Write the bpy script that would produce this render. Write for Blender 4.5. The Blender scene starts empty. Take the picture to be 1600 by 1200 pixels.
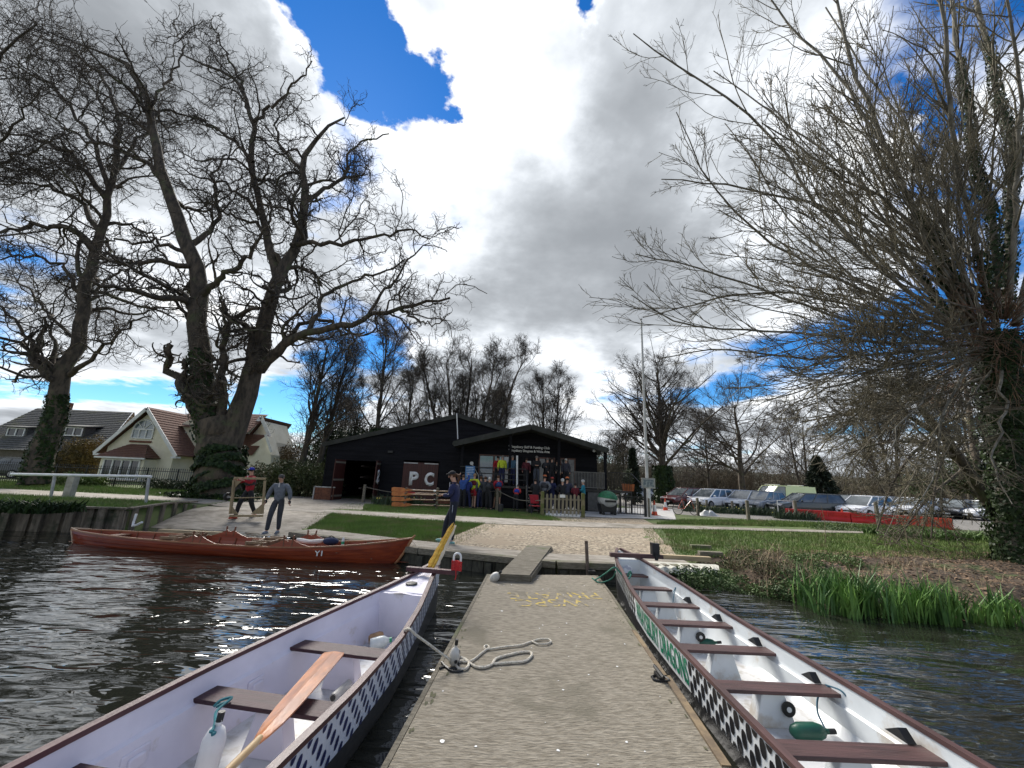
import bpy, math, random
import numpy as np
from mathutils import Vector, Matrix
sc = bpy.context.scene
COL = sc.collection
# ------------------------------------------------------------------ camera
F_PX = 616.; PITCH = math.radians(13.5); ROLL = math.radians(2.47); CAMZ = 2.13
_r0 = Vector((1,0,0)); _f = Vector((0,math.cos(PITCH),math.sin(PITCH))); _u0 = Vector((0,-math.sin(PITCH),math.cos(PITCH)))
_R = _r0*math.cos(ROLL)+_u0*math.sin(ROLL); _U = _u0*math.cos(ROLL)-_r0*math.sin(ROLL)
cam = bpy.data.cameras.new('camera'); camo = bpy.data.objects.new('camera', cam); COL.objects.link(camo)
cam.sensor_width = 36; cam.lens = 36*F_PX/1600; cam.clip_end = 5000; cam.clip_start = .05
M = Matrix((_R, _U, -_f)).transposed().to_4x4(); M.translation = Vector((0,0,CAMZ)); camo.matrix_world = M
sc.camera = camo
# ------------------------------------------------------------------ sky, sun, exposure
SUN_AZ = -27.; SUN_EL = 41.
w = bpy.data.worlds.new('World'); sc.world = w; w.use_nodes = True
nt = w.node_tree; nt.nodes.clear()
def N(tree, typ, **kw):
    n = tree.nodes.new(typ)
    for k, v in kw.items():
        if k.startswith('i_'):
            key = k[2:]; key = int(key) if key.isdigit() else key
            n.inputs[key].default_value = v
        else: setattr(n, k, v)
    return n
def mth(tree, op, a, b=None, clamp=False):
    n = tree.nodes.new('ShaderNodeMath'); n.operation = op; n.use_clamp = clamp
    for i, v in enumerate((a, b)):
        if v is None: continue
        if isinstance(v, (int, float)): n.inputs[i].default_value = v
        else: tree.links.new(v, n.inputs[i])
    return n.outputs[0]
def ramp(tree, fac, stops, interp='LINEAR'):
    n = tree.nodes.new('ShaderNodeValToRGB'); n.color_ramp.interpolation = interp
    el = n.color_ramp.elements
    while len(el) < len(stops): el.new(0.5)
    for e, (p, c) in zip(el, stops):
        e.position = p; e.color = (c, c, c, 1) if isinstance(c, (int, float)) else (*c, 1)
    tree.links.new(fac, n.inputs[0]); return n.outputs[0]
def sky_world():
    L = nt.links.new
    out = N(nt, 'ShaderNodeOutputWorld')
    sky = N(nt, 'ShaderNodeTexSky', sky_type='NISHITA', sun_disc=False)
    sky.sun_elevation = math.radians(SUN_EL); sky.sun_rotation = math.radians(SUN_AZ); sky.air_density = 1.1; sky.dust_density = .05; sky.ozone_density = 3.
    hs = N(nt, 'ShaderNodeHueSaturation', i_Saturation=1.35, i_Value=1.15); L(sky.outputs[0], hs.inputs['Color'])
    tn = N(nt, 'ShaderNodeMix', data_type='RGBA', blend_type='MULTIPLY'); tn.inputs[0].default_value = 1.; tn.inputs[7].default_value = (.62,.90,1.12,1); L(hs.outputs[0], tn.inputs[6])
    bg1 = N(nt, 'ShaderNodeBackground', i_Strength=.066); L(tn.outputs[2], bg1.inputs[0])
    tc = N(nt, 'ShaderNodeTexCoord'); sep = N(nt, 'ShaderNodeSeparateXYZ'); L(tc.outputs['Generated'], sep.inputs[0])
    z = mth(nt, 'MAXIMUM', mth(nt, 'ADD', sep.outputs[2], .13), .03)
    cx = mth(nt, 'DIVIDE', sep.outputs[0], z); cy = mth(nt, 'DIVIDE', sep.outputs[1], z)
    cmb = N(nt, 'ShaderNodeCombineXYZ', i_Z=1.7); L(cx, cmb.inputs[0]); L(cy, cmb.inputs[1])
    n1 = N(nt, 'ShaderNodeTexNoise', i_Scale=.95, i_Detail=7., i_Roughness=.58); L(cmb.outputs[0], n1.inputs['Vector'])
    n2 = N(nt, 'ShaderNodeTexNoise', i_Scale=1.5, i_Detail=5., i_Roughness=.56)
    mp = N(nt, 'ShaderNodeMapping'); mp.inputs[1].default_value = (3.1, 1.7, .4); L(cmb.outputs[0], mp.inputs[0]); L(mp.outputs[0], n2.inputs['Vector'])
    wn = N(nt, 'ShaderNodeTexNoise', i_Scale=2.2, i_Detail=7., i_Roughness=.62); L(cmb.outputs[0], wn.inputs['Vector'])
    wv = N(nt, 'ShaderNodeVectorMath', operation='MULTIPLY_ADD'); L(wn.outputs['Color'], wv.inputs[0]); wv.inputs[1].default_value = (.70,.70,0); wv.inputs[2].default_value = (-.35,-.35,-1.7)
    wa = N(nt, 'ShaderNodeVectorMath', operation='ADD'); L(cmb.outputs[0], wa.inputs[0]); L(wv.outputs[0], wa.inputs[1])
    def blob(px, py, rx, ry, amt):      # soft bump of the given height around a direction of the sky
        def q_(a, b): d = _f*F_PX+_R*(a-800)+_U*(600-b); d /= d.length; return np.array([d.x/(d.z+.13), d.y/(d.z+.13)])
        q = q_(px, py); J = np.column_stack([q_(px+rx, py)-q, q_(px, py+ry)-q]); U_, S_, Vt = np.linalg.svd(np.linalg.inv(J))
        if np.linalg.det(Vt) < 0: Vt[1] *= -1
        mp_ = N(nt, 'ShaderNodeMapping', vector_type='TEXTURE'); L(wa.outputs[0], mp_.inputs[0]); mp_.inputs[1].default_value = (q[0], q[1], 0)
        mp_.inputs[2].default_value = (0, 0, math.atan2(Vt[0][1], Vt[0][0])); mp_.inputs[3].default_value = (1/S_[0], 1/S_[1], 1)
        ln = N(nt, 'ShaderNodeVectorMath', operation='LENGTH'); L(mp_.outputs[0], ln.inputs[0])
        mr = N(nt, 'ShaderNodeMapRange', interpolation_type='SMOOTHSTEP'); L(ln.outputs['Value'], mr.inputs[0]); mr.inputs[1].default_value = 0.; mr.inputs[2].default_value = 1.9; mr.inputs[3].default_value = amt; mr.inputs[4].default_value = 0.
        return mr.outputs[0]
    dens = mth(nt, 'ADD', mth(nt, 'MULTIPLY', n1.outputs[0], 1.5), -.25)
    for (px, py, rx, ry, amt) in HOLES: dens = mth(nt, 'SUBTRACT', dens, blob(px, py, rx, ry, amt))
    for (px, py, rx, ry, amt) in FILLS: dens = mth(nt, 'ADD', dens, blob(px, py, rx, ry, amt))
    hb = N(nt, 'ShaderNodeMapRange'); L(sep.outputs[2], hb.inputs[0]); hb.inputs[1].default_value = .03; hb.inputs[2].default_value = .22; hb.inputs[3].default_value = .16; hb.inputs[4].default_value = 0.; dens = mth(nt, 'ADD', dens, hb.outputs[0])
    mask = ramp(nt, dens, [(.375, 0), (.535, 1)], 'EASE')
    shade = n2.outputs[0]
    for (px, py, rx, ry, amt) in DARKS: shade = mth(nt, 'ADD', shade, blob(px, py, rx, ry, amt))
    thick = mth(nt, 'MULTIPLY', mth(nt, 'SUBTRACT', dens, .50), .75)
    shade = mth(nt, 'SUBTRACT', mth(nt, 'ADD', shade, mth(nt, 'MAXIMUM', thick, -.08)), mth(nt, 'MULTIPLY', hb.outputs[0], .75))
    colr = ramp(nt, shade, [(.30, (1.02, 1.04, 1.07)), (.44, (.80, .84, .89)), (.56, (.53, .565, .605)), (.68, (.39, .415, .445)), (.84, (.28, .30, .325))], 'B_SPLINE')
    bg2 = N(nt, 'ShaderNodeBackground', i_Strength=.74); L(colr, bg2.inputs[0])
    mix = N(nt, 'ShaderNodeMixShader'); L(mask, mix.inputs[0]); L(bg1.outputs[0], mix.inputs[1]); L(bg2.outputs[0], mix.inputs[2])
    L(mix.outputs[0], out.inputs[0])
# openings, banks and dark undersides of the cloud cover, by bearing
HOLES = [(500,0,62,45,.24),(560,50,58,62,.24),(612,105,60,56,.25),(665,150,58,50,.26),(705,188,25,20,.2),(545,140,34,34,.14),(872,14,28,38,.26),(150,612,150,20,.22),(420,640,120,24,.16),(1180,400,50,45,.26),(1420,195,50,40,.24),(1480,330,40,36,.20),
         (510,300,38,50,.16),(420,430,44,36,.12),(945,578,40,16,.2),(1150,620,90,20,.14),(620,560,46,18,.12)]
FILLS = [(830,300,150,190,.22),(790,90,90,90,.20),(690,40,50,40,.12),(590,205,40,20,.14),(220,130,260,170,.24),(440,60,60,60,.14),(1080,180,140,190,.22),(1050,470,120,90,.16),(800,520,220,60,.16),(250,420,200,130,.18),(80,560,120,40,.12),(1350,400,60,60,.10),(940,650,120,30,.12),(300,560,140,30,.10),(1260,545,150,45,.14),(950,30,50,60,.08)]
DARKS = [(850,400,150,50,.06),(960,450,130,70,.07),(180,80,300,90,.14),(1050,180,90,150,.08),(1000,330,80,90,.05),(790,200,150,90,-.18),(740,60,90,90,-.18),(470,60,30,50,-.14),(300,420,180,130,-.14),(1280,480,180,110,-.16),(1400,300,120,100,-.12),
         (620,420,100,120,-.06),(800,550,220,30,-.10),(930,650,90,50,-.14),(60,590,160,40,-.12),(600,205,50,25,-.14),(880,500,120,30,.06)]
sky_world()
sl = bpy.data.lights.new('sun', 'SUN'); sl.energy = 4.2; sl.angle = math.radians(24); sl.color = (1, .955, .89)
so = bpy.data.objects.new('sun', sl); COL.objects.link(so)
_a = math.radians(SUN_AZ); _e = math.radians(SUN_EL)
so.rotation_euler = (-Vector((math.sin(_a)*math.cos(_e), math.cos(_a)*math.cos(_e), math.sin(_e)))).to_track_quat('-Z', 'Y').to_euler()
sc.render.engine = 'CYCLES'
sc.view_settings.view_transform = 'Standard'; sc.view_settings.look = 'None'; sc.view_settings.gamma = 1; sc.view_settings.use_curve_mapping = False
sc.view_settings.exposure = 0.78
sc.cycles.max_bounces = 6; sc.cycles.diffuse_bounces = 3; sc.cycles.glossy_bounces = 3; sc.cycles.transparent_max_bounces = 8
# ------------------------------------------------------------------ measuring helpers
WATER = .17
def ray(px, py): return _f*F_PX+_R*(px-800)+_U*(600-py)
def at(px, py, Y):
    d = ray(px, py); return Vector((0,0,CAMZ))+d*(Y/d.y)
def gp(px, py, z):
    d = ray(px, py); return Vector((0,0,CAMZ))+d*((z-CAMZ)/d.z)
def sm(t):
    t = min(1., max(0., t)); return t*t*(3-2*t)
BANK = [(-95,3),(-40,8.2),(-13.9,11.6),(-10.9,12.1),(-10.88,12.1),(-8.5,12.1),(-5.75,11.35),(-5.65,11.15),(-1.9,9.6),(1.07,8.72),(4.0,8.9),(4.4,8.6),(5.0,7.75),(5.5,7.0),(6.65,6.75),(8.1,6.7),(12,6.4),(30,5),(95,0)]
_bx = [b[0] for b in BANK]; _by = [b[1] for b in BANK]
def yb(u): return float(np.interp(u, _bx, _by))
def ku(u): return float(np.interp(u, [-95,-10.9,0,20,95], [-.8,-.3,0,.4,1.]))
def hh(u, y):
    d = y-yb(u)
    if u < -10.89: return .8-.25*sm((y-14)/3.)+.1*sm((y-24)/8)
    if u < -5.7: return .06+.44*sm(d/3.8)
    if u < 4.1: return .5
    return .02+.48*sm(d/2.0)+(.05*math.sin(u*3.1+y*1.3)+.04*math.sin(y*4.3-u*2.2))*sm(d/.6)*(1-sm((d-3.5)/2))
def inv_u(x, y):
    lo, hi = -95., 95.
    for _ in range(34):
        m = (lo+hi)/2
        if m+ku(m)*(y-yb(m)) < x: lo = m
        else: hi = m
    return (lo+hi)/2
def gz(x, y):
    return hh(inv_u(x, y), y) if y < 45 else hh(inv_u(x, 45), 45)
def gh(px, py):                      # ground point seen at a place
    z = .5
    for _ in range(12):
        p = gp(px, py, z); z = .5*z+.5*gz(p.x, p.y)
    return Vector((p.x, p.y, gz(p.x, p.y)))
# ------------------------------------------------------------------ object helpers
def tag(o, label=None, cat=None, group=None, kind=None):
    if label: o['label'] = label
    if cat: o['category'] = cat
    if group: o['group'] = group
    if kind: o['kind'] = kind
    return o
def thing(name, label, cat, loc=(0,0,0), rz=0., group=None):
    o = bpy.data.objects.new(name, None); COL.objects.link(o); o.location = loc; o.rotation_euler = (0,0,rz); o.empty_display_size = .1
    return tag(o, label, cat, group)
def dup(root, loc, rz, label=None, group=None, recolor=None):
    def cp(o, par):
        c = o.copy(); COL.objects.link(c); c.parent = par
        if recolor and c.data is not None:
            for i, s in enumerate(c.material_slots):
                if s.material and s.material.name in recolor:
                    c.data = c.data.copy(); c.data.materials[i] = recolor[s.material.name]
        for ch in o.children: cp(ch, c)
        return c
    c = cp(root, None); c.location = loc; c.rotation_euler = (0,0,rz)
    if label: c['label'] = label
    if group: c['group'] = group
    return c
def npmesh(name, V, Fq, mat, parent=None, smooth=False, loc=None):
    """V (n,3) array, Fq (m,k) int array of equal-sided faces"""
    me = bpy.data.meshes.new(name); V = np.asarray(V, np.float32); Fq = np.asarray(Fq, np.int32)
    k = Fq.shape[1]; me.vertices.add(len(V)); me.vertices.foreach_set('co', V.ravel())
    me.loops.add(Fq.size); me.loops.foreach_set('vertex_index', Fq.ravel())
    me.polygons.add(len(Fq)); me.polygons.foreach_set('loop_start', np.arange(0, Fq.size, k, dtype=np.int32)); me.polygons.foreach_set('loop_total', np.full(len(Fq), k, np.int32))
    if smooth: me.polygons.foreach_set('use_smooth', np.ones(len(Fq), bool))
    me.update(calc_edges=True); me.materials.append(mat)
    o = bpy.data.objects.new(name, me); COL.objects.link(o)
    if parent: o.parent = parent
    if loc is not None: o.location = loc
    return o
class MB:
    def __init__(s): s.v = []; s.f = []; s.m = []; s.cm = 0
    def mat(s, i): s.cm = i; return s
    def add(s, vs, fs):
        b = len(s.v); s.v += [tuple(v) for v in vs]; s.f += [tuple(b+i for i in f) for f in fs]; s.m += [s.cm]*len(fs); return s
    def box(s, c, d, rz=0., M=None, tap=None):
        x, y, z = d[0]/2, d[1]/2, d[2]/2; t = tap or (1, 1)
        vs = [Vector((i*x*(t[0] if k > 0 else 1), j*y*(t[1] if k > 0 else 1), k*z)) for k in (-1,1) for j in (-1,1) for i in (-1,1)]
        R = Matrix.Rotation(rz, 3, 'Z') if M is None else M
        vs = [R@v+Vector(c) for v in vs]
        return s.add(vs, [(0,2,3,1),(4,5,7,6),(0,1,5,4),(2,6,7,3),(0,4,6,2),(1,3,7,5)])
    def bar(s, a, b, w, h, up=(0,0,1)):
        a, b = Vector(a), Vector(b); d = b-a; L = d.length
        if L < 1e-6: return s
        d /= L; u = Vector(up); sd = d.cross(u)
        if sd.length < 1e-4: sd = d.cross(Vector((1,0,0)))
        sd.normalize(); u = sd.cross(d)
        return s.box((a+b)/2, (L, w, h), M=Matrix((d, -sd, u)).transposed())
    def tube(s, pts, r, n=8, cap=True, closed=False):
        pts = [Vector(p) for p in pts]; k = len(pts)
        rs = list(r) if isinstance(r, (list, tuple)) else [r]*k
        vs = []; prev = None
        for i, p in enumerate(pts):
            t = (pts[min(i+1, k-1)]-pts[max(i-1, 0)]).normalized()
            if prev is None: prev = t.orthogonal().normalized()
            prev = (prev-t*prev.dot(t)); prev = prev.normalized() if prev.length > 1e-5 else t.orthogonal().normalized()
            bb = t.cross(prev)
            for j in range(n):
                a = 2*math.pi*j/n; vs.append(p+(prev*math.cos(a)+bb*math.sin(a))*rs[i])
        fs = [(i*n+j, i*n+(j+1) % n, (i+1)*n+(j+1) % n, (i+1)*n+j) for i in range(k-1) for j in range(n)]
        if cap: fs += [tuple(range(n-1, -1, -1)), tuple((k-1)*n+j for j in range(n))]
        return s.add(vs, fs)
    def lathe(s, prof, c=(0,0,0), n=16, M=None):
        vs = []; c = Vector(c)
        for r, z in prof:
            for j in range(n):
                a = 2*math.pi*j/n; v = Vector((r*math.cos(a), r*math.sin(a), z)); vs.append((M@v if M else v)+c)
        k = len(prof)
        fs = [(i*n+j, i*n+(j+1) % n, (i+1)*n+(j+1) % n, (i+1)*n+j) for i in range(k-1) for j in range(n)]+[tuple(range(n-1,-1,-1)), tuple((k-1)*n+j for j in range(n))]
        return s.add(vs, fs)
    def ell(s, c, r, M=None, n=10, m=7):
        prof = [(math.sin(math.pi*i/m), -math.cos(math.pi*i/m)) for i in range(m+1)]
        prof[0] = (.02, -1); prof[-1] = (.02, 1)
        vs = []; c = Vector(c)
        for q, z in prof:
            for j in range(n):
                a = 2*math.pi*j/n; v = Vector((q*math.cos(a)*r[0], q*math.sin(a)*r[1], z*r[2])); vs.append((M@v if M else v)+c)
        k = m+1
        fs = [(i*n+j, i*n+(j+1) % n, (i+1)*n+(j+1) % n, (i+1)*n+j) for i in range(k-1) for j in range(n)]+[tuple(range(n-1,-1,-1)), tuple((k-1)*n+j for j in range(n))]
        return s.add(vs, fs)
    def prism(s, poly, a, b):
        """poly: list of 3-D points, extruded by vector a->b offsets"""
        a, b = Vector(a), Vector(b); n = len(poly); P = [Vector(p) for p in poly]
        return s.add([p+a for p in P]+[p+b for p in P], [tuple(range(n-1,-1,-1)), tuple(range(n, 2*n))]+[(i, (i+1) % n, n+(i+1) % n, n+i) for i in range(n)])
    def grid(s, rows):
        n = len(rows[0]); return s.add([p for r in rows for p in r], [(i*n+j, i*n+j+1, (i+1)*n+j+1, (i+1)*n+j) for i in range(len(rows)-1) for j in range(n-1)])
    def build(s, name, mats, parent=None, smooth=False, bevel=0., loc=None, normals=True):
        me = bpy.data.meshes.new(name); me.from_pydata(s.v, [], s.f)
        if not isinstance(mats, (list, tuple)): mats = [mats]
        for m in mats: me.materials.append(m)
        for p, i in zip(me.polygons, s.m): p.material_index = min(i, len(mats)-1); p.use_smooth = smooth
        if normals:
            import bmesh
            bm = bmesh.new(); bm.from_mesh(me); bmesh.ops.recalc_face_normals(bm, faces=bm.faces)
            bm.to_mesh(me); bm.free()
        me.update(); o = bpy.data.objects.new(name, me); COL.objects.link(o)
        if parent: o.parent = parent
        if loc is not None: o.location = loc
        if bevel:
            md = o.modifiers.new('bevel', 'BEVEL'); md.width = bevel; md.segments = 2; md.limit_method = 'ANGLE'
        if smooth:
            for p in me.polygons: p.use_smooth = True
            md = o.modifiers.new('edge', 'EDGE_SPLIT'); md.split_angle = math.radians(40)
        return o
# ------------------------------------------------------------------ materials
_mc = {}
def mat(name, c, rough=.7, c2=None, scale=5., detail=6., bump=0., bscale=None, metal=0., stretch=(1,1,1), spec=None, lo=.4, hi=.6, c3=None, s3=1., t3=.6, coat=0., coord='Object', trans=0., alpha=1.):
    if name in _mc: return _mc[name]
    m = bpy.data.materials.new(name); m.use_nodes = True; t = m.node_tree; L = t.links.new
    b = t.nodes['Principled BSDF']; b.inputs['Roughness'].default_value = rough; b.inputs['Metallic'].default_value = metal
    b.inputs['Base Color'].default_value = (*c, 1)
    if spec is not None: b.inputs['Specular IOR Level'].default_value = spec
    if coat: b.inputs['Coat Weight'].default_value = coat; b.inputs['Coat Roughness'].default_value = .08
    if trans: b.inputs['Transmission Weight'].default_value = trans
    if alpha < 1: b.inputs['Alpha'].default_value = alpha
    tc = N(t, 'ShaderNodeTexCoord'); mp = N(t, 'ShaderNodeMapping'); mp.inputs[3].default_value = stretch; L(tc.outputs[coord], mp.inputs[0])
    if c2 is None: c2 = tuple(x*.72 for x in c)
    n = N(t, 'ShaderNodeTexNoise', i_Scale=scale, i_Detail=detail, i_Roughness=.6); L(mp.outputs[0], n.inputs['Vector'])
    col = ramp(t, n.outputs[0], [(lo, c), (hi, c2)])
    if c3 is not None:
        n3 = N(t, 'ShaderNodeTexNoise', i_Scale=s3, i_Detail=5., i_Roughness=.65); L(tc.outputs[coord], n3.inputs['Vector'])
        fac = ramp(t, n3.outputs[0], [(t3-.06, 0), (t3+.06, 1)])
        mx = N(t, 'ShaderNodeMix', data_type='RGBA'); L(fac, mx.inputs[0]); L(col, mx.inputs[6]); mx.inputs[7].default_value = (*c3, 1); col = mx.outputs[2]
    L(col, b.inputs['Base Color'])
    if bump:
        n4 = N(t, 'ShaderNodeTexNoise', i_Scale=bscale or scale*4, i_Detail=5.); L(mp.outputs[0], n4.inputs['Vector'])
        bp = N(t, 'ShaderNodeBump', i_Strength=min(1., bump), i_Distance=.02); L(n4.outputs[0], bp.inputs['Height']); L(bp.outputs[0], b.inputs['Normal'])
    _mc[name] = m; return m
# ------------------------------------------------------------------ land and water
rng = np.random.default_rng(7)
_KU = ([-95,-10.9,0,20,95], [-1.6,-.3,0,.4,1.7])
def ku(u): return float(np.interp(u, *_KU))
def gz_np(x, y):
    x = np.asarray(x, float); y = np.minimum(np.asarray(y, float), 45.)
    lo = np.full(x.shape, -95.); hi = np.full(x.shape, 95.)
    for _ in range(34):
        m = (lo+hi)/2; b = m+np.interp(m, *_KU)*(y-np.interp(m, _bx, _by)) < x
        lo = np.where(b, m, lo); hi = np.where(b, hi, m)
    u = (lo+hi)/2
    return np.array([hh(a, b) for a, b in zip(u, y)]), y-np.interp(u, _bx, _by)
M_grass = mat('grass_soil', (.085,.12,.026), .95, (.05,.078,.016), 1.3, 8, .6, 40, lo=.38, hi=.62, c3=(.075,.062,.03), s3=.6, t3=.60)
M_blade = mat('grass_blade', (.15,.235,.045), .8, (.095,.15,.028), .9, 5, lo=.35, hi=.65, c3=(.20,.18,.08), s3=1.4, t3=.58)
M_path = mat('towpath_grit', (.28,.255,.22), .95, (.18,.16,.13), 2.2, 8, .5, 60, c3=(.13,.115,.085), s3=.8, t3=.62)
M_gravel = mat('gravel', (.37,.31,.225), .95, (.11,.085,.055), 13, 10, 1., 40, lo=.42, hi=.58, c3=(.24,.19,.13), s3=.9, t3=.55)
M_conc = mat('slipway_concrete', (.30,.27,.225), .9, (.19,.165,.13), 2.5, 9, .5, 50, c3=(.13,.11,.08), s3=.9, t3=.6, stretch=(1,2.5,1))
M_slab = mat('pale_concrete', (.50,.49,.46), .9, (.40,.385,.36), 1.4, 8, .3, 50)
M_asph = mat('car_park_gravel', (.22,.205,.185), .95, (.15,.14,.12), 3, 8, .5, 40)
M_soil = mat('leaf_mould', (.085,.058,.036), 1., (.04,.028,.018), 9, 8, 1., 30, lo=.35, hi=.65, c3=(.05,.07,.018), s3=.8, t3=.57)
M_timber = mat('weathered_timber', (.21,.185,.14), .9, (.12,.105,.075), 6, 8, .5, 50, stretch=(1,6,6), c3=(.10,.11,.05), s3=1.2, t3=.6)
def ground():
    us = np.concatenate([np.linspace(-95,-22,26)[:-1], np.arange(-22,-10.9,.5), [-10.9,-10.885], np.arange(-10.8,4.,.4), np.arange(4.,14,.3), np.linspace(14,30,20)[1:], np.linspace(30,95,24)[1:]])
    ds = np.concatenate([[0,.08,.2,.4,.6,.8,1,1.25,1.5,1.8,2.1,2.5,3,3.5,4,4.6,5.3,6,7,8], np.linspace(9.5,34,14), [42,60,90,150,260,500,1000]])
    rows = []
    Y0 = np.interp(us, _bx, _by); K = np.interp(us, *_KU)
    skirt = np.stack([us, Y0, np.full(len(us), -.6)], 1)
    rows.append(skirt)
    for d in ds:
        y = Y0+d; x = us+K*d
        z = np.array([hh(a, min(b, 45)) for a, b in zip(us, y)]); rows.append(np.stack([x, y, z], 1))
    n = len(us); V = np.concatenate(rows); m = len(rows)
    i, j = np.meshgrid(np.arange(m-1), np.arange(n-1), indexing='ij'); a = (i*n+j).ravel()
    tag(npmesh('ground', V, np.stack([a, a+1, a+n+1, a+n], 1), M_grass, smooth=True), kind='structure')
ground()
def drape(name, A, B, m, off=.008, nx=40, ny=8, jit=.10, kind='structure', zf=None):
    """sheet laid on the land between the near line A and the far line B"""
    A = np.array(A, float); B = np.array(B, float)
    def rs(P, n):
        s = np.concatenate([[0], np.cumsum(np.linalg.norm(np.diff(P, axis=0), axis=1))]); t = np.linspace(0, s[-1], n); return np.stack([np.interp(t, s, P[:,0]), np.interp(t, s, P[:,1])], 1)
    a, b = rs(A, nx), rs(B, nx); r = np.random.default_rng(3)
    
    def jt(n): v = np.convolve(r.normal(0, 1, n+8), np.ones(3)/3, 'same')[4:4+n]; v[0] = v[-1] = 0; return v*jit*1.3
    a[:,1] += jt(nx); b[:,1] += jt(nx)
    rows = []
    for k in range(ny):
        p = a+(b-a)*k/(ny-1); z, _ = gz_np(p[:,0], p[:,1]); rows.append(np.column_stack([p, z+off]))
    V = np.concatenate(rows); i, j = np.meshgrid(np.arange(ny-1), np.arange(nx-1), indexing='ij'); q = (i*nx+j).ravel()
    return tag(npmesh(name, V, np.stack([q, q+1, q+nx+1, q+nx], 1), m, smooth=True), kind=kind)
def g2(px, py, z=.5): p = gp(px, py, z); return (p.x, p.y)
# towpath, slipway, gravel, slab, car park
drape('path', [(-40,13.5),(-21.5,17.3),(-13.4,17.5),(-10.5,16.9),(-6.78,16.2),(-3.5,15.3),(-.94,15.0),(3,15.3),(5.9,15.9),(9.5,16.6),(13.7,17.2),(24,19),(45,24)],
      [(-46,17.5),(-27,20.8),(-16,20.2),(-12.5,19.2),(-8.59,17.9),(-4,17.3),(.25,17.2),(3.5,17.1),(5.9,17.15),(9.5,17.6),(14.6,18.1),(25,20.2),(46,26)], M_path, .024, 120, 9, .05)
drape('slipway', [(-10.88,12.12),(-8.5,12.12),(-5.72,11.34)], [(-12.2,16.9),(-9.5,17.2),(-6.9,16.4)], M_conc, .016, 24, 22, 0)
drape('shed_forecourt', [(-12.5,18.9),(-9,17.8),(-6.5,18.6)], [(-14,26),(-10,26),(-7.4,25)], M_conc, .007, 20, 12, .1)
drape('gravel', [(-1.75,10.35),(1.1,9.45),(4.0,9.65)], [(-.8,15.2),(2.5,15.3),(5.6,15.9)], M_gravel, .010, 40, 24, .13)
drape('gravel_apron', [(1.9,17.0),(4,17.0),(6.2,17.4)], [(2.2,19.8),(4.8,19.9),(6.6,19.9)], M_gravel, .010, 30, 12, .08)
drape('concrete_slab', [(2.0,19.6),(5,19.7),(8.3,20.2)], [(2.0,27.),(7,27.6),(11.5,28.5)], M_slab, .032, 20, 14, .03)
drape('car_park', [(8.6,25.),(14,22.2),(22,21.5),(46,23)], [(9,62),(30,70),(60,72),(110,75)], M_asph, .012, 40, 24, .1)
# quay: concrete walkway behind a timber coping, boarded face
def quay():
    pts = [(-5.62,11.13),(-1.9,9.6),(1.07,8.72),(4.0,8.9)]
    drape('quay_walk', [(-5.6,11.15),(-1.9,9.62),(1.07,8.74),(3.98,8.92)], [(-5.35,11.8),(-1.7,10.35),(1.1,9.5),(3.98,9.66)], M_conc, .032, 50, 5, .015)
    t = thing('quay_wall', 'low boarded quay wall with a timber coping along the water behind the dock', 'quay wall')
    c = MB(); b = MB(); r = random.Random(4)
    for (x0,y0),(x1,y1) in zip(pts[:-1], pts[1:]):
        a = Vector((x0,y0,.46)); e = Vector((x1,y1,.46)); d = (e-a).normalized(); nrm = Vector((d.y,-d.x,0))
        L = (e-a).length; n = int(L/.24)
        c.bar(a+nrm*.05+Vector((0,0,.01)), e+nrm*.05+Vector((0,0,.01)), .20, .13)
        for i in range(n):
            p = a+d*(i+.5)*L/n; b.box((p.x+nrm.x*(.05+.012*(i % 2)), p.y+nrm.y*(.05+.012*(i % 2)), .02), (L/n*.94, .06, .74), rz=math.atan2(d.y, d.x))
        for i in range(int(L/1.6)+1):
            p = a+d*min(L-.1, .1+i*1.6)+nrm*.16; b.box((p.x, p.y, .05), (.12,.12,.66), rz=math.atan2(d.y, d.x))
    c.build('coping', M_timber, t, bevel=.012); b.build('board_face', mat('wet_board', (.055,.052,.035), .7, (.025,.024,.016), 6, bump=.4, stretch=(3,3,1)), t)
quay()
def piling():
    M_p = mat('pile_board', (.21,.175,.13), .85, (.10,.082,.058), 3, 8, .5, 30, stretch=(4,4,.7), c3=(.05,.055,.03), s3=1.3, t3=.58)
    t = thing('pile_wall', 'tall retaining wall of upright timber piles left of the slipway', 'retaining wall')
    pts = [(-42,8.0),(-13.9,11.55),(-10.93,12.05),(-11.62,14.3),(-12.2,16.2)]
    s = MB(); c = MB(); k = 0; r = random.Random(2)
    for (x0,y0),(x1,y1) in zip(pts[:-1], pts[1:]):
        a = Vector((x0,y0,0)); e = Vector((x1,y1,0)); d = (e-a).normalized(); nrm = Vector((d.y,-d.x,0)); L = (e-a).length; n = max(1, int(L/.36))
        if x1 < x0: nrm = Vector((d.y,-d.x,0))
        rz = math.atan2(d.y, d.x)
        for i in range(n):
            p = a+d*(i+.5)*L/n; q = .0 if i % 2 else .09; top = .80 if y1 < 15 else .80-.2*i/n
            s.box((p.x+nrm.x*(.0+q), p.y+nrm.y*(.0+q), (top-.7)/2), (L/n*(.62 if i % 2 else .5), .07, top+.7), rz=rz+r.uniform(-.02,.02))
            s.box((p.x-nrm.x*.05, p.y-nrm.y*.05, (top-.7)/2-.02), (L/n*1.02, .04, top+.66), rz=rz)
        ztop = .83 if y1 < 15.5 else .74
        c.bar(a+nrm*.02+Vector((0,0,.83)), e+nrm*.02+Vector((0,0,ztop)), .18, .05)
    s.build('pile_face', M_p, t); c.build('capping', M_p, t)
piling()
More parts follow.
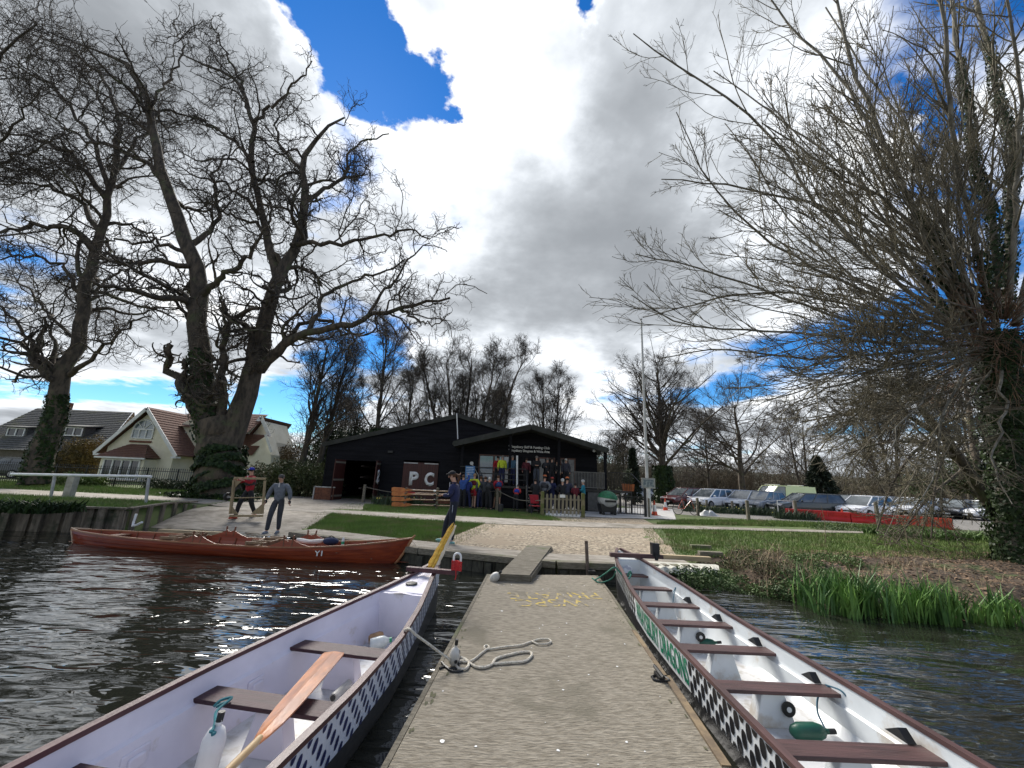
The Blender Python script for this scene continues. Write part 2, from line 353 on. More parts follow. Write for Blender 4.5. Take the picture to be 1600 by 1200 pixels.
# water: one sheet with a fine procedural ripple
def water():
    m = bpy.data.materials.new('river_water'); m.use_nodes = True; t = m.node_tree; L = t.links.new; b = t.nodes['Principled BSDF']
    b.inputs['Base Color'].default_value = (.018,.019,.014,1); b.inputs['Roughness'].default_value = .035; b.inputs['IOR'].default_value = 1.55; b.inputs['Specular IOR Level'].default_value = 1.
    tc = N(t, 'ShaderNodeTexCoord')
    def nz(sx, sy, sc_, det, dist, rz=0):
        mp = N(t, 'ShaderNodeMapping'); mp.inputs[3].default_value = (sx, sy, 1); mp.inputs[2].default_value = (0,0,rz); L(tc.outputs['Object'], mp.inputs[0])
        n = N(t, 'ShaderNodeTexNoise', i_Scale=sc_, i_Detail=det, i_Roughness=.5, i_Distortion=dist); L(mp.outputs[0], n.inputs['Vector']); return n.outputs[0]
    h = mth(t, 'ADD', mth(t, 'MULTIPLY', nz(.7,1.7,1.2,1.,.5,.12), 1.0), mth(t, 'MULTIPLY', nz(.7,2.2,3.4,1.,.8,-.15), .26))
    h = mth(t, 'ADD', h, mth(t, 'MULTIPLY', nz(.9,1.6,9.,1.,.3,.3), .022))
    bp = N(t, 'ShaderNodeBump', i_Strength=1., i_Distance=.068); L(h, bp.inputs['Height']); L(bp.outputs[0], b.inputs['Normal'])
    V = [(-220,-90,WATER),(220,-90,WATER),(220,40,WATER),(-220,40,WATER)]
    tag(npmesh('river_water', V, [[0,1,2,3]], m), kind='structure')
water()
# far rise of land behind the car park
def hills():
    xs = np.linspace(-420, 700, 90); rows = []
    for k, (y, f) in enumerate([(230,0),(260,.45),(300,.8),(350,1),(430,1.05),(600,1.)]):
        h = (9+9*np.exp(-((xs-190)/190)**2)+2.2*np.sin(xs*.021)+1.2*np.sin(xs*.067+k))*f
        rows.append(np.stack([xs, np.full_like(xs, y), h+.3], 1))
    n = len(xs); V = np.concatenate(rows); i, j = np.meshgrid(np.arange(5), np.arange(n-1), indexing='ij'); a = (i*n+j).ravel()
    tag(npmesh('hills', V, np.stack([a, a+1, a+n+1, a+n], 1), mat('far_field', (.10,.085,.055), 1., (.05,.055,.035), .02, 8, lo=.42, hi=.58, c3=(.045,.05,.03), s3=.035, t3=.52), smooth=True), kind='structure')
hills()
def inpoly(x, y, P):
    r = np.zeros(len(x), bool); n = len(P)
    for i in range(n):
        x0, y0 = P[i]; x1, y1 = P[(i+1) % n]
        c = ((y0 > y) != (y1 > y)) & (x < (x1-x0)*(y-y0)/(y1-y0+1e-12)+x0); r ^= c
    return r
def blades(name, P, n, h, wd, m, lean=.35, seed=1, label=None, cat=None, kind='stuff', clump=0, group=None, curve=False, parent=None, zoff=0., zfix=None, hv=.35):
    r = np.random.default_rng(seed); P = np.array(P); lo, hi = P.min(0), P.max(0)
    x = r.uniform(lo[0], hi[0], n*3); y = r.uniform(lo[1], hi[1], n*3)
    if clump:
        cx = r.uniform(lo[0], hi[0], clump); cy = r.uniform(lo[1], hi[1], clump); k = r.integers(0, clump, n*3)
        x = cx[k]+r.normal(0, .09, n*3); y = cy[k]+r.normal(0, .09, n*3)
    ok = inpoly(x, y, P); x = x[ok][:n]; y = y[ok][:n]; n = len(x)
    z = np.full(n, zfix) if zfix is not None else gz_np(x, y)[0]
    a = r.uniform(0, 2*np.pi, n); H = h*np.clip(r.normal(1, hv, n), .3, 2.); la = r.uniform(0, 2*np.pi, n); ln = H*lean*r.random(n)
    b = np.stack([x, y, z+zoff-.01], 1); s = np.stack([np.cos(a), np.sin(a), 0*a], 1)*(wd/2); L = np.stack([np.cos(la)*ln, np.sin(la)*ln, H], 1)
    if not curve:
        V = np.stack([b-s, b+s, b+L], 1).reshape(-1, 3); Fq = np.arange(3*n).reshape(-1, 3)
    else:
        m1 = b+L*np.array([.35,.35,.62]); tip = b+L*np.array([1.,1.,1.])
        V = np.stack([b-s*.8, b+s*.8, m1+s, m1-s, tip+s*.08, tip-s*.08], 1).reshape(-1, 3)
        q = np.arange(n)[:,None]*6; Fq = np.concatenate([q+np.array([0,1,2,3]), q+np.array([3,2,4,5])])
    o = npmesh(name, V, Fq, m, parent)
    if parent is None: tag(o, label, cat, group, kind)
    elif kind == 'stuff': o['kind'] = 'stuff'
    return o
G = 'grass'
for k_, (P_, n_) in enumerate((([(-5.9,11.9),(-1.2,10.1),(-.2,15.1),(-3.5,15.8),(-7.4,16.7)],4500),([(-7.4,17.6),(.3,17.05),(3.2,17.0),(3.0,19.6),(-2,21.9),(-8.4,21.7)],3500),([(3.6,9.9),(5.0,9.8),(9,16.6),(5.9,16.1),(5.2,15.9)],3500))): blades('grass_fringe', P_, n_, .07, .016, M_blade, .7, 40+k_, ['loose tufts at the ragged edge of the lawn by the red boat','loose tufts at the ragged edge of the shed grass strip','loose tufts where the gravel meets the right grass'][k_], 'grass')
blades(G, [(-5.6,11.8),(-1.7,10.35),(-.75,15.15),(-3.5,15.45),(-6.9,16.35)], 52000, .07, .014, M_blade, .6, 1, 'mown green lawn between the red rowing boat and the towpath', 'grass')
blades(G, [(-6.3,18.1),(.3,17.35),(2.4,17.3),(2.0,19.6),(-2,21.6),(-7.4,21.5)], 26000, .08, .018, M_blade, .6, 2, 'strip of green grass in front of the black boat shed', 'grass')
blades(G, [(-26,10.4),(-14,11.8),(-11,12.3),(-12,15.9),(-14,17.2),(-24,16.8)], 30000, .11, .018, M_blade, .7, 3, 'green grass above the timber pile wall by the white railing', 'grass')
blades(G, [(4.2,10.2),(5.0,9.8),(9,10.9),(17,12),(26,13),(26,18.6),(13.7,16.9),(9,16.3),(5.9,15.7)], 52000, .09, .018, M_blade, .6, 4, 'uneven green grass between the towpath and the leaf-strewn bank', 'grass')
blades(G, [(6.4,17.8),(14.5,19.4),(24,21.7),(22,22.2),(13.5,22),(8.5,20.1)], 26000, .11, .02, M_blade, .6, 5, 'green verge between the towpath and the car park', 'grass')
blades(G, [(-32,21.5),(-16,20.4),(-13,19.4),(-13.4,21.5),(-17,24.5),(-34,27)], 24000, .13, .022, M_blade, .6, 6, 'rough grass along the towpath under the two big bare trees', 'grass')
# right bank: leaf litter sheet, dead leaves and twigs
drape('bank_soil', [(4.3,8.85),(4.75,8.2),(5.1,7.7),(5.6,7.0),(6.65,6.8),(8.1,6.75),(12,6.45),(24,5.6)], [(4.6,10.2),(6.1,11.2),(7.4,11.0),(9,11.6),(12,12.6),(15,13),(20,14),(28,15)], M_soil, .016, 70, 26, .03)
def litter():
    P = [(4.9,8.4),(5.6,7.3),(8.1,7.0),(14,6.9),(22,7),(25,13.5),(14,12.9),(9,11.8),(7,11.4),(5,10.2)]
    r = np.random.default_rng(9); n = 26000; x = r.uniform(4.6,25,n); y = r.uniform(6.9,13.5,n); ok = inpoly(x, y, P); x, y = x[ok], y[ok]; n = len(x)
    z, _ = gz_np(x, y); a = r.uniform(0,2*np.pi,n); L = r.uniform(.015,.045,n); W = L*r.uniform(.4,.8,n)
    c = np.stack([x,y,z+.025+r.random(n)*.02],1); u = np.stack([np.cos(a),np.sin(a),r.uniform(-.5,.5,n)],1)*L[:,None]; v = np.stack([-np.sin(a),np.cos(a),r.uniform(-.5,.5,n)],1)*W[:,None]
    V = np.stack([c-u,c-v,c+u,c+v],1).reshape(-1,3)
    tag(npmesh('leaf_litter', V, np.arange(4*n).reshape(-1,4), mat('dead_leaf', (.23,.15,.09), .9, (.08,.05,.03), 8, 4, lo=.35, hi=.65)), 'brown dead leaves scattered over the bare bank on the right', 'leaf litter', kind='stuff')
litter()
M_weed = mat('bank_weed', (.07,.12,.025), .7, (.035,.07,.015), 3, 4)
M_dry = mat('dry_stalk', (.30,.24,.15), .9, (.17,.12,.07), 4, 4)
def leafmass(name, cen, rad, n, size, m, label=None, cat=None, seed=1, kind=None, parent=None, group=None, flat=False, zmin=None):
    """foliage: leaf faces through lumpy ellipsoids"""
    r = np.random.default_rng(seed); P = []
    for c, q in zip(cen, rad):
        k = int(n*(q[0]*q[1]*q[2])**(2/3)/sum((a[0]*a[1]*a[2])**(2/3) for a in rad))
        d = r.normal(size=(k,3)); d /= np.linalg.norm(d,axis=1)[:,None]; s = r.random(k)**.28
        lump = 1+.18*np.sin(d[:,0]*5+seed)*np.cos(d[:,1]*4.3+d[:,2]*5.2)+.12*np.sin(d[:,2]*11+d[:,0]*9)
        P.append(np.array(c)+d*(s*lump)[:,None]*np.array(q))
    P = np.concatenate(P)
    if zmin is not None: P = P[P[:,2] > zmin]
    k = len(P); u = r.normal(size=(k,3)); u /= np.linalg.norm(u,axis=1)[:,None]; v = np.cross(u, r.normal(size=(k,3))); v /= np.linalg.norm(v,axis=1)[:,None]
    S = (size*r.uniform(.6,1.3,k))[:,None]; V = np.stack([P-u*S, P-v*S*.5, P+u*S, P+v*S*.5],1).reshape(-1,3)
    o = npmesh(name, V, np.arange(4*k).reshape(-1,4), m, parent)
    if parent is None: tag(o, label, cat, group, kind)
    return o
# ------------------------------------------------------------------ trees
def _unit(a): return a/np.maximum(np.linalg.norm(a, axis=-1, keepdims=True), 1e-9)
def grow(r, P0, D0, Ln, R0, R1, n, wander, trop):
    pts = [P0]; D = _unit(D0); step = (Ln/n)[:,None]
    for k in range(n):
        D = _unit(D+r.normal(0, wander, D.shape)+np.array([0,0,trop])); pts.append(pts[-1]+D*step)
    t = np.linspace(0, 1, n+1)[None,:]
    return np.stack(pts, 1), R0[:,None]*(1-t)+R1[:,None]*t
def spawn(r, pts, rad, m, t0, t1, ang, asd, ratio, nseg, wander, trop, rr, rmin, lmax=9e9, lmin=0, up_bias=0., pl=0.):
    Np, k, _ = pts.shape
    t = r.uniform(t0, t1, (Np, m)); f = t*(k-1); i = np.minimum(f.astype(int), k-2); fr = (f-i)[...,None]
    pi = np.arange(Np)[:,None]
    a = pts[pi, i]; b = pts[pi, i+1]; P = a+(b-a)*fr; D = _unit(b-a)
    seg = np.linalg.norm(np.diff(pts, axis=1), axis=2).sum(1)[:,None]
    Lc = np.clip(seg*ratio*(1.15-.75*t)*r.uniform(.6, 1.35, (Np, m)), lmin, lmax)
    R = (rad[pi, i]*(1-fr[...,0])+rad[pi, i+1]*fr[...,0])
    rd = r.normal(size=P.shape)+np.array([0,0,up_bias]); side = _unit(rd-D*(rd*D).sum(-1, keepdims=True))
    th = np.radians(ang+r.normal(0, asd, (Np, m)))[...,None]
    Dc = D*np.cos(th)+side*np.sin(th)
    R0 = np.maximum(R*rr, rmin); R1 = np.maximum(R0*.35, rmin*.75)
    k_ = (r.random((Np, m)) < seg/pl).ravel() if pl else np.ones(Np*m, bool)
    return grow(r, P.reshape(-1,3)[k_], Dc.reshape(-1,3)[k_], Lc.ravel()[k_], R0.ravel()[k_], R1.ravel()[k_], nseg, wander, trop)
def tubes_np(pts, rad, s):
    Nn, k, _ = pts.shape
    T = np.empty_like(pts); T[:,1:-1] = pts[:,2:]-pts[:,:-2]; T[:,0] = pts[:,1]-pts[:,0]; T[:,-1] = pts[:,-1]-pts[:,-2]; T = _unit(T)
    g = _unit(pts[:,-1]-pts[:,0]); ref = np.where(np.abs(g[:,2:3]) > .75, np.array([[1.,.2,0]]), np.array([[.1,.05,1.]]))[:,None,:]
    A = _unit(np.cross(T, ref)); B = np.cross(T, A); an = np.arange(s)*2*np.pi/s
    V = pts[:,:,None,:]+(A[:,:,None,:]*np.cos(an)[:,None]+B[:,:,None,:]*np.sin(an)[:,None])*rad[:,:,None,None]
    b = (np.arange(Nn)*k*s)[:,None,None]; i = (np.arange(k-1)*s)[None,:,None]; j = np.arange(s)[None,None,:]; j2 = (j+1) % s
    q = np.stack([b+i+j, b+i+j2, b+i+s+j2, b+i+s+j], -1).reshape(-1, 4)
    return V.reshape(-1, 3), q
def merge(parts):
    vs, fs, o = [], [], 0
    for v, f in parts: vs.append(v); fs.append(f+o); o += len(v)
    return np.concatenate(vs), np.concatenate(fs)
def resample(P, n):
    P = np.array(P, float); d = np.concatenate([[0], np.cumsum(np.linalg.norm(np.diff(P[:,:3], axis=0), axis=1))]); t = np.linspace(0, d[-1], n)
    # smooth through Catmull-Rom-like blending
    Q = np.stack([np.interp(t, d, P[:,c]) for c in range(P.shape[1])], 1)
    S = Q.copy(); S[1:-1] = .5*Q[1:-1]+.25*(Q[:-2]+Q[2:]); return S
_gn = np.random.default_rng(99)
def gnarl(P, amp):
    k = P.shape[1]; e = _gn.normal(0, amp, P.shape); w = np.sin(np.linspace(0, np.pi, k))[None,:,None]**.5*np.where(np.arange(k) < 2, 0, 1)[None,:,None]; return P+e*w
def traced(lst, Y, sc_=1., ox=0, oy=0, n=14, base_fix=None):
    """limbs measured on the photograph: [(points, width0, width1, depth offset at the tip)]"""
    out = []
    for pts, w0, w1, dz, *dz0 in lst:
        z0 = dz0[0] if dz0 else 0.; P = []
        for i, (a, b) in enumerate(pts):
            t = i/(len(pts)-1); yy = Y+z0+(dz-z0)*t; px, py = ox+a*sc_, oy+b*sc_; p = at(px, py, yy)
            zc = yy*math.cos(PITCH)+(p.z-CAMZ)*math.sin(PITCH); wd = (w0+(w1-w0)*t**.7)*sc_*.86
            P.append((p.x, p.y, p.z, wd/2*zc/F_PX/(1+((px-800)/F_PX)**2)**.42))
        out.append(resample(P, n))
    A = np.stack(out); return A[:,:,:3], A[:,:,3]
M_bark = mat('bark', (.105,.082,.058), .95, (.04,.033,.025), 5, 9, 1., 26, stretch=(1,1,.35), c3=(.085,.09,.045), s3=1.1, t3=.6)
M_twig = mat('twig', (.07,.056,.042), .9, (.036,.029,.023), 2, 3)
M_wtwig = mat('willow_shoot', (.15,.13,.08), .85, (.065,.055,.036), 1.2, 4)
M_wbark = mat('willow_bark', (.22,.20,.16), .9, (.09,.08,.055), 4, 8, .8, 22, stretch=(1,1,.4))
M_ivy = mat('ivy_leaf', (.030,.052,.014), .5, (.012,.024,.008), 3, 4, spec=.15)
M_ever = mat('evergreen_leaf', (.045,.06,.018), .7, (.018,.028,.010), 1.2, 4)
def wood(root, base, levels, r, mats, sides0=8, big=None):
    """grow twig levels from base limbs; thick wood -> trunk, thin wood -> crown"""
    pts, rad = base; thick = [tubes_np(pts, rad, sides0)]; thin = []; cur = (pts, rad)
    for li, lv in enumerate(levels):
        cur = spawn(r, cur[0], cur[1], **lv['sp']); s = lv.get('s', 3)
        (thick if lv.get('thick') else thin).append(tubes_np(cur[0], cur[1], s))
        if lv.get('keep'):     # thin out very low or wanted region
            k = lv['keep'](cur[0][:,-1]); cur = (cur[0][k], cur[1][k])
    if big: thick += big
    v, f = merge(thick); npmesh('trunk', v, f, mats[0], root, smooth=True)
    v, f = merge(thin); npmesh('crown', v, f, mats[1], root)
    return cur
def lv(m, t0, t1, ang, asd, ratio, nseg, wander, trop, rr, rmin, s=3, **k):
    th = k.pop('thick', False); kp = k.pop('keep', None)
    return dict(sp=dict(m=m, t0=t0, t1=t1, ang=ang, asd=asd, ratio=ratio, nseg=nseg, wander=wander, trop=trop, rr=rr, rmin=rmin, **k), s=s, thick=th, keep=kp)
Z = 760/1200
def ivy_on(root, pts, rad, n, seed, size=.055, spread=1.15):
    r = np.random.default_rng(seed); pts = np.array(pts); rad = np.array(rad); k = len(pts)
    f = r.uniform(0, k-1.001, n); i = f.astype(int); fr = (f-i)[:,None]; c = pts[i]*(1-fr)+pts[i+1]*fr; R = rad[i]*(1-fr[:,0])+rad[i+1]*fr[:,0]
    T = _unit(pts[i+1]-pts[i]); d = r.normal(size=(n,3)); d = _unit(d-T*(d*T).sum(1,keepdims=True))
    lump = 1+.10*np.sin(f*2.3+np.arctan2(d[:,1],d[:,0])*3)+.06*np.sin(np.arctan2(d[:,1],d[:,0])*7+f*1.1)
    P = c+d*(R*spread*lump*r.uniform(.88,1.12,n)+size*.5)[:,None]
    u = _unit(np.cross(d, r.normal(size=(n,3)))); v = _unit(np.cross(d,u)+d*r.uniform(-.8,.8,(n,1))); S = (size*r.uniform(.6,1.4,n))[:,None]
    V = np.stack([P-u*S, P-v*S*.8, P+u*S, P+v*S*.8],1).reshape(-1,3)
    o = npmesh('ivy', V, np.arange(4*n).reshape(-1,4), M_ivy, root); o['kind'] = 'stuff'; return o
def big_tree_left():
    r = np.random.default_rng(21); Y = 21.
    T = [([(546,1290),(543,1215),(540,1150),(538,1090),(535,1040)],188,138,0),
         ([(525,1090),(505,1000),(497,920),(490,850),(492,750),(480,650),(455,560),(410,460),(385,400),(375,300),(355,210),(325,160),(270,128),(200,110)],92,5,-1.5),
         ([(560,1100),(585,1030),(612,975),(638,900),(650,820),(672,720),(700,650),(740,560),(752,450),(742,380),(790,330),(850,290)],88,5,1.5),
         ([(688,700),(670,620),(642,540),(630,440),(625,330),(615,240),(580,190),(500,160),(440,130)],32,4,3,1),
         ([(640,912),(660,885),(700,850),(760,818),(830,810),(900,790),(980,760),(1040,745),(1110,735)],40,6,-2,.3),
         ([(645,880),(690,865),(730,810),(790,780),(850,830),(900,820)],24,5,2,.3),
         ([(500,1050),(475,990),(450,942),(430,915),(415,880),(422,850)],44,18,-1),
         ([(475,960),(458,935),(455,890)],24,16,-.6),
         ([(545,1090),(548,1010),(540,950),(540,880),(560,800),(600,770),(640,760)],40,10,-1.5),
         ([(560,830),(555,790),(552,740)],16,8,-1.5,-1),
         ([(500,725),(545,692),(590,660),(612,620),(640,590),(660,560)],26,6,-2.5,-.5),
         ([(480,640),(430,605),(370,595),(310,600),(260,590),(200,600)],18,4,-2.5,-.6),
         ([(470,605),(510,580),(545,530),(522,460),(530,420),(560,380)],22,4,2,-.6),
         ([(415,460),(350,392),(280,362),(210,340),(140,300),(60,250)],20,4,-3,-.8),
         ([(720,605),(770,600),(850,602),(920,590),(1000,560),(1060,590)],18,4,-2,.8),
         ([(750,500),(800,470),(850,430),(860,380),(905,340),(960,330)],16,3,2.5,1),
         ([(640,530),(600,482),(550,450),(480,440),(430,400)],15,3,-2,1),
         ([(470,795),(430,740),(380,700),(320,690),(260,720)],14,3,-2,-.3),
         ([(625,400),(560,330),(500,290),(440,300)],13,3,1,1.5),
         ([(625,300),(690,250),(740,190),(770,150)],12,3,0,2),
         ([(375,330),(320,290),(260,240),(200,190),(120,150)],13,3,-2,-1),
         ([(375,260),(420,190),(450,120),(430,60)],11,3,0,-1),
         ([(600,220),(560,130),(520,60)],10,3,2,2.5),
         ([(745,420),(690,360),(680,300),(700,240)],13,3,3,1.5),
         ([(900,790),(960,700),(1010,640),(1060,600)],11,3,-3,-1.5),
         ([(980,760),(1050,800),(1100,790)],8,3,-2,-1.5),
         ([(700,660),(640,560),(560,520),(500,500)],15,4,2,1),
         ([(760,820),(800,730),(860,690),(940,680),(1000,640)],16,4,1,-.5),
         ([(480,960),(560,870),(600,830)],14,6,2,0)]
    P, R = traced(T, Y, Z, n=18); P = gnarl(P, .11)
    root = thing('tree', 'huge bare tree with curved limbs and an ivy clad forked trunk by the cream house', 'tree', (P[0][0][0], P[0][0][1], 0))
    off = np.array([P[0][0][0], P[0][0][1], 0]); P = P-off
    L = (P, R); rt = root
    wood(rt, (P[1:], R[1:]), [lv(14,.18,1.,60,16,.42,11,.34,.05,.46,.026,5,thick=True,lmax=4.6,pl=9.), lv(10,.1,1.,55,18,.6,9,.36,.03,.55,.016,4,lmax=3.0,pl=4.4), lv(6,.1,1.,52,18,.62,6,.36,.01,.6,.011,3,lmax=1.6,lmin=.4,pl=2.0), lv(2,.2,1.,45,18,.55,3,.34,0,.7,.0075,3,lmin=.25,lmax=.7)],
         r, (M_bark, M_twig), 10, big=[tubes_np(P[:1], R[:1]*.85, 14)])
    k = P[0]; ivy_on(rt, k[:12], R[0][:12]*.86, 26000, 5, .07, 1.0)
    ivy_on(rt, P[1][:4], R[1][:4]*1.05, 1500, 6, .08, 1.0)
def big_tree_far_left():
    r = np.random.default_rng(5); Y = 23.
    T = [([(85,1195),(95,1140),(118,1060),(135,1000),(152,955),(165,910),(185,850),(205,750),(230,650),(245,580),(262,500),(282,430),(292,360)],98,14,0),
         ([(150,935),(125,900),(100,880),(60,830),(30,780),(0,750),(-40,730)],24,5,-2),
         ([(172,925),(200,905),(232,880),(280,830),(320,792),(372,780)],24,5,-2),
         ([(208,740),(150,650),(80,630),(0,640),(-60,650)],16,4,-3),
         ([(235,620),(190,570),(150,560),(60,562),(0,570),(-80,590)],30,8,-3),
         ([(248,560),(290,545),(330,560),(390,590),(430,570)],16,4,2),
         ([(262,490),(200,400),(120,350),(20,330),(-60,300)],22,4,-2),
         ([(285,420),(300,300),(262,200),(180,120),(60,80)],20,4,2),
         ([(245,570),(180,480),(100,450),(0,460),(-60,450)],20,4,1),
         ([(270,470),(230,340),(150,230),(60,170),(-30,140)],18,4,0),
         ([(282,430),(340,340),(380,300),(400,240)],14,4,3),
         ([(205,760),(260,700),(320,660),(360,650)],14,4,1),
         ([(190,840),(120,780),(60,700),(10,690)],16,4,3),
         ([(-180,1100),(-120,800),(-90,500),(-60,250),(10,120),(90,60)],40,6,-5),
         ([(-110,600),(-40,420),(40,300),(100,220)],22,4,-5),
         ([(-90,500),(0,400),(70,380),(160,330)],20,4,-4)]
    P, R = traced(T, Y, Z, n=18); P = gnarl(P, .12); off = np.array([P[0][0][0], P[0][0][1], 0]); P = P-off
    sel = np.arange(13)
    root = thing('tree', 'tall leaning bare tree with a rough dark trunk before the slate roofed house', 'tree', tuple(off))
    wood(root, (P[:13], R[:13]), [lv(16,.22,1.,57,16,.42,11,.32,.02,.46,.026,5,thick=True,lmax=5.0,pl=9.), lv(9,.1,1.,52,18,.6,9,.34,.0,.55,.016,4,lmax=3.2,pl=4.4), lv(5,.1,1.,50,18,.62,6,.34,-.02,.6,.011,3,lmax=1.7,lmin=.4), lv(2,.2,1.,45,18,.6,3,.3,0,.7,.0065,3,lmin=.3,lmax=.9)],
         r, (M_bark, M_twig), 12)
    ivy_on(root, P[0][:5], R[0][:5], 3500, 8, .07, .93)
    o2 = P[13][0].copy(); o2[2] = 0
    root2 = thing('tree', 'bare tree mostly outside the left edge whose twigs hang into the upper left corner', 'tree', tuple(off+o2))
    wood(root2, (P[13:]-o2, R[13:]), [lv(18,.3,1.,55,16,.36,8,.24,.0,.4,.022,4,thick=True), lv(10,.1,1.,52,18,.6,7,.28,-.02,.5,.013,3,lmax=2.8), lv(8,.1,1.,50,18,.6,5,.28,-.02,.55,.009,3,lmax=1.7,lmin=.4)], r, (M_bark, M_twig), 8)
big_tree_left(); big_tree_far_left()
def willow():
    r = np.random.default_rng(11); Y = 11.; s = 660/1131; ox = 940
    T = [([(1150,1560),(1120,1350),(1090,1150),(1070,1000),(1060,900)],170,120,0),
         ([(960,880),(820,780),(700,690),(620,590),(540,510),(470,370),(370,280),(250,200),(140,140),(85,90)],20,3,-1),
         ([(960,870),(850,750),(740,645),(590,540),(400,510),(250,480),(160,480)],18,3,1),
         ([(1000,870),(880,700),(850,600),(740,520),(640,480),(520,380),(430,330)],22,4,-2),
         ([(960,850),(870,660),(780,430),(720,320),(620,180),(520,90),(440,-20)],24,5,2),
         ([(980,820),(890,640),(830,560),(760,400),(700,260),(650,100),(620,-60)],32,8,-1),
         ([(1010,830),(930,640),(880,470),(800,330),(700,180),(600,20)],20,5,3),
         ([(960,900),(760,880),(600,840),(450,780),(300,730),(180,700),(90,680)],15,3,0),
         ([(960,920),(780,920),(600,900),(420,880),(240,880),(120,820),(80,790)],16,3,-2),
         ([(960,935),(700,950),(500,960),(380,930),(250,940),(150,960)],14,3,2),
         ([(960,950),(780,980),(640,1030),(520,1080),(430,1150)],15,3,-2),
         ([(975,955),(820,1010),(700,1090),(600,1180),(560,1240)],15,3,1),
         ([(1040,850),(1000,640),(960,500),(930,300),(920,100),(905,-60)],26,12,-3),
         ([(1060,850),(1050,600),(1000,400),(960,200),(935,-40)],30,14,0),
         ([(1080,850),(1095,600),(1100,400),(1060,200),(1010,50),(980,-80)],34,16,2),
         ([(1090,850),(1112,500),(1128,300),(1110,150),(1080,-30)],24,10,-2.5),
         ([(930,850),(800,650),(680,470),(560,380),(400,260),(300,190)],14,3,3),
         ([(970,890),(760,800),(560,720),(440,640),(340,560),(250,430),(200,300)],15,3,-3),
         ([(960,890),(740,830),(500,780),(330,790),(200,830),(110,850)],13,3,3),
         ([(1110,870),(1180,600),(1250,300),(1260,50)],34,12,0),
         ([(985,960),(945,1040),(915,1130),(895,1260),(860,1330)],16,4,-2.5),
         ([(1000,960),(900,1020),(800,1130),(740,1280)],12,3,-3),
         ([(1060,950),(1080,1100),(1040,1250),(1100,1350)],16,4,-3),
         ([(980,860),(870,800),(800,700),(760,560),(700,400),(600,280)],15,4,4),
         ([(960,910),(840,850),(700,770),(590,660),(500,600),(400,420),(330,330)],14,3,4.5)]
    # extra straight shoots fanning out of the pollard head
    for i in range(52):
        a = math.radians(r.uniform(92, 205)); Ln = r.uniform(480, 880)*(1.0 if a < math.radians(175) else .75); n = 6; q = []
        sag = r.uniform(-90, 60)
        sx_, sy_ = r.uniform(960,1090), r.uniform(800,960); cv = r.uniform(-.22,.22)
        for k in range(n): t = k/(n-1); q.append((sx_+math.cos(a+cv*t)*Ln*t, sy_-math.sin(a+cv*t)*Ln*t+sag*t*t))
        T.append((q, r.uniform(8, 15), 3, r.uniform(-3.5, 5)))
    for i in range(11):      # low drooping shoots over the bank
        a = math.radians(r.uniform(188, 238)); Ln = r.uniform(260, 560); n = 6; q = []; sx_, sy_ = r.uniform(960,1100), r.uniform(900,1000)
        for k in range(n): t = k/(n-1); q.append((sx_+math.cos(a)*Ln*t, sy_-math.sin(a)*Ln*t*(.55+.6*t)))
        T.append((q, r.uniform(7, 12), 3, r.uniform(-2.5, 5)))
    P, R = traced(T, Y, s, ox, 0, 16); P = gnarl(P, .035); off = np.array([P[0][0][0], P[0][0][1], 0]); P = P-off
    root = thing('willow_tree', 'great bare pollard willow on the right, long straight shoots fanning from an ivy covered trunk', 'tree', tuple(off))
    wood(root, (P[1:], R[1:]), [lv(13,.2,.94,30,10,.33,8,.10,.045,.5,.0115,4,lmax=3.0), lv(7,.15,1.,34,12,.46,5,.13,.04,.6,.0072,3,lmax=1.5), lv(3,.2,1.,36,12,.5,3,.10,.03,.7,.0058,3,lmax=.6,lmin=.12)],
         r, (M_wbark, M_wtwig), 8, big=[tubes_np(P[:1], R[:1], 14)])
    # dense sprouting head
    head = P[0][-1]; n = 420; d = r.normal(size=(n,3)); d[:,0] -= .3; st = head+_unit(d)*r.uniform(.1,.75,(n,1))*np.array([1,1,1.2])
    g = grow(r, st, d+np.array([-.3,0,-.1]), r.uniform(.6,2.6,n), np.full(n,.011), np.full(n,.005), 7, .13, -.03); g2_ = spawn(r, g[0], g[1], 3,.2,1,40,15,.45,4,.15,0,.7,.0045)
    v, f = merge([tubes_np(g[0], g[1], 3), tubes_np(g2_[0], g2_[1], 3)]); npmesh('sprouts', v, f, mat('red_sprout', (.17,.085,.05), .9, (.09,.06,.03), 2, 4), root)
    for k, (a, b, m) in {5:(0,5,900), 13:(1,12,2600), 14:(0,12,4200), 16:(0,3,300), 3:(0,5,600), 12:(0,4,500)}.items(): ivy_on(root, P[k][a:b], R[k][a:b]*1.25, m, 30+k, .05, 1.3)
    ivy_on(root, P[0], R[0], 16000, 40, .042, 1.25)
    # leaning second trunk with drooping twigs in front of the car park
    T = [([(1590,858),(1568,818),(1533,767),(1500,717),(1477,683),(1440,640)],40,14,-1),
         ([(1545,790),(1520,700),(1515,640),(1500,560)],22,6,1),
         ([(1500,717),(1440,690),(1380,690),(1320,710)],12,3,-2,-.5),
         ([(1480,690),(1430,650),(1350,640),(1250,660)],10,3,1,-.6),
         ([(1560,810),(1590,740),(1600,650),(1620,560)],30,10,1),
         ([(1477,683),(1430,700),(1390,760),(1370,830)],9,3,-2.5,-.7),
         ([(1510,730),(1470,760),(1430,800),(1400,850)],8,3,-2,-.4),
         ([(1480,690),(1460,760),(1455,840)],8,3,-3,-.7)]
    P, R = traced(T, 15.5, 1., 0, 0, 10); off = np.array([P[0][0][0], P[0][0][1], 0]); P = P-off
    root = thing('willow_tree', 'smaller willow with a dark leaning trunk and drooping twigs in front of the parked cars', 'tree', tuple(off))
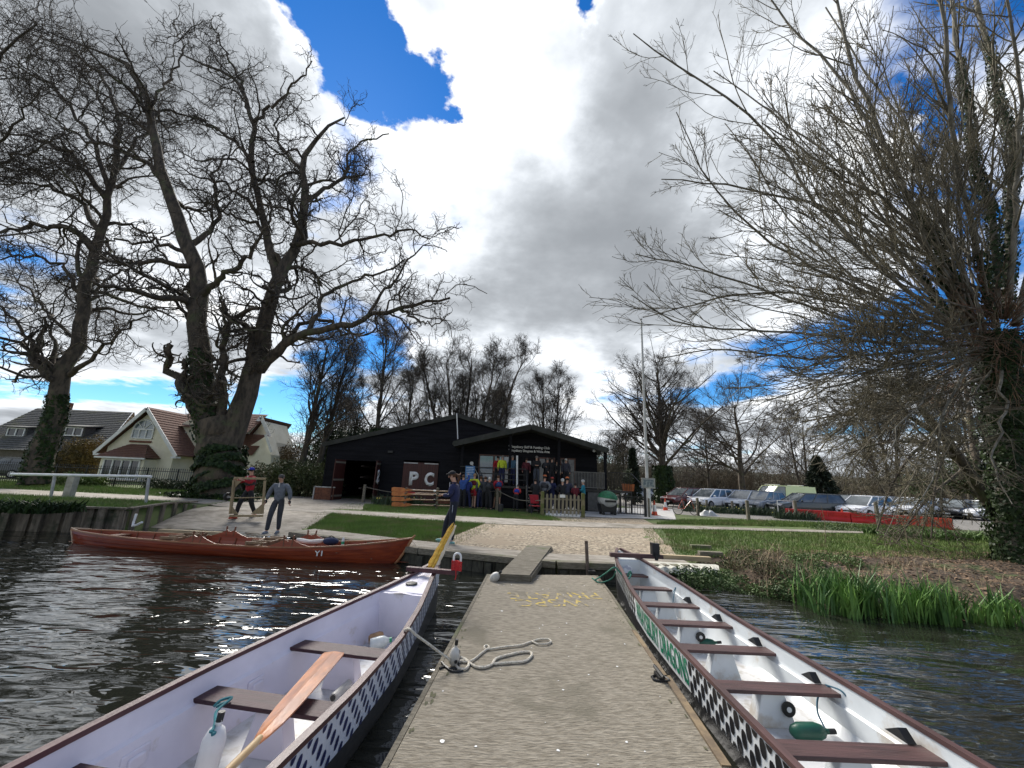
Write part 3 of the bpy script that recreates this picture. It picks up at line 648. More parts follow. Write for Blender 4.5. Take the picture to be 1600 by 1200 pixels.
    wood(root, (P, R), [lv(11,.2,1.,45,14,.5,7,.14,-.01,.5,.014,4,lmax=2.6), lv(7,.12,1.,45,15,.5,5,.16,-.03,.6,.009,3,lmax=1.3), lv(4,.12,1.,45,15,.5,4,.2,-.02,.7,.006,3,lmax=.6,lmin=.12)], r, (M_bark, M_wtwig), 8)
    c = at(1500, 740, 15.8)-Vector(off); r2 = np.random.default_rng(3)
    leafmass('ivy', [tuple(c), tuple(at(1560,790,15.8)-Vector(off)), tuple(at(1440,760,15.8)-Vector(off))], [(.8,.7,.8),(.6,.6,.6),(.8,.6,.55)], 5200, .045, mat('spring_leaf', (.06,.09,.02), .7, (.03,.05,.012), 2, 3), parent=root, seed=4)['kind'] = 'stuff'
willow()
def auto_tree(px, Y, top, spread, label, seed, stems=1, name='tree', style='round', bark=M_bark, tw=M_twig, lean=0., dens=1., ivy=0, zb=None, trunkw=None, clear=.25, group='bare trees behind the club'):
    """free-standing bare tree: px bearing, depth, photo height of its top, crown half width in metres"""
    r = np.random.default_rng(seed); b = at(px, 760, Y); base = np.array([b.x, Y, .4]); top3 = at(px, top, Y); H = top3.z-.4
    root = thing(name, label, 'tree', tuple(base), 0, group); T0 = []; R0 = []
    tw_ = (trunkw or H*.016)
    for sidx in range(stems):
        dx = (sidx-(stems-1)/2)*spread*.25; k = 12; q = []
        for i in range(k):
            t = i/(k-1); q.append((dx*(.3+t)+lean*t*H+r.normal(0,.02*H)*t*.6, r.normal(0,.012*H)*t, H*.86*t))
        T0.append(resample(np.array(q), 12)); R0.append(np.linspace(tw_, tw_*.18, 12))
    P, R = np.stack(T0), np.stack(R0)
    up = dict(round=(52,.05), upright=(30,.07), wide=(62,.02))[style]; rat = spread/H*dict(round=1.35, upright=1.5, wide=1.5)[style]/max(1,stems)**.35
    m1 = max(10, int(24*dens/stems**.5)); rm = .0135*Y/30
    l1 = lv(m1, clear, .99, up[0], 12, rat, 9, .11, up[1], .42, rm*1.4, 5, thick=True, up_bias=.2)
    wood(root, (P, R), [l1, lv(8,.15,1.,40,14,.5,7,.14,up[1]*.7,.5,rm*.85,3), lv(7,.1,1.,40,16,.5,5,.18,.03,.6,rm*.55,3,lmin=.5), lv(4,.1,1.,40,16,.55,3,.2,0,.7,rm*.4,3,lmin=.4,lmax=1.2)], r, (bark, tw), 8)
    if ivy: ivy_on(root, P[0][:ivy], R[0][:ivy]*1.4, 500*ivy, seed, .13, 1.6)
auto_tree(462, 31, 505, 4.2, 'slender bare tree with a pale twin trunk left of the shed', 31, 1, style='upright', dens=1.1, lean=.06, trunkw=.3)
auto_tree(488, 32, 520, 4.2, 'slender bare tree leaning right beside the shed, just right of its twin', 32, 1, style='upright', dens=1.1, lean=.10, trunkw=.28)
auto_tree(578, 40, 480, 5.5, 'tall thin bare tree rising behind the left part of the shed roof', 33, 1, style='upright', dens=1.1, ivy=5)
auto_tree(535, 44, 590, 5., 'low bushy bare tree behind the left end of the shed', 34, 2, style='upright', dens=1.)
auto_tree(628, 46, 560, 5., 'thin bare tree behind the shed, between the tall thin one and the broad fan', 44, 1, style='upright')
auto_tree(722, 40, 528, 8.0, 'broad fan-shaped bare tree with many upright stems above the shed ridge', 35, 5, style='upright', dens=2.0, ivy=5, clear=.12)
auto_tree(775, 44, 600, 5.5, 'small bare tree between the shed ridge and the club roof', 36, 2, style='upright', dens=1.)
auto_tree(858, 42, 572, 6., 'fine twigged bare tree rising above the ridge of the club roof', 37, 2, style='upright', dens=1.1)
auto_tree(1037, 38, 552, 6.8, 'dense round-headed bare tree right of the flagpole', 38, 1, style='round', dens=1.9, trunkw=.42, ivy=4)
auto_tree(1160, 42, 610, 7.5, 'spreading bare tree behind the pale green van', 39, 1, style='wide', dens=1.2, trunkw=.36)
auto_tree(975, 50, 650, 4., 'small bare tree seen past the right end of the club deck', 40, 1, style='round')
auto_tree(1255, 50, 630, 7., 'bare tree behind the dark estate car', 41, 2, style='wide')
auto_tree(1390, 46, 600, 8., 'bare tree behind the red barriers, seen through willow shoots', 42, 3, style='upright', dens=1.3)
auto_tree(1500, 44, 590, 8., 'bare tree behind the far parked cars near the right edge', 43, 3, style='upright', dens=1.3)
auto_tree(1108, 54, 640, 5., 'small bare tree between the round-headed tree and the spreading one', 45, 1, style='round')
def conifer(px, Y, top, w, label, n=5000, seed=1, name='conifer'):
    b = at(px, 770, Y); t = at(px, top, Y); H = t.z-.4; root = thing(name, label, 'tree', (b.x, Y, .4)); r = np.random.default_rng(seed)
    MB().tube([(0,0,0),(0,0,H*.9)], [.18,.04]).build('trunk', M_bark, root)
    z = r.random(n)**.8; a = r.uniform(0,2*np.pi,n); tier = .75+.25*np.abs(np.sin(z*22)); rr = w*(1-z)**.85*tier*r.random(n)**.35*(1+.15*np.sin(a*5+z*14))
    P = np.stack([np.cos(a)*rr, np.sin(a)*rr, .35+z*(H-.35)],1); u = _unit(np.stack([np.cos(a),np.sin(a),-.35+0*a],1)+r.normal(0,.35,(n,3))); v = _unit(np.cross(u, r.normal(size=(n,3)))); S = .16*r.uniform(.6,1.4,(n,1))
    V = np.stack([P-v*S*.35, P+v*S*.35, P+u*S*1.6],1).reshape(-1,3); npmesh('crown', V, np.arange(3*n).reshape(-1,3), mat('conifer_needle', (.028,.042,.016), .8, (.012,.02,.009), 2, 3), root)
conifer(1283, 38, 712, 1.9, 'dark evergreen bush behind the dark estate car', 9000, 2)
conifer(990, 33, 700, .7, 'narrow dark conifer beside the ramp railings right of the club', 3000, 3)
# brown scrub behind the car park and hedges
def scrub(name, label, spots, hmin, hmax, n, seed, m, leaf=None):
    r = np.random.default_rng(seed); S = []
    for (x0, y0, x1, y1) in spots:
        t = r.random(n); S.append(np.stack([x0+(x1-x0)*t+r.normal(0,1.,n), y0+(y1-y0)*t+r.normal(0,2.2,n), np.full(n,.3)],1))
    S = np.concatenate(S); k = len(S); d = r.normal(0,.32,(k,3)); d[:,2] = 1
    g = grow(r, S, d, r.uniform(hmin,hmax,k), np.full(k,.05), np.full(k,.015), 8, .12, .03); a = spawn(r, g[0], g[1], 6,.15,1,42,14,.42,5,.2,.02,.5,.018); b = spawn(r, a[0], a[1], 4,.15,1,45,15,.5,3,.25,0,.6,.013,lmin=.3)
    v, f = merge([tubes_np(g[0],g[1],3), tubes_np(a[0],a[1],3), tubes_np(b[0],b[1],3)])
    tag(npmesh(name, v, f, m), label, 'woodland', kind='stuff')
M_scrub = mat('scrub_twig', (.13,.10,.065), .95, (.06,.055,.035), .25, 4, lo=.4, hi=.6)
scrub('scrub', 'brown leafless scrub and hedgerow beyond the parked cars', [(6,62,36,60),(30,58,80,50),(60,60,115,58),(8,75,120,78)], 3.5, 7.5, 520, 51, M_scrub)
scrub('scrub', 'tangle of bare undergrowth behind the black shed and cream house', [(-32,44,2,46),(-60,55,-20,52),(-2,52,14,50)], 4., 8., 200, 52, mat('dull_twig', (.085,.075,.05), .95, (.045,.045,.025), .3, 4))
def bush(px, Y, top, rx, ry, label, m, n, size, seed, group=None, zlow=.3, name='bush', cat='bush', parts=3):
    b = at(px, 770, Y); H = at(px, top, Y).z-zlow; r = random.Random(seed); root = thing(name, label, cat, (b.x, Y, zlow), 0, group)
    cen = []; rad = []
    for i in range(parts):
        u = (i+.5)/parts*2-1; cen.append((u*rx*.62, r.uniform(-.2,.2)*ry, H*r.uniform(.42,.5))); q = H*r.uniform(.40,.52); rad.append((rx/parts*1.25+.2, ry, q))
    k = MB()
    for i in range(10): a = r.uniform(0,6.28); k.tube([(0,0,0),(rx*.3*math.cos(a),ry*.3*math.sin(a),H*.45),(rx*.6*math.cos(a),ry*.6*math.sin(a),H*.75)], [.05,.03,.012], 5)
    k.build('stems', M_bark, root)
    leafmass('foliage', cen, rad, n, size, m, parent=root, seed=seed)
M_hedge = mat('hedge_leaf', (.085,.105,.03), .75, (.035,.05,.014), .8, 5, c3=(.13,.11,.05), s3=1.2, t3=.6)
bush(470, 26.5, 716, 3.2, 1.4, 'mid green clipped hedge left of the open shed door', M_hedge, 16000, .07, 61, name='hedge', cat='hedge', parts=4)
bush(410, 27, 722, 2.4, 1.2, 'brown-green straggling hedge behind the two men', mat('brown_hedge', (.12,.10,.045), .8, (.05,.055,.02), 1.2, 4), 9000, .06, 62, name='hedge', cat='hedge')
bush(520, 36, 655, 2.8, 2.4, 'dark laurel with pale blossom flecks by the left corner of the shed', M_ever, 12000, .12, 63)
bush(560, 44, 662, 6., 3., 'dark evergreen mass behind the left roof slope of the shed', M_ever, 20000, .16, 64, parts=5)
bush(112, 34.2, 680, 2.1, .8, 'golden brown weeping shrub between the slate roof and the cream house', mat('golden_shrub', (.20,.135,.03), .85, (.09,.07,.02), 1.5, 4), 12000, .07, 65)
bush(48, 34, 712, 2.2, .8, 'olive shrub in front of the slate roofed house', mat('olive_shrub', (.11,.095,.035), .85, (.05,.05,.02), 1.5, 4), 9000, .07, 66)
bush(125, 25.8, 738, 1.5, .7, 'low bright green shrub behind the white railing', mat('bright_shrub', (.13,.18,.03), .7, (.06,.10,.02), 2, 4), 6500, .06, 67)
bush(265, 25.5, 748, 1.9, .6, 'low dark garden shrubs under the iron fence by the bay window', M_ever, 6000, .06, 68)
bush(335, 20.5, 768, 2.6, .9, 'low dark ground ivy round the foot of the forked tree', M_ivy, 8000, .06, 69, zlow=.55)
bush(430, 40, 690, 2.2, 1.6, 'brown leafed shrub covering the small gabled extension', mat('russet_shrub', (.16,.11,.06), .85, (.09,.07,.03), 1.5, 4), 7000, .09, 70)
# ------------------------------------------------------------------ buildings
M_clad = mat('black_weatherboard', (.011,.011,.014), .75, (.006,.006,.008), 2, 6, .3, 30, stretch=(.3,3,3), spec=.15)
M_roofd = mat('dark_roofing', (.045,.045,.04), .85, (.028,.03,.024), 2, 6, .4, 20)
M_void = mat('shed_inside', (.02,.018,.016), .9)
M_reddoor = mat('oxblood_paint', (.060,.014,.009), .6, (.040,.010,.007), 3, 6, .2, 20, stretch=(3,3,.4))
M_brick = mat('red_brick', (.19,.075,.04), .9, (.11,.045,.028), 9, 5, .4, 30)
M_white = mat('white_paint', (.78,.78,.76), .5, (.66,.66,.64), 3)
M_glass = mat('window_glass', (.02,.025,.03), .08, (.03,.035,.04), 1, spec=.8)
M_galv = mat('galvanised_steel', (.42,.42,.41), .5, (.30,.30,.29), 5, metal=.4)
M_black = mat('black_paint', (.015,.015,.015), .5)
def X(px, py, Y): return at(px, py, Y).x
def Zc(px, py, Y): return at(px, py, Y).z
def cladding(mb, x0, x1, z0, zt, Y, holes, h=.155, th=.028, ny=-1):
    """lapped boards on the plane y=Y; zt(x) top profile"""
    z = z0; xs = np.linspace(x0, x1, 400); top = np.array([zt(x) for x in xs])
    while z < top.max():
        ok = top > z+h*.5
        for (a, b, c, d) in holes:
            if c < z+h*.6 and d > z+h*.4: ok &= ~((xs > a) & (xs < b))
        i = 0
        while i < len(xs):
            if ok[i]:
                j = i
                while j+1 < len(xs) and ok[j+1]: j += 1
                if j > i:
                    a, b = xs[i], xs[j]
                    mb.add([(a,Y+ny*th,z),(b,Y+ny*th,z),(b,Y+ny*.006,z+h+.012),(a,Y+ny*.006,z+h+.012),(a,Y,z),(b,Y,z)], [(0,1,2,3),(0,4,5,1)])
                i = j+1
            else: i += 1
        z += h
def text_mesh(name, s, w, h, thick, mat_, parent, M, align_center=True, bold=0.):
    """lettering fitted into a box w x h, built in the local XY plane then placed by matrix M"""
    cu = bpy.data.curves.new('t', 'FONT'); cu.body = s; cu.extrude = 0; cu.offset = bold; cu.resolution_u = 3
    o = bpy.data.objects.new('t', cu); COL.objects.link(o); dg = bpy.context.evaluated_depsgraph_get(); dg.update()
    me = bpy.data.meshes.new_from_object(o.evaluated_get(dg)); bpy.data.objects.remove(o); bpy.data.curves.remove(cu)
    xs = [v.co.x for v in me.vertices]; ys = [v.co.y for v in me.vertices]; x0, x1, y0, y1 = min(xs), max(xs), min(ys), max(ys)
    for v in me.vertices:
        a = ((v.co.x-x0)/(x1-x0)-.5)*w; b = ((v.co.y-y0)/(y1-y0)-.5)*h
        p = M(a, b) if callable(M) else M@Vector((a, b, 0)); v.co = p
    me.name = name; me.materials.clear(); me.materials.append(mat_); o = bpy.data.objects.new(name, me); COL.objects.link(o)
    if parent: o.parent = parent
    if thick: md = o.modifiers.new('thick', 'SOLIDIFY'); md.thickness = thick; md.offset = 0
    return o
def shed():
    Y = 24.6; xl = X(513,700,Y); zl = Zc(515,694,Y); xr_ = X(718,650,Y); zr = Zc(718,651,Y); half = xr_-xl; D = 15.; g = .45
    root = thing('boat_shed', 'long black weatherboarded boat shed with oxblood doors lettered in white', 'boat shed', (xr_, Y, g)); ox = Vector((xr_, Y, g))
    zt = lambda x: (zl-g)+(zr-zl)*(1-abs(x)/half)
    dx0, dx1, dz = X(537,745,Y)-xr_, X(592,745,Y)-xr_, Zc(565,719,Y)-g
    px0, px1, pz = X(629,745,Y)-xr_, X(684,745,Y)-xr_, Zc(655,722,Y)-g
    m = MB(); cladding(m, -half, half, .35, zt, 0, [(dx0,dx1,-1,dz),(px0,px1,-1,pz)])
    m.box((-half+.03,-.0,(zl-g)/2), (.10,.09,zl-g)); m.box((half-.03,0,(zl-g)/2), (.10,.09,zl-g)); m.build('cladding', M_clad, root)
    for a, c in ((-half, dx0), (dx1, px0), (px1, half)): b = MB(); b.box(((a+c)/2, .02, .20), (c-a-.04, .07, .42)); b.build('plinth', M_brick, root)
    s = MB()   # shell: side and back walls, inner face
    for sx in (-half, half): s.box((sx, D/2, (zl-g)/2), (.08, D-.1, zl-g))
    s.prism([(-half,D,0),(half,D,0),(half,D,zl-g),(0,D,zr-g),(-half,D,zl-g)], (0,0,0), (0,.1,0)); s.box((0, D/2, .015), (half*2-.2, D-.2, .03))
    s.build('shell', M_clad, root)
    i = MB(); # boats stored inside
    for k in range(5): i.ell((dx0+.7+(k % 2)*1.2, 3.2, .7+k*.34), (.28, 2.4, .13))
    i.build('stored_hull', mat('stored_hull', (.09,.07,.06), .5), root)
    r = MB(); t = .16
    for sg in (-1, 1):
        e = .35; x1 = sg*(half+e); z1 = (zl-g)-(zr-zl)*e/half
        r.prism([(0,-.13,zr-g+.02),(x1,-.13,z1+.02),(x1,-.13,z1+t),(0,-.13,zr-g+t+.02)], (0,0,0), (0,D+.5,0))
    r.build('roof', M_roofd, root)
    # verge boards
    vb = MB()
    for sg in (-1,1): vb.bar((0,-.16,zr-g+.04), (sg*(half+.35),-.16,(zl-g)-(zr-zl)*.35/half+.04), .05, .26)
    vb.build('verge_board', M_roofd, root)
    # double door, closed, lettered
    d = MB(); w = (px1-px0)/2
    for k in range(2):
        c = px0+w*(k+.5); d2 = MB()
        n = 8
        for q in range(n): d2.box((c-w/2+w*(q+.5)/n, -.02+.004*(q % 2), pz/2), (w/n*.97, .05, pz-.06))
        dr = d2.build('door', M_reddoor, root)
        for zz in (.12, .80): hb = MB(); sx = px0+.02 if k == 0 else px1-.02; sg = 1 if k == 0 else -1; hb.box((sx+sg*.42, -.055, pz*(.97 if zz > .5 else .33)), (.84, .02, .06)); hb.build('hinge', M_galv, dr)
    zc1 = Zc(655,748,Y)-g
    for ch, pxx in (('P', 647), ('C', 671)):
        cxx = X(pxx,748,Y)-xr_; hh_ = Zc(655,737.5,Y)-Zc(655,759,Y)
        text_mesh('letter', ch, hh_*.70, hh_, .012, M_white, root, (lambda a, b, cx=cxx: Vector((cx+a, -.062, zc1+b))), bold=.045)
    # open doors: the left leaf swung wide, the right leaf edge-on
    for hx, ang, ch in ((dx0, -100, 'W'), (dx1, -84, 'S')):
        R = Matrix.Rotation(math.radians(ang), 3, 'Z'); wv = (dx1-dx0)/2; sg = 1
        lf = MB(); lf.box(Vector((hx,0,dz/2+.02))+R@Vector((wv/2,0,0)), (wv, .05, dz-.08), M=R); o = lf.build('door', M_reddoor, root)
        for zz in (.12,.5,.92): st = MB(); st.box(Vector((hx,0,dz*zz))+R@Vector((wv/2,.035,0)), (wv*.96,.03,.11), M=R); st.build('brace', M_timber, o)
        if ch == 'S': f = lambda a, b: Vector((hx,0,zc1-.0+b))+R@Vector((wv*.5+a,-.036,0))
        else: f = lambda a, b: Vector((hx,0,zc1+b))+R@Vector((wv*.5+a,-.036,0))
        if ch == 'S': f = lambda a, b: Vector((dx1+.03,0,zc1+b))+R@Vector((wv*.55+a,.06,0))
        text_mesh('letter', ch, .62, .85, .012, M_white, root, f, bold=.045)
    p = MB(); x0 = X(503,765,Y)-xr_; x1 = X(532,765,Y)-xr_; p.box(((x0+x1)/2, -.9, .38), (x1-x0, .05, .74)); pf = p.build('panel', M_brick, root)
    q = MB(); q.box(((x0+x1)/2, -.93, .76), (x1-x0+.1, .07, .06)); q.box((x0-.02, -.93, .38), (.07,.07,.8)); q.box(((x0+x1)/2, -.93, .03), (x1-x0+.1, .07, .05)); q.build('panel_frame', M_galv, pf)
    l = MB(); l.box((X(611,706,Y)-xr_, -.1, Zc(611,706,Y)-g), (.3,.14,.12)); l.build('flood_light', M_black, root)
    a = MB(); ax = X(715,690,Y-1.2)-xr_; a.tube([(ax,-1.2,Zc(715,686,Y-1.2)-g),(X(713.5,648,Y-1.2)-xr_,-1.2,Zc(713,646,Y-1.2)-g)], .03, 6)
    fo = a.build('short_mast', M_white)
    fo.location = ox; tag(fo, 'short thin white pole standing up from the club roof against the shed gable', 'pole')
shed()
DECK = 1.72
def club():
    Y = 22.9; W = 24.35; g = .45
    el, ap, er = at(709,690,Y), at(830,664,Y), at(950,703,Y); zE = (el.z+er.z)/2; hf = (er.x-el.x)/2; cx = (er.x+el.x)/2
    root = thing('clubhouse', 'black timber clubhouse with a low gabled roof over a raised porch', 'clubhouse', (cx, Y, g)); zA = ap.z-g; zE -= g
    r = MB()
    for sg in (-1,1): r.prism([(0,0,zA-.26),(sg*hf,0,zE-.20),(sg*hf,0,zE),(0,0,zA)], (0,0,0), (0,13,0))
    r.build('roof', M_roofd, root)
    v = MB()
    for sg in (-1,1): v.bar((0,-.03,zA-.10), (sg*hf,-.03,zE-.08), .05, .30)
    v.bar((-hf-.03,0,zE-.06), (-hf-.03,13,zE-.06), .1, .12); v.bar((hf+.03,0,zE-.06), (hf+.03,13,zE-.06), .1, .12); v.build('verge_board', M_roofd, root)
    hx = hf-.35; wy = W-Y; zt = lambda x: zE-.15+(zA-zE)*(1-abs(x)/hf)
    L = lambda px, py, yy: X(px,py,yy)-cx
    wn = [(L(749,722,W),L(771,722,W),Zc(760,752,W)-g,Zc(760,711,W)-g),(L(772.5,722,W),L(796,722,W),Zc(785,754,W)-g,Zc(785,712,W)-g)]
    dr = [(L(842,735,W),L(866,735,W),DECK-g,Zc(855,716,W)-g),(L(876,735,W),L(898,735,W),DECK-g,Zc(885,717,W)-g)]
    m = MB(); cladding(m, -hx, hx, .02, zt, wy, wn+dr)
    m.box((hx,wy+5,(zE)/2), (.08,9.9,zE-.1)); m.box((-hx,wy+5,zE/2), (.08,9.9,zE-.1)); m.box((0,wy+9.9,zE/2+.2), (hx*2,.08,zE+.3)); m.box((0, wy+5, DECK-g-.05), (hx*2-.2, 9.6, .1)); m.build('cladding', M_clad, root)
    for (a,b,c,d) in wn:
        f = MB(); t = .06
        for bx in (((a+b)/2,c,b-a,t),((a+b)/2,d,b-a,t)): f.box((bx[0],wy-.03,bx[1]), (bx[2],.07,bx[3]))
        for xx in (a,b): f.box((xx,wy-.03,(c+d)/2), (t,.075,d-c+.06))
        fr = f.build('window', mat('brown_frame', (.10,.035,.02), .5), root); p = MB(); p.box(((a+b)/2,wy+.01,(c+d)/2), (b-a-.05,.015,d-c-.05)); p.build('pane', mat('pale_glass', (.16,.20,.24), .05, (.05,.07,.09), .9, spec=1.), fr)
    for (a,b,c,d) in dr:
        f = MB(); f.box(((a+b)/2,wy-.0,(c+d)/2), (b-a,.04,d-c)); fr = f.build('door', M_glass, root); f2 = MB()
        for xx in (a,(a+b)/2,b): f2.box((xx,wy-.03,(c+d)/2), (.07,.05,d-c))
        f2.box(((a+b)/2,wy-.03,d), (b-a+.07,.055,.08)); f2.build('door_frame', mat('brown_frame', (.10,.035,.02), .5), fr)
    # porch posts and tie beam
    for pxx in (720.5, 796, 873, 946):
        x = L(pxx,735,Y+.35); p = MB(); p.box((x,.4,(zt(x)+DECK-g)/2-.62), (.15,.15,zt(x)-(DECK-g)+1.25)); p.build('porch_post', M_clad, root)
    d = MB(); xe = L(986,760,Y+.3); d.box(((-hx+xe)/2,wy/2+.1,DECK-g-.06), (xe+hx,wy-.25,.12)); d.build('deck', mat('dark_decking', (.05,.045,.04), .8, (.03,.028,.025), 6, stretch=(1,6,1)), root)
    sx0, sx1 = L(822,780,Y), L(838,780,Y)
    for a0, a1 in ((-hx, sx0-.1), (sx1+.1, L(953,770,Y))):
        k = MB(); n = int((a1-a0)/.15)
        for i in range(n): k.box((a0+(a1-a0)*(i+.5)/n,.32,(DECK-g)/2-.07), ((a1-a0)/n*1.0,.04+.006*(i % 2),DECK-g-.12))
        k.build('skirting', M_clad, root)
    # under-deck store panel, pale
    s = MB(); a0, a1 = L(920,785,Y), L(938,785,Y); s.box(((a0+a1)/2,.26,.62), (a1-a0,.05,1.0)); s.build('store_door', mat('grey_board', (.12,.12,.115), .8), root)
    # steps
    s = MB(); 
    for i in range(7):
        z = (DECK-g)*(i+.5)/7.; s.box(((sx0+sx1)/2,-1.35+i*.235,z+.05), (sx1-sx0,.26,.05)); 
    for xx in (sx0,sx1): s.bar((xx,-1.5,.0), (xx,.3,DECK-g), .05, .22)
    s.build('steps', mat('step_board', (.24,.21,.17), .9, (.15,.13,.10), 6), root)
    hr = MB()
    for xx in (sx0,sx1): hr.bar((xx,-1.45,.95), (xx,.25,DECK-g+.95), .05, .06); hr.box((xx,-1.4,.48), (.07,.07,.95)); hr.box((xx,.25,DECK-g+.45), (.07,.07,.95))
    hr.build('handrail', M_black, root)
    # balustrade of pale slats on the right, dark rails left
    b = MB(); x0, x1 = L(893,745,Y+.3), L(945,745,Y+.3); n = 22
    for i in range(n): b.box((x0+(x1-x0)*(i+.5)/n, .3, DECK-g+.50), (.045,.03,.86))
    b.box(((x0+x1)/2,.3,DECK-g+.95), (x1-x0,.07,.05)); b.box(((x0+x1)/2,.3,DECK-g+.1), (x1-x0,.05,.05)); b.build('balustrade', mat('grey_slat', (.15,.145,.135), .8), root)
    b = MB(); x0, x1 = -hx+.1, sx0; n = 14
    for zz in (.35,.65,.98): b.box(((x0+x1)/2,.3,DECK-g+zz), (x1-x0,.04,.05))
    b.build('porch_rail', M_black, root)
    # ramp and its metal railings on the right
    b = MB(); x0, x1 = L(950,745,Y+.3), xe
    for i in range(15): b.box((x0+(x1-x0)*i/14, .3, DECK-g+.5), (.02,.02,1.0))
    b.box(((x0+x1)/2,.3,DECK-g+1.0), (x1-x0,.05,.04))
    for i in range(5): xx = x0+(x1-x0)*i/4; b.box((xx,.3,(DECK-g)/2), (.08,.08,DECK-g))
    x2 = x1+.9
    for i in range(16): t = i/15; b.box((x0+(x2-x0)*t, -.7, .5), (.022,.022,1.0))
    b.box(((x0+x2)/2,-.7,1.0), (x2-x0,.05,.05)); b.box(((x0+x2)/2,-.7,.12), (x2-x0,.04,.04)); b.bar((x1,.3,DECK-g+1), (x2,-.7,1.05), .05,.05); b.build('ramp_railing', M_black, root)
    # lettering
    M_sign = mat('sign_white', (.80,.80,.78), .6)
    fy = wy-.12
    for txt, y0 in (('Wraysbury Skiff & Punting Club', 698.2), ('Wraysbury Dragons & Waka Ama', 704.2)):
        a = at(794.5,y0,Y+fy); b_ = at(859,y0+2.3,Y+fy); w = b_.x-a.x; z = (a.z+b_.z)/2-g; hgt = abs(Zc(820,y0-2.2,Y+fy)-Zc(820,y0+3.0,Y+fy))
        text_mesh('lettering', txt, w, hgt, .01, M_sign, root, (lambda p, q, w=w, z=z, xc=(a.x+b_.x)/2-cx: Vector((xc+p, fy, z+q))), bold=.045)
    s = MB(); c = at(826,723,W-.1); s.box((c.x-cx,wy-.05,c.z-g), (.28,.02,.22)); s.build('notice', M_white, root)
    s = MB(); 
    for q in ((941,706),(928,703)): c = at(*q,Y+.2); s.ell((c.x-cx,.2,c.z-g-.05), (.09,.09,.09))
    s.build('spotlight', M_galv, root)
    s = MB(); c = at(809,735,Y+.2); top = at(808,712,Y+.2); s.tube([(c.x-cx,.1,DECK-g-.3),(top.x-cx,.1,top.z-g)], .055, 8); o = s.build('white_post', M_white); o.location = root.location
    tag(o, 'thick white post standing at the front edge of the club porch', 'post')
    return root
club()
# plant tub on the deck end
def tub():
    c = at(983,757,23.4); root = thing('plant_tub', 'orange planter with a small shrub on the right end of the club deck', 'planter', (c.x, 23.6, DECK))
    MB().box((0,0,.2), (.55,.4,.4), tap=(1.12,1.12)).build('pot', mat('terracotta', (.42,.13,.04), .8), root)
    leafmass('shrub', [(0,0,.75)], [(.3,.28,.5)], 700, .05, M_ever, parent=root)
tub()
def pane_window(root, x0, x1, z0, z1, Y, nx, nz=1, fr=.07, name='window', dark=True, mats=None):
    f = MB()
    for i in range(nx+1): f.box((x0+(x1-x0)*i/nx, Y, (z0+z1)/2), (fr,.08,z1-z0+fr))
    for i in range(nz+1): f.box(((x0+x1)/2, Y-.003, z0+(z1-z0)*i/nz), (x1-x0+fr,.085,fr))
    o = f.build(name, M_white, root); p = MB(); p.box(((x0+x1)/2, Y+.03, (z0+z1)/2), (x1-x0,.012,z1-z0)); p.build('pane', mats or M_glass, o); return o
M_render = mat('cream_render', (.82,.77,.62), .9, (.72,.67,.52), 1.2, 6, .2, 40)
M_tile = mat('brown_tile', (.18,.085,.055), .9, (.10,.05,.035), 6, 6, 1., 9, stretch=(1,1,6))
M_slate = mat('grey_slate', (.10,.098,.09), .85, (.05,.05,.045), 3.5, 7, 1., 9, stretch=(1,1,5), c3=(.085,.085,.05), s3=.8, t3=.6)
M_palegl = mat('reflecting_glass', (.30,.34,.36), .05, (.12,.15,.17), .8, spec=1.)
def tiled(mb, A, B, C, D, nr=16, th=.03):
    """roof slope A(eave l) B(eave r) C(ridge r) D(ridge l) as lapped courses"""
    A,B,C,D = map(Vector,(A,B,C,D)); n = (B-A).cross(D-A).normalized()
    for i in range(nr):
        t0, t1 = i/nr, (i+1.15)/nr; t1 = min(1., t1)
        a, b = A.lerp(D,t0), B.lerp(C,t0); c, d = B.lerp(C,t1), A.lerp(D,t1)
        mb.add([a+n*th*1.6, b+n*th*1.6, c+n*th*.3, d+n*th*.3, a, b], [(0,1,2,3),(0,4,5,1)])
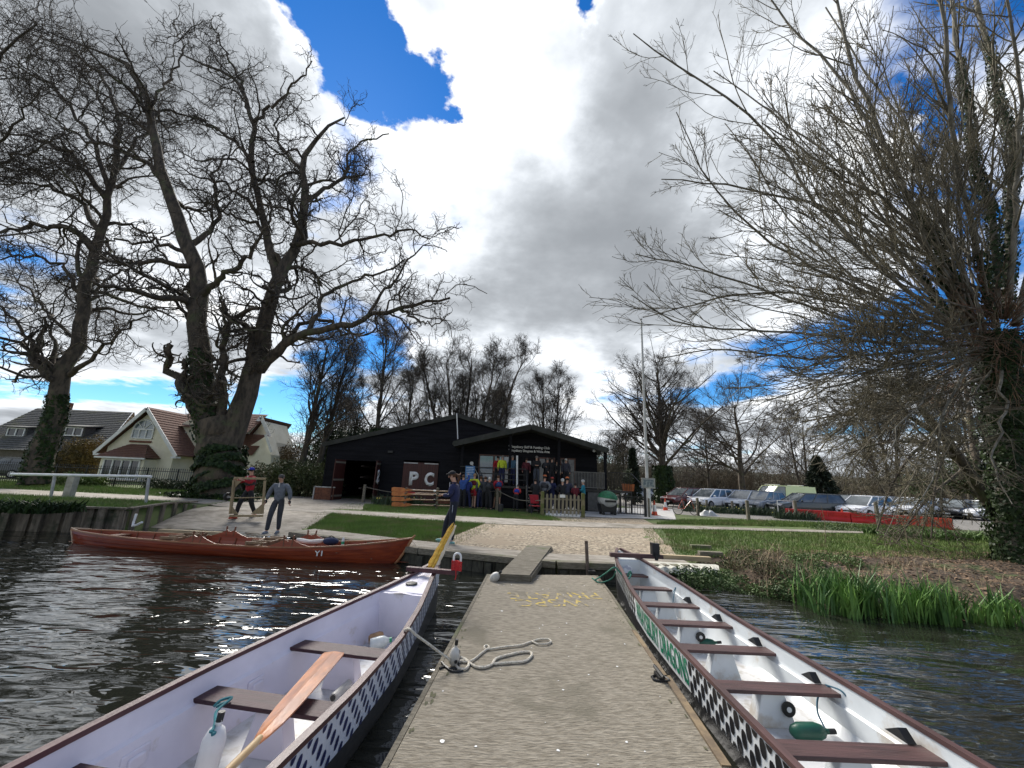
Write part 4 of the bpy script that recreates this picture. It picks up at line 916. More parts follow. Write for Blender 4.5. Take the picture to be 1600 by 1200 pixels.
def cream_house():
    Y = 33.; g = .7; A = lambda px, py, y=Y: at(px, py, y)
    b0 = A(230,757); root = thing('cream_house', 'cream rendered cottage with a steep brown tiled gable and arched window', 'house', (b0.x, Y, g)); o = Vector((b0.x, Y, g))
    q = lambda px, py, y=Y: A(px,py,y)-o
    zE = (q(165,696).z+q(276,700).z)/2; xL = q(161,725).x; xR = q(268,725).x; ap = q(231,637); xm = (xL+xR)/2; zA = ap.z
    w = MB(); w.prism([(xL,0,0),(xR,0,0),(xR,0,zE-.1),(xm,0,zA-.35),(xL,0,zE-.1)], (0,0,0), (0,7,0))
    w.build('wall', M_render, root)
    rf = MB(); e = .55; sl_ = (zA-zE)/(xm-xL)
    for sg in (-1,1):
        xe = xm+sg*((xR-xL)/2+e); ze = zE-sl_*e*.9
        P = [(xe,-.4,ze),(xe,8,ze),(xm,8,zA),(xm,-.4,zA)]
        if sg < 0: P = [(xe,8,ze),(xe,-.4,ze),(xm,-.4,zA),(xm,8,zA)]
        tiled(rf, *P, nr=18)
        rf.prism([(xe,-.38,ze-.06),(xm,-.38,zA-.06),(xm,-.38,zA-.01),(xe,-.38,ze-.01)], (0,0,0), (0,8.3,0))
    rf.build('roof', M_tile, root)
    v = MB()
    for sg in (-1,1):
        xe = xm+sg*((xR-xL)/2+e); ze = zE-sl_*e*.9; v.bar((xm,-.44,zA-.12), (xe,-.44,ze-.1), .06, .26); v.box((xe-sg*.18,-.2,ze-.17), (.45,.5,.14))
    v.build('barge_board', M_white, root)
    # arched window
    c = q(225,672); wz = q(225,685).z; ww = (q(240,672).x-q(208,672).x)/2; cz = q(225,671).z
    pane_window(root, c.x-ww, c.x+ww, wz, cz, -.05, 3, 1, .09, mats=M_palegl)
    ar = MB(); gl = MB(); n = 16; pts = [(c.x+ww*math.cos(math.pi*i/n), -.05, cz+ww*.95*math.sin(math.pi*i/n)) for i in range(n+1)]
    ar.tube(pts, .06, 6); 
    for k in (.25,.5,.75): ar.bar((c.x,-.05,cz), (c.x+ww*math.cos(math.pi*k),-.05,cz+ww*.95*math.sin(math.pi*k)), .05,.05)
    gl.prism(pts, (0,.02,0), (0,.04,0)); f = ar.build('arch_window', M_white, root); gl.build('pane', M_palegl, f)
    s = MB(); s.box((c.x,-.06,wz-.28), (ww*2.1,.08,.16)); s.build('brick_course', M_brick, root)
    # bay with its own hipped roof
    a0, a1 = q(181,735).x, q(234,740).x; zt_ = q(205,717).z; bz = q(205,741).z
    bx0, bx1 = q(175,716).x, q(251,716).x; m = (a0+a1)/2
    w = MB(); w.box(((bx0+bx1)/2,-.55,(zt_)/2), (bx1-bx0-.5,1.1,zt_)); w.build('bay', M_render, root)
    pane_window(root, a0, a1, bz-.35, zt_-.1, -1.13, 4, 1, .12)
    r = MB(); zr = q(210,694).z; r0, r1 = q(205,694).x, q(232,694).x
    tiled(r, (bx0,-1.4,zt_+.1),(bx1,-1.4,zt_+.1),(r1,-.05,zr),(r0,-.05,zr), 8); tiled(r, (bx0,-.0,zt_+.1),(bx0,-1.4,zt_+.1),(r0,-.05,zr),(r0,-.05,zr), 8); tiled(r, (bx1,-1.4,zt_+.1),(bx1,-.0,zt_+.1),(r1,-.05,zr),(r1,-.05,zr), 8)
    r.build('bay_roof', M_tile, root); gt = MB(); gt.box(((bx0+bx1)/2,-1.42,zt_+.04), (bx1-bx0,.1,.12)); gt.box((bx0-.1,-.1,q(168,716).z), (.6,.5,.12)); gt.build('gutter', M_white, root)
    # right wing set back
    Y2 = 35.5; p = lambda px, py: A(px,py,Y2)-o; y2 = Y2-Y; xr = p(315,700).x; z2 = p(290,672).z
    w = MB(); w.box(((xR+xr)/2,y2+2.5,z2/2-.1), (xr-xR,5,z2-.2)); 
    zc = p(292,660).z; x0, x1 = p(262,682).x, p(312,682).x
    w.prism([(p(268,700).x,y2-.3,p(280,722).z*.0+p(280,706).z),(xr,y2-.3,p(280,706).z),(xr,y2-.3,z2+.4),(p(303,655).x,y2-.3,p(303,655).z),(p(268,690).x,y2-.3,z2)], (0,0,0), (0,.3,0)); w.build('wing', M_render, root)
    pane_window(root, p(279,700).x, p(290,700).x, p(284,706).z, p(284,676).z, y2-.36, 2, 1, .1)
    pane_window(root, p(275,735).x, p(288,735).x, p(280,748).z, p(280,722).z, y2-.36, 2, 1, .1)
    bl = MB()
    for i in range(12): bl.box((p(276,700).x+(p(296,700).x-p(276,700).x)*i/11, y2-.75, p(284,700).z), (.03,.03,.95))
    bl.box((p(286,700).x, y2-.75, p(284,692).z), (2.6*.5,.05,.05)); bl.build('balcony_rail', M_black, root)
    r = MB(); ridge_z = p(290,646).z
    tiled(r, (p(262,672).x,y2-.7,p(280,666).z),(p(306,666).x,y2-.7,p(290,668).z),(p(310,646).x,y2+2.6,ridge_z+.3),(p(258,645).x,y2+2.6,ridge_z+.3), 12)
    tiled(r, (xr-.3,y2-.4,z2+.3),(xr+3.5,y2-.4,z2-.6),(xr+3.5,y2+3,ridge_z+.6),(xr-.3,y2+3,ridge_z+.6), 12)
    r.box((p(287,655).x,y2+2.8,ridge_z-.2),(3.5,.3,1.2)); r.build('wing_roof', M_tile, root)
    # garden chairs omitted; right-hand gable seen past the trunk
    Y3 = 38.; s = lambda px, py: A(px,py,Y3)-o; y3 = Y3-Y
    w = MB(); w.prism([(s(372,745).x,y3,0),(s(424,745).x,y3,0),(s(422,690).x,y3,s(422,690).z),(s(413,658).x,y3,s(413,658).z),(s(380,696).x,y3,s(380,696).z)], (0,0,0), (0,4,0)); w.build('rear_wing', M_render, root)
    r = MB(); tiled(r, (s(376,700).x,y3-.4,s(378,697).z),(s(376,700).x+.01,y3+5,s(378,697).z),(s(413,652).x,y3+5,s(413,652).z),(s(413,652).x,y3-.4,s(413,652).z), 12)
    a, b_, c_, d_ = s(376,700), s(414,652), s(372,650), s(350,700)
    tiled(r, (d_.x,y3-.5,d_.z),(a.x,y3-.5,a.z),(b_.x,y3+.2,b_.z),(c_.x,y3+.2,c_.z), 14); r.build('rear_roof', M_tile, root)
    v = MB(); v.bar((s(376,700).x,y3-.55,s(378,698).z),(s(413,654).x,y3-.55,s(413,653).z),.06,.3); v.bar((s(413,654).x,y3-.55,s(413,653).z),(s(427,684).x,y3-.55,s(427,684).z),.06,.3); v.build('rear_barge_board', M_white, root)
    w = MB(); w.prism([(s(384,745).x,y3-1.5,0),(s(438,745).x,y3-1.5,0),(s(438,712).x,y3-1.5,s(438,712).z),(s(430,684).x,y3-1.5,s(430,684).z),(s(386,712).x,y3-1.5,s(386,712).z)], (0,0,0), (0,1.4,0)); w.build('extension', M_render, root)
    r = MB(); a, b_, c_, d_ = s(383,713), s(412,713), s(432,682), s(398,680); tiled(r, (a.x,y3-1.7,a.z),(b_.x,y3-1.7,b_.z),(c_.x,y3-1.2,c_.z),(d_.x,y3-1.2,d_.z), 10); r.build('extension_roof', M_tile, root)
    v = MB(); v.bar((c_.x,y3-1.75,c_.z),(s(441,708).x,y3-1.75,s(441,708).z),.06,.22); v.build('extension_barge_board', M_white, root)
cream_house()
def slate_house():
    Y = 35.; g = .7; b = at(60,745,Y); root = thing('slate_house', 'long low house under a mossy grey slate roof at the left edge', 'house', (b.x,Y,g)); o = Vector((b.x,Y,g)); q = lambda px, py, y=Y: at(px,py,y)-o
    zr = q(110,640,39.5).z; x0 = q(-60,700).x; x1 = q(160,700).x; ze = q(60,704).z
    w = MB(); w.box(((x0+x1)/2,3.5,ze/2), (x1-x0-.6,7,ze)); w.build('wall', mat('dull_wall', (.14,.12,.09), .9), root)
    r = MB(); xr = q(207,648,39.5).x; tiled(r, (x0,-.4,ze),(x1+.3,-.4,ze),(xr,4.5,zr),(x0,4.5,zr), 22, .035); r.build('roof', M_slate, root)
    h = MB(); tiled(h, (x1+.3,-.4,ze),(xr+.6,5,ze*.5),(xr+.05,4.6,zr),(xr,4.5,zr), 14); h.build('hip_roof', mat('mossy_tile', (.16,.10,.04), .9, (.09,.06,.03), 3, 6, .6, 12), root)
    c = MB(); cc = q(100,636,39.5); c.box((cc.x,4.6,zr+.25), (.9,.6,.9)); c.build('chimney', M_brick, root)
    for a, z in ((38,676),(127,675)):
        p = q(a,z,36.6); d = MB(); d.box((p.x,1.45,p.z), (1.9,.9,.9)); dm = d.build('dormer', M_slate, root); pane_window(dm, p.x-.75, p.x+.75, p.z-.38, p.z+.32, .97, 2, 1, .09)
        rr = MB(); rr.prism([(p.x-1.15,.8,p.z+.35),(p.x+1.15,.8,p.z+.35),(p.x+1.15,.8,p.z+.47),(p.x-1.15,.8,p.z+.47)], (0,0,0), (0,1.8,.25)); rr.build('dormer_roof', M_slate, dm)
    pane_window(root, q(8,725).x, q(30,725).x, q(20,742).z, q(20,715).z, -.05, 3)
slate_house()
# iron garden fence, low white river railing, timber posts and ropes
def fences():
    root = thing('iron_fence', 'black iron garden railings in front of the cream house', 'fence', (0,0,0)); m = MB(); Y = 26.
    x0, x1 = X(-10,740,Y), X(302,755,Y); n = 92; zt = Zc(200,731,Y); zb = .62
    for i in range(n+1):
        x = x0+(x1-x0)*i/n; m.tube([(x,Y,zb),(x,Y,zt)], [.016,.012], 4); m.tube([(x,Y,zt),(x,Y,zt+.1)], [.028,.003], 4, cap=False)
    for i in range(0, n+1, 14): m.box((x0+(x1-x0)*i/n, Y, (zb+zt)/2), (.06,.06,zt-zb+.1))
    for z in (zt-.12, zb+.15): m.box(((x0+x1)/2,Y,z), (x1-x0,.03,.04))
    m.build('railing', M_black, root)
    root = thing('river_railing', 'white metal railing on two posts above the timber pile wall', 'railing', (0,0,0)); r = MB()
    a, b, c, d = gp(80,778,.8), gp(228,790,.75), None, None
    Ya, Yb = a.y, b.y; ta, tb = at(86,742,Ya), at(233,744.5,Yb)
    for nme, p, t in (('post',a,ta),('post',b,tb)):
        q = MB(); q.tube([(p.x,p.y,.6),(t.x,t.y,t.z)], .045, 8); q.build('post', M_galv, root)
    q = MB(); q.box(((a.x+.1),a.y+.45,(.75+ta.z)/2), (.26,.20,ta.z-.72)); q.build('backing_post', mat('pale_post', (.38,.36,.31), .9), root)
    dirn = (tb-ta); e0 = ta-dirn*.50; e1 = tb+dirn*.02; r.tube([tuple(e0),tuple(e1)], .045, 8); r.build('rail', M_white, root)
fences()
# ------------------------------------------------------------------ dock, gangplank, boats
M_dock = mat('dock_surface', (.31,.275,.215), .95, (.175,.15,.11), 18, 9, 1., 34, stretch=(.55,1.9,1), lo=.36, hi=.64, c3=(.17,.15,.11), s3=1.3, t3=.62)
def dock():
    root = thing('dock', 'grey-brown floating dock with a worn ribbed surface running to the bank', 'dock', (.4,3,0)); o = Vector((.4,3,0))
    xl = lambda y: -.66+.076*(y-2.9); xr = lambda y: float(np.interp(y,[-2.5,3.03,3.55,4.19,5.41,7.04,8.4],[1.1,1.462,1.493,1.539,1.625,1.735,1.80]))
    ys = [-2.5,0,2,3,4,5,6,7,8.0]; T = .38; m = MB(); L = [(xl(y),y) for y in ys]; R = [(xr(y)+0,y+(.28 if y == 8. else 0)) for y in ys]
    P = [Vector((x,y,0))-o for x,y in L]+[Vector((x,y,0))-o for x,y in reversed(R)]; m.prism(P[::-1], (0,0,T-.09), (0,0,T)); m.build('deck', M_dock, root, bevel=.008)
    f = MB(); Q = [Vector((x+.12,y,0))-o for x,y in L]+[Vector((x-.12,y-.1,0))-o for x,y in reversed(R)]; f.prism(Q[::-1], (0,0,-.3), (0,0,T-.095)); f.build('float', mat('dock_float', (.05,.05,.045), .8), root)
    for sd, P2 in ((-1,L),(1,R)):
        e = MB()
        pts = [Vector((x+sd*.022,y,T-.055))-o for x,y in P2]
        for a,b in zip(pts[:-1],pts[1:]): e.bar(a,b,.04,.11)
        e.build('edge_board', M_timber, root)
    rb = MB(); a = gp(990,988,.36); b = gp(1040,1062,.36); c = gp(1131,1204,.36); rb.bar(a-o, b-o, .045,.06); rb.bar(b-o+Vector((.02,.02,0)), c+Vector((.02,0,0))-o, .06,.06); rb.build('rubbing_strip', mat('rubbing_timber', (.26,.19,.11), .9, (.15,.11,.07), 6), root)
    # faint yellow stencil, meant to be read from the bank
    M_st = mat('worn_yellow_paint', (.50,.37,.08), .9, (.24,.21,.155), 9, 6, lo=.44, hi=.53)
    for txt, (x0,x1), (y0,y1) in (('WSPC',(807,917),(937,947.5)), ('PRIVATE',(795,936),(926.5,936))):
        a, b = gp(x0,(y0+y1)/2,T), gp(x1,(y0+y1)/2,T); c, d = gp((x0+x1)/2,y0,T), gp((x0+x1)/2,y1,T); cen = (a+b)/2; w = (b-a).length; h = (c-d).length; ux = (b-a).normalized(); uy = Vector((-ux.y,ux.x,0))
        text_mesh('stencil', txt, w, h, 0, M_st, root, (lambda p, q, cen=cen, ux=ux, uy=uy: cen-ux*p-uy*q+Vector((0,0,.004))-o))
    for (px,py) in ((742,1036),(1030,1060)):     # mooring rings and cleats
        c = gp(px-28 if px < 900 else px,py,T)-o; k = MB(); k.box((c.x,c.y,T+.02),(.05,.14,.03)); k.tube([(c.x,c.y-.12,T+.055),(c.x,c.y+.12,T+.055)], .016, 6); k.build('cleat', M_black, root)
    s = MB(); r = random.Random(3)
    for i in range(46):
        y = r.uniform(2.7,7.8); x = r.uniform(xl(y)+.08, xr(y)-.08); q = r.uniform(.004,.013)*(1.6 if i % 9 == 0 else 1); n = 7; s.add([Vector((x+q*r.uniform(.6,1.2)*math.cos(6.28*k/n), y+q*r.uniform(.6,1.3)*math.sin(6.28*k/n), T+.003))-o for k in range(n)], [tuple(range(n))])
    sp = s.build('droppings', M_white, root, normals=False); sp['kind'] = 'stuff'
    s = MB()
    for i in range(40):
        y = r.uniform(2.7,7.9); x = (xl(y)+r.uniform(.02,.10)) if i % 2 else (xr(y)-r.uniform(.02,.10)); q = r.uniform(.008,.02); n = 8; s.add([Vector((x+q*r.uniform(.4,1.)*math.cos(6.28*k/n), y+2*q*r.uniform(.5,1.3)*math.sin(6.28*k/n), T+.0015+i*.0001))-o for k in range(n)], [tuple(range(n))])
    sp = s.build('moss', mat('moss', (.12,.115,.06), .95, (.08,.08,.045), 20), root, normals=False); sp['kind'] = 'stuff'
    return root
dock()
def rope(name, pts, r, m, label, n=60, group=None, twist=True):
    P = [Vector(p) for p in pts]; out = []
    for i in range(len(P)-1):
        p0 = P[max(0,i-1)]; p1 = P[i]; p2 = P[i+1]; p3 = P[min(len(P)-1,i+2)]
        for k in range(6):
            t = k/6; out.append(.5*((2*p1)+(p2-p0)*t+(2*p0-5*p1+4*p2-p3)*t*t+(3*p1-p0-3*p2+p3)*t**3))
    out.append(P[-1]); o = MB().tube(out, r, 6).build(name, m, smooth=True); return tag(o, label, 'rope', group)
M_rope = mat('cream_rope', (.70,.65,.54), .9, (.48,.43,.35), 60, 3, .6, 90)
M_teal = mat('teal_rope', (.04,.20,.13), .85, (.02,.12,.10), 40, 3)
D2 = lambda l, z=.395: [gp(560+a*.325, 820+b*.325, z) for a, b in l]
rope('mooring_rope', [tuple(gp(632,985,.72)+Vector((0,0,0))), tuple(gp(640,983,.75)), tuple(gp(650,992,.7)), tuple(gp(672,1008,.6)), tuple(gp(693,1024,.5)), tuple(gp(707,1033,.42))]+[tuple(p) for p in D2([(470,645),(500,640),(530,660),(520,690),(485,692),(470,670),(510,650),(560,680),(600,685),(640,672),(660,645),(700,630),(780,612),(825,612),(832,630),(800,655),(730,662),(650,668)])], .013, M_rope,
     'long cream mooring rope from the lilac boat looping over the dock')
rope('loose_rope', [tuple(p) for p in D2([(480,655),(540,655),(600,610),(628,590),(616,579),(604,588),(620,598),(700,587),(780,578),(830,562),(870,550),(912,550),(926,562),(900,573),(860,572),(832,558)])], .010, M_rope, 'shorter cream rope on the dock ending in a spliced eye')
rope('black_cord', [tuple(p) for p in D2([(390,690),(420,680),(440,700),(470,705),(500,700),(470,690),(430,690),(400,660)], .39)], .010, M_black, 'black cord tangled at the left edge of the dock')
rope('black_cord', [tuple(gp(a,b,.39)) for a,b in ((1018,1058),(1026,1054),(1036,1056),(1046,1063),(1036,1064),(1022,1062),(1019,1057))], .010, M_black, 'small black cord loop at the right edge of the dock')
rope('teal_rope', [tuple(gp(930,906,.42)),tuple(gp(940,900,.44)),tuple(gp(950,893,.6)),tuple(gp(958,887,.8)),tuple(gp(963,888,.8)),tuple(gp(972,898,.72)),tuple(gp(981,905,.7)),tuple(gp(986,897,.75)),tuple(gp(984,893,.8)),tuple(gp(979,903,.7))], .014, M_teal, 'teal rope tying the bow of the white boat to the dock')
rope('teal_rope', [tuple(gp(925,903,.39)),tuple(gp(936,910,.40)),tuple(gp(948,908,.40)),tuple(gp(957,903,.5)),tuple(gp(962,893,.75))], .012, M_teal, 'slack teal rope end lying at the far right corner of the dock')
def fender(px, py, z, L, r, m, label, tilt=(0,0), rz=0., group=None, loc=None):
    c = loc or gp(px,py,z); root = thing('fender', label, 'fender', tuple(c), rz, group); M = Matrix.Rotation(tilt[0],3,'X')@Matrix.Rotation(tilt[1],3,'Y')
    prof = [(r*.25,-L/2),(r*.7,-L/2+.02),(r,-L/2+.07),(r,0),(r,L/2-.07),(r*.7,L/2-.02),(r*.3,L/2),(r*.3,L/2+.03)]
    MB().lathe(prof, n=14, M=M).build('body', m, root, smooth=True); MB().tube([M@Vector((0,0,L/2+.02)),M@Vector((0,0,L/2+.07))], r*.32, 8).build('eye', M_black, root); return root
M_fw = mat('white_rubber', (.62,.60,.55), .5, (.42,.40,.35), 8, 5, lo=.45, hi=.7)
fender(773,902,.44,.20,.075,M_fw,'dirty white fender hanging off the far left corner of the dock',(.5,.7))
fender(710,1026,.46,.17,.05,M_fw,'small white fender standing at the cleat on the left edge of the dock',(.1,.1))
def gangplank():
    root = thing('gangplank', 'short wooden gangplank sloping from the dock end up to the bank', 'gangplank', (.6,9.3,0)); o = Vector((.6,9.3,0))
    a, b = gp(780,896,.50), gp(828,898,.50); c, d = gp(862,853,.60), gp(824,852,.60); m = MB(); n = 24
    for i in range(n):
        t0, t1 = i/n, (i+.93)/n; P = [a.lerp(d,t0)-o, b.lerp(c,t0)-o, b.lerp(c,t1)-o, a.lerp(d,t1)-o]; m.prism(P, (0,0,-.03), (0,0,0))
    m.build('tread', M_timber, root); s = MB()
    for p, q in ((a,d),(b,c)): dr = (q-p).normalized(); s.bar(p-o+Vector((0,0,-.08)), q-o+Vector((0,0,-.08)), .05, .10)
    s.bar(a-o+Vector((0,-.01,-.06)), b-o+Vector((0,-.01,-.06)), .04, .12); s.build('stringer', M_timber, root)
gangplank()
def posts():
    p = gp(921,900,.3); t = at(916,845,p.y); root = thing('mooring_post', 'rusty steel mooring post at the far right corner of the dock', 'post', (p.x,p.y,0))
    MB().tube([(0,0,-.4),(t.x-p.x,0,t.z)], .035, 8).build('shaft', mat('rusty_steel', (.16,.13,.11), .8, (.10,.07,.05), 8), root); MB().box((0.02,-.06,.40),(.14,.2,.05)).build('bracket', M_black, root)
posts()
class Hull:
    def __init__(s, org, hd, st, zb=-.05, flare=.2, th=.03, floor=.235):
        s.o = Vector((org[0],org[1],0)); s.hd = hd; s.st = st; s.y = [q[0] for q in st]; s.hw = [q[1] for q in st]; s.zg = [q[2] for q in st]; s.zb = zb; s.fl = flare; s.th = th; s.floor = floor
    def W(s, y): return float(np.interp(y, s.y, s.hw))
    def G(s, y): return float(np.interp(y, s.y, s.zg))
    def out(s, sd, y, t, e=0.):
        g = s.G(y); zc = g-.285; w = s.W(y); k = min(1., w/.5); ins = .022*k
        if t <= .5: u = t/.5; return Vector((sd*(w-ins*u+e), y, g-u*(g-zc)))
        u = (t-.5)/.5; a = u*math.pi/2; return Vector((sd*((w-ins)*(.55+.45*math.cos(a))+e), y, zc-(zc-s.zb)*math.sin(a)**1.3))
    def build(s, root, mo, mi, mg, y0=None, y1=None, gw=.05):
        ys = np.linspace(s.y[0], s.y[-1], 90); m = MB()
        for sd in (-1,1): m.grid([[s.out(sd,y,t) for t in np.linspace(0,.5,7)] for y in ys])
        m.build('hull', mo, root, smooth=True); m = MB()
        m.grid([[s.out(sd,y,t) for sd, t in [(-1,q) for q in np.linspace(.5,1,7)]+[(1,q) for q in np.linspace(1,.5,7)]] for y in ys]); m.build('hull_bottom', mat('painted_shade_bottom', (.03,.03,.032), .5), root, smooth=True)  # underside coloured near black: shadow below the chine painted into the hull
        i = MB(); f = MB(); a, b = y0 or s.y[0]+.5, y1 or s.y[-1]-.5; ys = np.linspace(a, b, 80)
        def ins(sd, y, q):
            w = max(.02, s.W(y)-s.th); g = s.G(y)
            prof = [(1.,g-.005),(.985,g-.12),(.97,g-.15),(.93,g-.165),(.92,g-.3),(.80,s.floor)]; k, z = prof[q]; return Vector((sd*w*k, y, max(z, s.floor)))
        for sd in (-1,1): i.grid([[ins(sd,y,q) for q in range(6)] for y in ys])
        f.grid([[ins(-1,y,5)+Vector((-.004,0,.002)), Vector((0,y,s.floor+.002)), ins(1,y,5)+Vector((.004,0,.002))] for y in ys]); f.build('floor', mat('muddy_floor', (.60,.60,.60), .45, (.40,.37,.32), 9, 9, lo=.50, hi=.68, c3=(.30,.25,.19), s3=4., t3=.66), root)
        for yy in (a,b): i.add([ins(-1,yy,q) for q in range(6)]+[ins(1,yy,q) for q in range(5,-1,-1)], [tuple(range(12))])
        i.build('inner_shell', mi, root, smooth=True)
        for sd in (-1,1):
            g = MB(); P = [s.out(sd,y,0) for y in np.linspace(s.y[0]+.02, s.y[-1]-.02, 70)]
            for p, q in zip(P[:-1],P[1:]): g.bar(p+Vector((-sd*.012,0,.012)), q+Vector((-sd*.012,0,.012)), gw, .032)
            g.build('gunwale', mg, root)
M_mar = mat('maroon_gunwale', (.085,.028,.032), .45, (.055,.018,.022), 6, 5, .15, 40, stretch=(3,.3,3))
M_thw = mat('brown_thwart', (.095,.045,.042), .55, (.055,.028,.026), 5, 6, .3, 30, stretch=(.4,5,5))
M_lil = mat('lilac_white_gelcoat', (.74,.71,.79), .35, (.67,.64,.72), 2, 7, c3=(.50,.44,.38), s3=2.6, t3=.64)
M_lilo = mat('silver_gelcoat', (.68,.70,.76), .3, (.60,.62,.68), 2)
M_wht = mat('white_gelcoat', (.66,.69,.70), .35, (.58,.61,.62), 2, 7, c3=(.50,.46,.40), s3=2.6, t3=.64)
M_navy = mat('navy_paint', (.012,.02,.10), .4); M_blk = mat('black_scale_paint', (.012,.012,.014), .4, (.02,.02,.022), 4)
M_grn = mat('green_paint', (.01,.24,.12), .4)
def bench(root, h, y, z, w=.2, name='thwart', ped=True, m=M_thw, mp=None, inset=.03):
    hw = h.W(y)-inset; b = MB(); b.box((0,y,z), (hw*2,w,.028)); b.build(name, m, root, bevel=.004)
    if ped and hw > .3:
        k = MB(); k.box((0,y+.01,(h.floor+z-.015)/2), (.34,.13,z-.015-h.floor), tap=(.55,.9)); k.build('pedestal', mp, root, bevel=.01)
def scales(root, h, sd, y0, y1, rows, dy, rl, rt, m, slant=0., name='scale_pattern', tmax=.8, t0=.09, nseg=12, arc=0.):
    b = MB(); k = 0
    for r_ in range(rows):
        tc = t0+rt*2.25*r_+rt; y = y0+(dy/2 if r_ % 2 else 0)
        while y < y1:
            P = []
            for q in range(nseg):
                a = 2*math.pi*q/nseg; ya = rl*math.cos(a); ta = rt*math.sin(a)*(1. if math.cos(a) < 0 else .92); P.append(h.out(sd, y+ya+slant*ta+arc*ta*ta, max(.045,tc+ta), .0035))
            b.add(P, [tuple(range(nseg))]); y += dy
    return b.build(name, m, root, normals=False)
def _ovals(b, h, sd, yc, tc, rl, rt, n=14, sq=.85, tl=0.):
    P = []
    for q in range(n):
        a = 2*math.pi*q/n; c, s_ = math.cos(a), math.sin(a); c = math.copysign(abs(c)**sq, c); s_ = math.copysign(abs(s_)**sq, s_)
        P.append(h.out(sd, yc+rl*c+tl*rt*s_, min(.5, max(.035, tc+rt*s_)),   .0035))
    if max(p.z for p in P)-min(p.z for p in P) > .008: b.add(P, [tuple(range(n))])
def hexscales(root, h, sd, y0, y1, m, dy=.078, rl=.0335):
    r = random.Random(5); b = MB(); i = 0; y = y0
    while y < y1:
        for j in range(3): _ovals(b, h, sd, y+r.uniform(-.002,.002), .0+.27*j+.135*(i % 2), rl*r.uniform(.94,1.03), .108*r.uniform(.95,1.02), sq=.88, tl=.06)
        y += dy; i += 1
    return b.build('scale_pattern', m, root, normals=False)
def plumescales(root, h, sd, y0, y1, m, dy=.140):
    b = MB()
    for k in range(5):
        y = y0
        while y < y1:
            _ovals(b, h, sd, y+.062*k, .03+.112*k, .021, .066, sq=.95, tl=-.10); y += dy
    return b.build('scale_pattern', m, root, normals=False)
def right_boat():
    st = [(-4.6,.02,.9),(-4.2,.2,.78),(-3.5,.36,.68),(-2,.52,.61),(0,.585,.6),(2.5,.595,.6),(3.5,.58,.6),(4.5,.555,.6),(5.4,.52,.61),(6.3,.455,.665),(7.0,.34,.74),(7.4,.28,.79),(7.8,.17,.85),(8.1,.03,.905)]
    h = Hull((2.285,0),0,st); root = thing('dragon_boat', 'white dragon boat with brown thwarts and green lettering right of the dock', 'dragon boat', (2.285,0,0))
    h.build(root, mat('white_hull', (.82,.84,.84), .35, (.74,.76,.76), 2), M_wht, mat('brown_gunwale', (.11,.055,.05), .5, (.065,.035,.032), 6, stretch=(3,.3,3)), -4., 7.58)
    for y in (7.40,6.75,6.07,5.34,4.60,3.82,3.02,2.27,1.5,.75,0,-.8,-1.6,-2.4): bench(root, h, y, .50 if y < 6.6 else .545 if y < 7 else .59, .17, ped=y > 1.5 or True, mp=M_wht)
    d = MB(); d.grid([[Vector((s_*(h.W(y)-.02),y,h.G(y)-.02)) for s_ in (-1,0,1)] for y in np.linspace(7.55,8.08,12)]); d.add([(-h.W(7.55)+.02,7.55,h.G(7.55)-.02),(h.W(7.55)-.02,7.55,h.G(7.55)-.02),(h.W(7.55)*.8,7.55,.24),(-h.W(7.55)*.8,7.55,.24)],[(0,1,2,3)]); dk = d.build('bow_deck', M_wht, root)
    e = MB(); e.lathe([(.085,0),(.085,.006)], n=20, M=Matrix.Rotation(math.pi/2,3,'X'), c=(-.03,7.54,.64)); e.build('round_badge', mat('badge_grey', (.80,.81,.83), .4, (.5,.52,.6), 14, lo=.5, hi=.56), root)
    c = MB(); c.box((.16,7.62,.875), (.95,.09,.07)); c.build('steering_bar', M_thw, root, bevel=.006)
    c = MB(); c.box((.50,7.62,.99), (.13,.10,.22)); c.tube([(.50,7.56,.94),(.50,7.56,.82)], .03, 6); c.box((.46,7.62,1.08),(.05,.11,.05)); c.build('oar_clamp', M_black, root)
    hexscales(root, h, -1, -3.5, 4.07, M_blk)
    hexscales(root, h, -1, 5.96, 7.6, M_blk, dy=.052, rl=.020)
    hexscales(root, h, 1, -3.5, 7.3, M_blk)
    def M(a, b): y = 4.99-a; return h.out(-1, y, .24-b/.6, .005)
    text_mesh('lettering', 'WRAYSBURY DRAGONS', 1.74, .235, 0, M_grn, root, M, bold=.022)
    for y in (6.07,5.34,4.60,3.82,3.02,2.27):    # black footrest wedges by the thwart ends
        k = MB(); w = h.W(y)-.10; k.prism([(w,y+.07,.52),(w,y+.24,.52),(w,y+.13,.585)], (-.03,0,0), (.03,0,0)); k.build('footrest', M_black, root)
    for y in (5.34,3.82,2.27):
        k = MB(); k.lathe([(.055,0),(.055,.012)], n=20, M=Matrix.Rotation(math.pi/2,3,'X'), c=(.10,y-.065,.385)); o = k.build('drain_ring', M_black, root); k = MB(); k.lathe([(.02,0),(.02,.004)], n=12, M=Matrix.Rotation(math.pi/2,3,'X'), c=(.10,y-.078,.385)); k.build('ring_centre', M_white, o)
    def bend(o):
        if o.type == 'MESH' and not o.get('_b'):
            for v in o.data.vertices: v.co.x += float(np.interp(v.co.y, [-4.6,1,2.2,2.7,3.1,6.5,8.1], BENDX))
        for c in o.children: bend(c)
    bend(root)
    return h
BENDX = [0,0,0,0,0,0,-.10]
hR = right_boat()
fender(1262,1143,.32,.26,.06,mat('green_rubber', (.012,.10,.06), .4, (.01,.07,.045), 6),'dark green fender lying under a thwart in the white dragon boat',(0,1.45),-.15)
fender(1105,1005,.32,.18,.05,mat('green_rubber', (.012,.10,.06), .4),'small dark green fender further along the floor of the white dragon boat',(0,1.4),-.2)
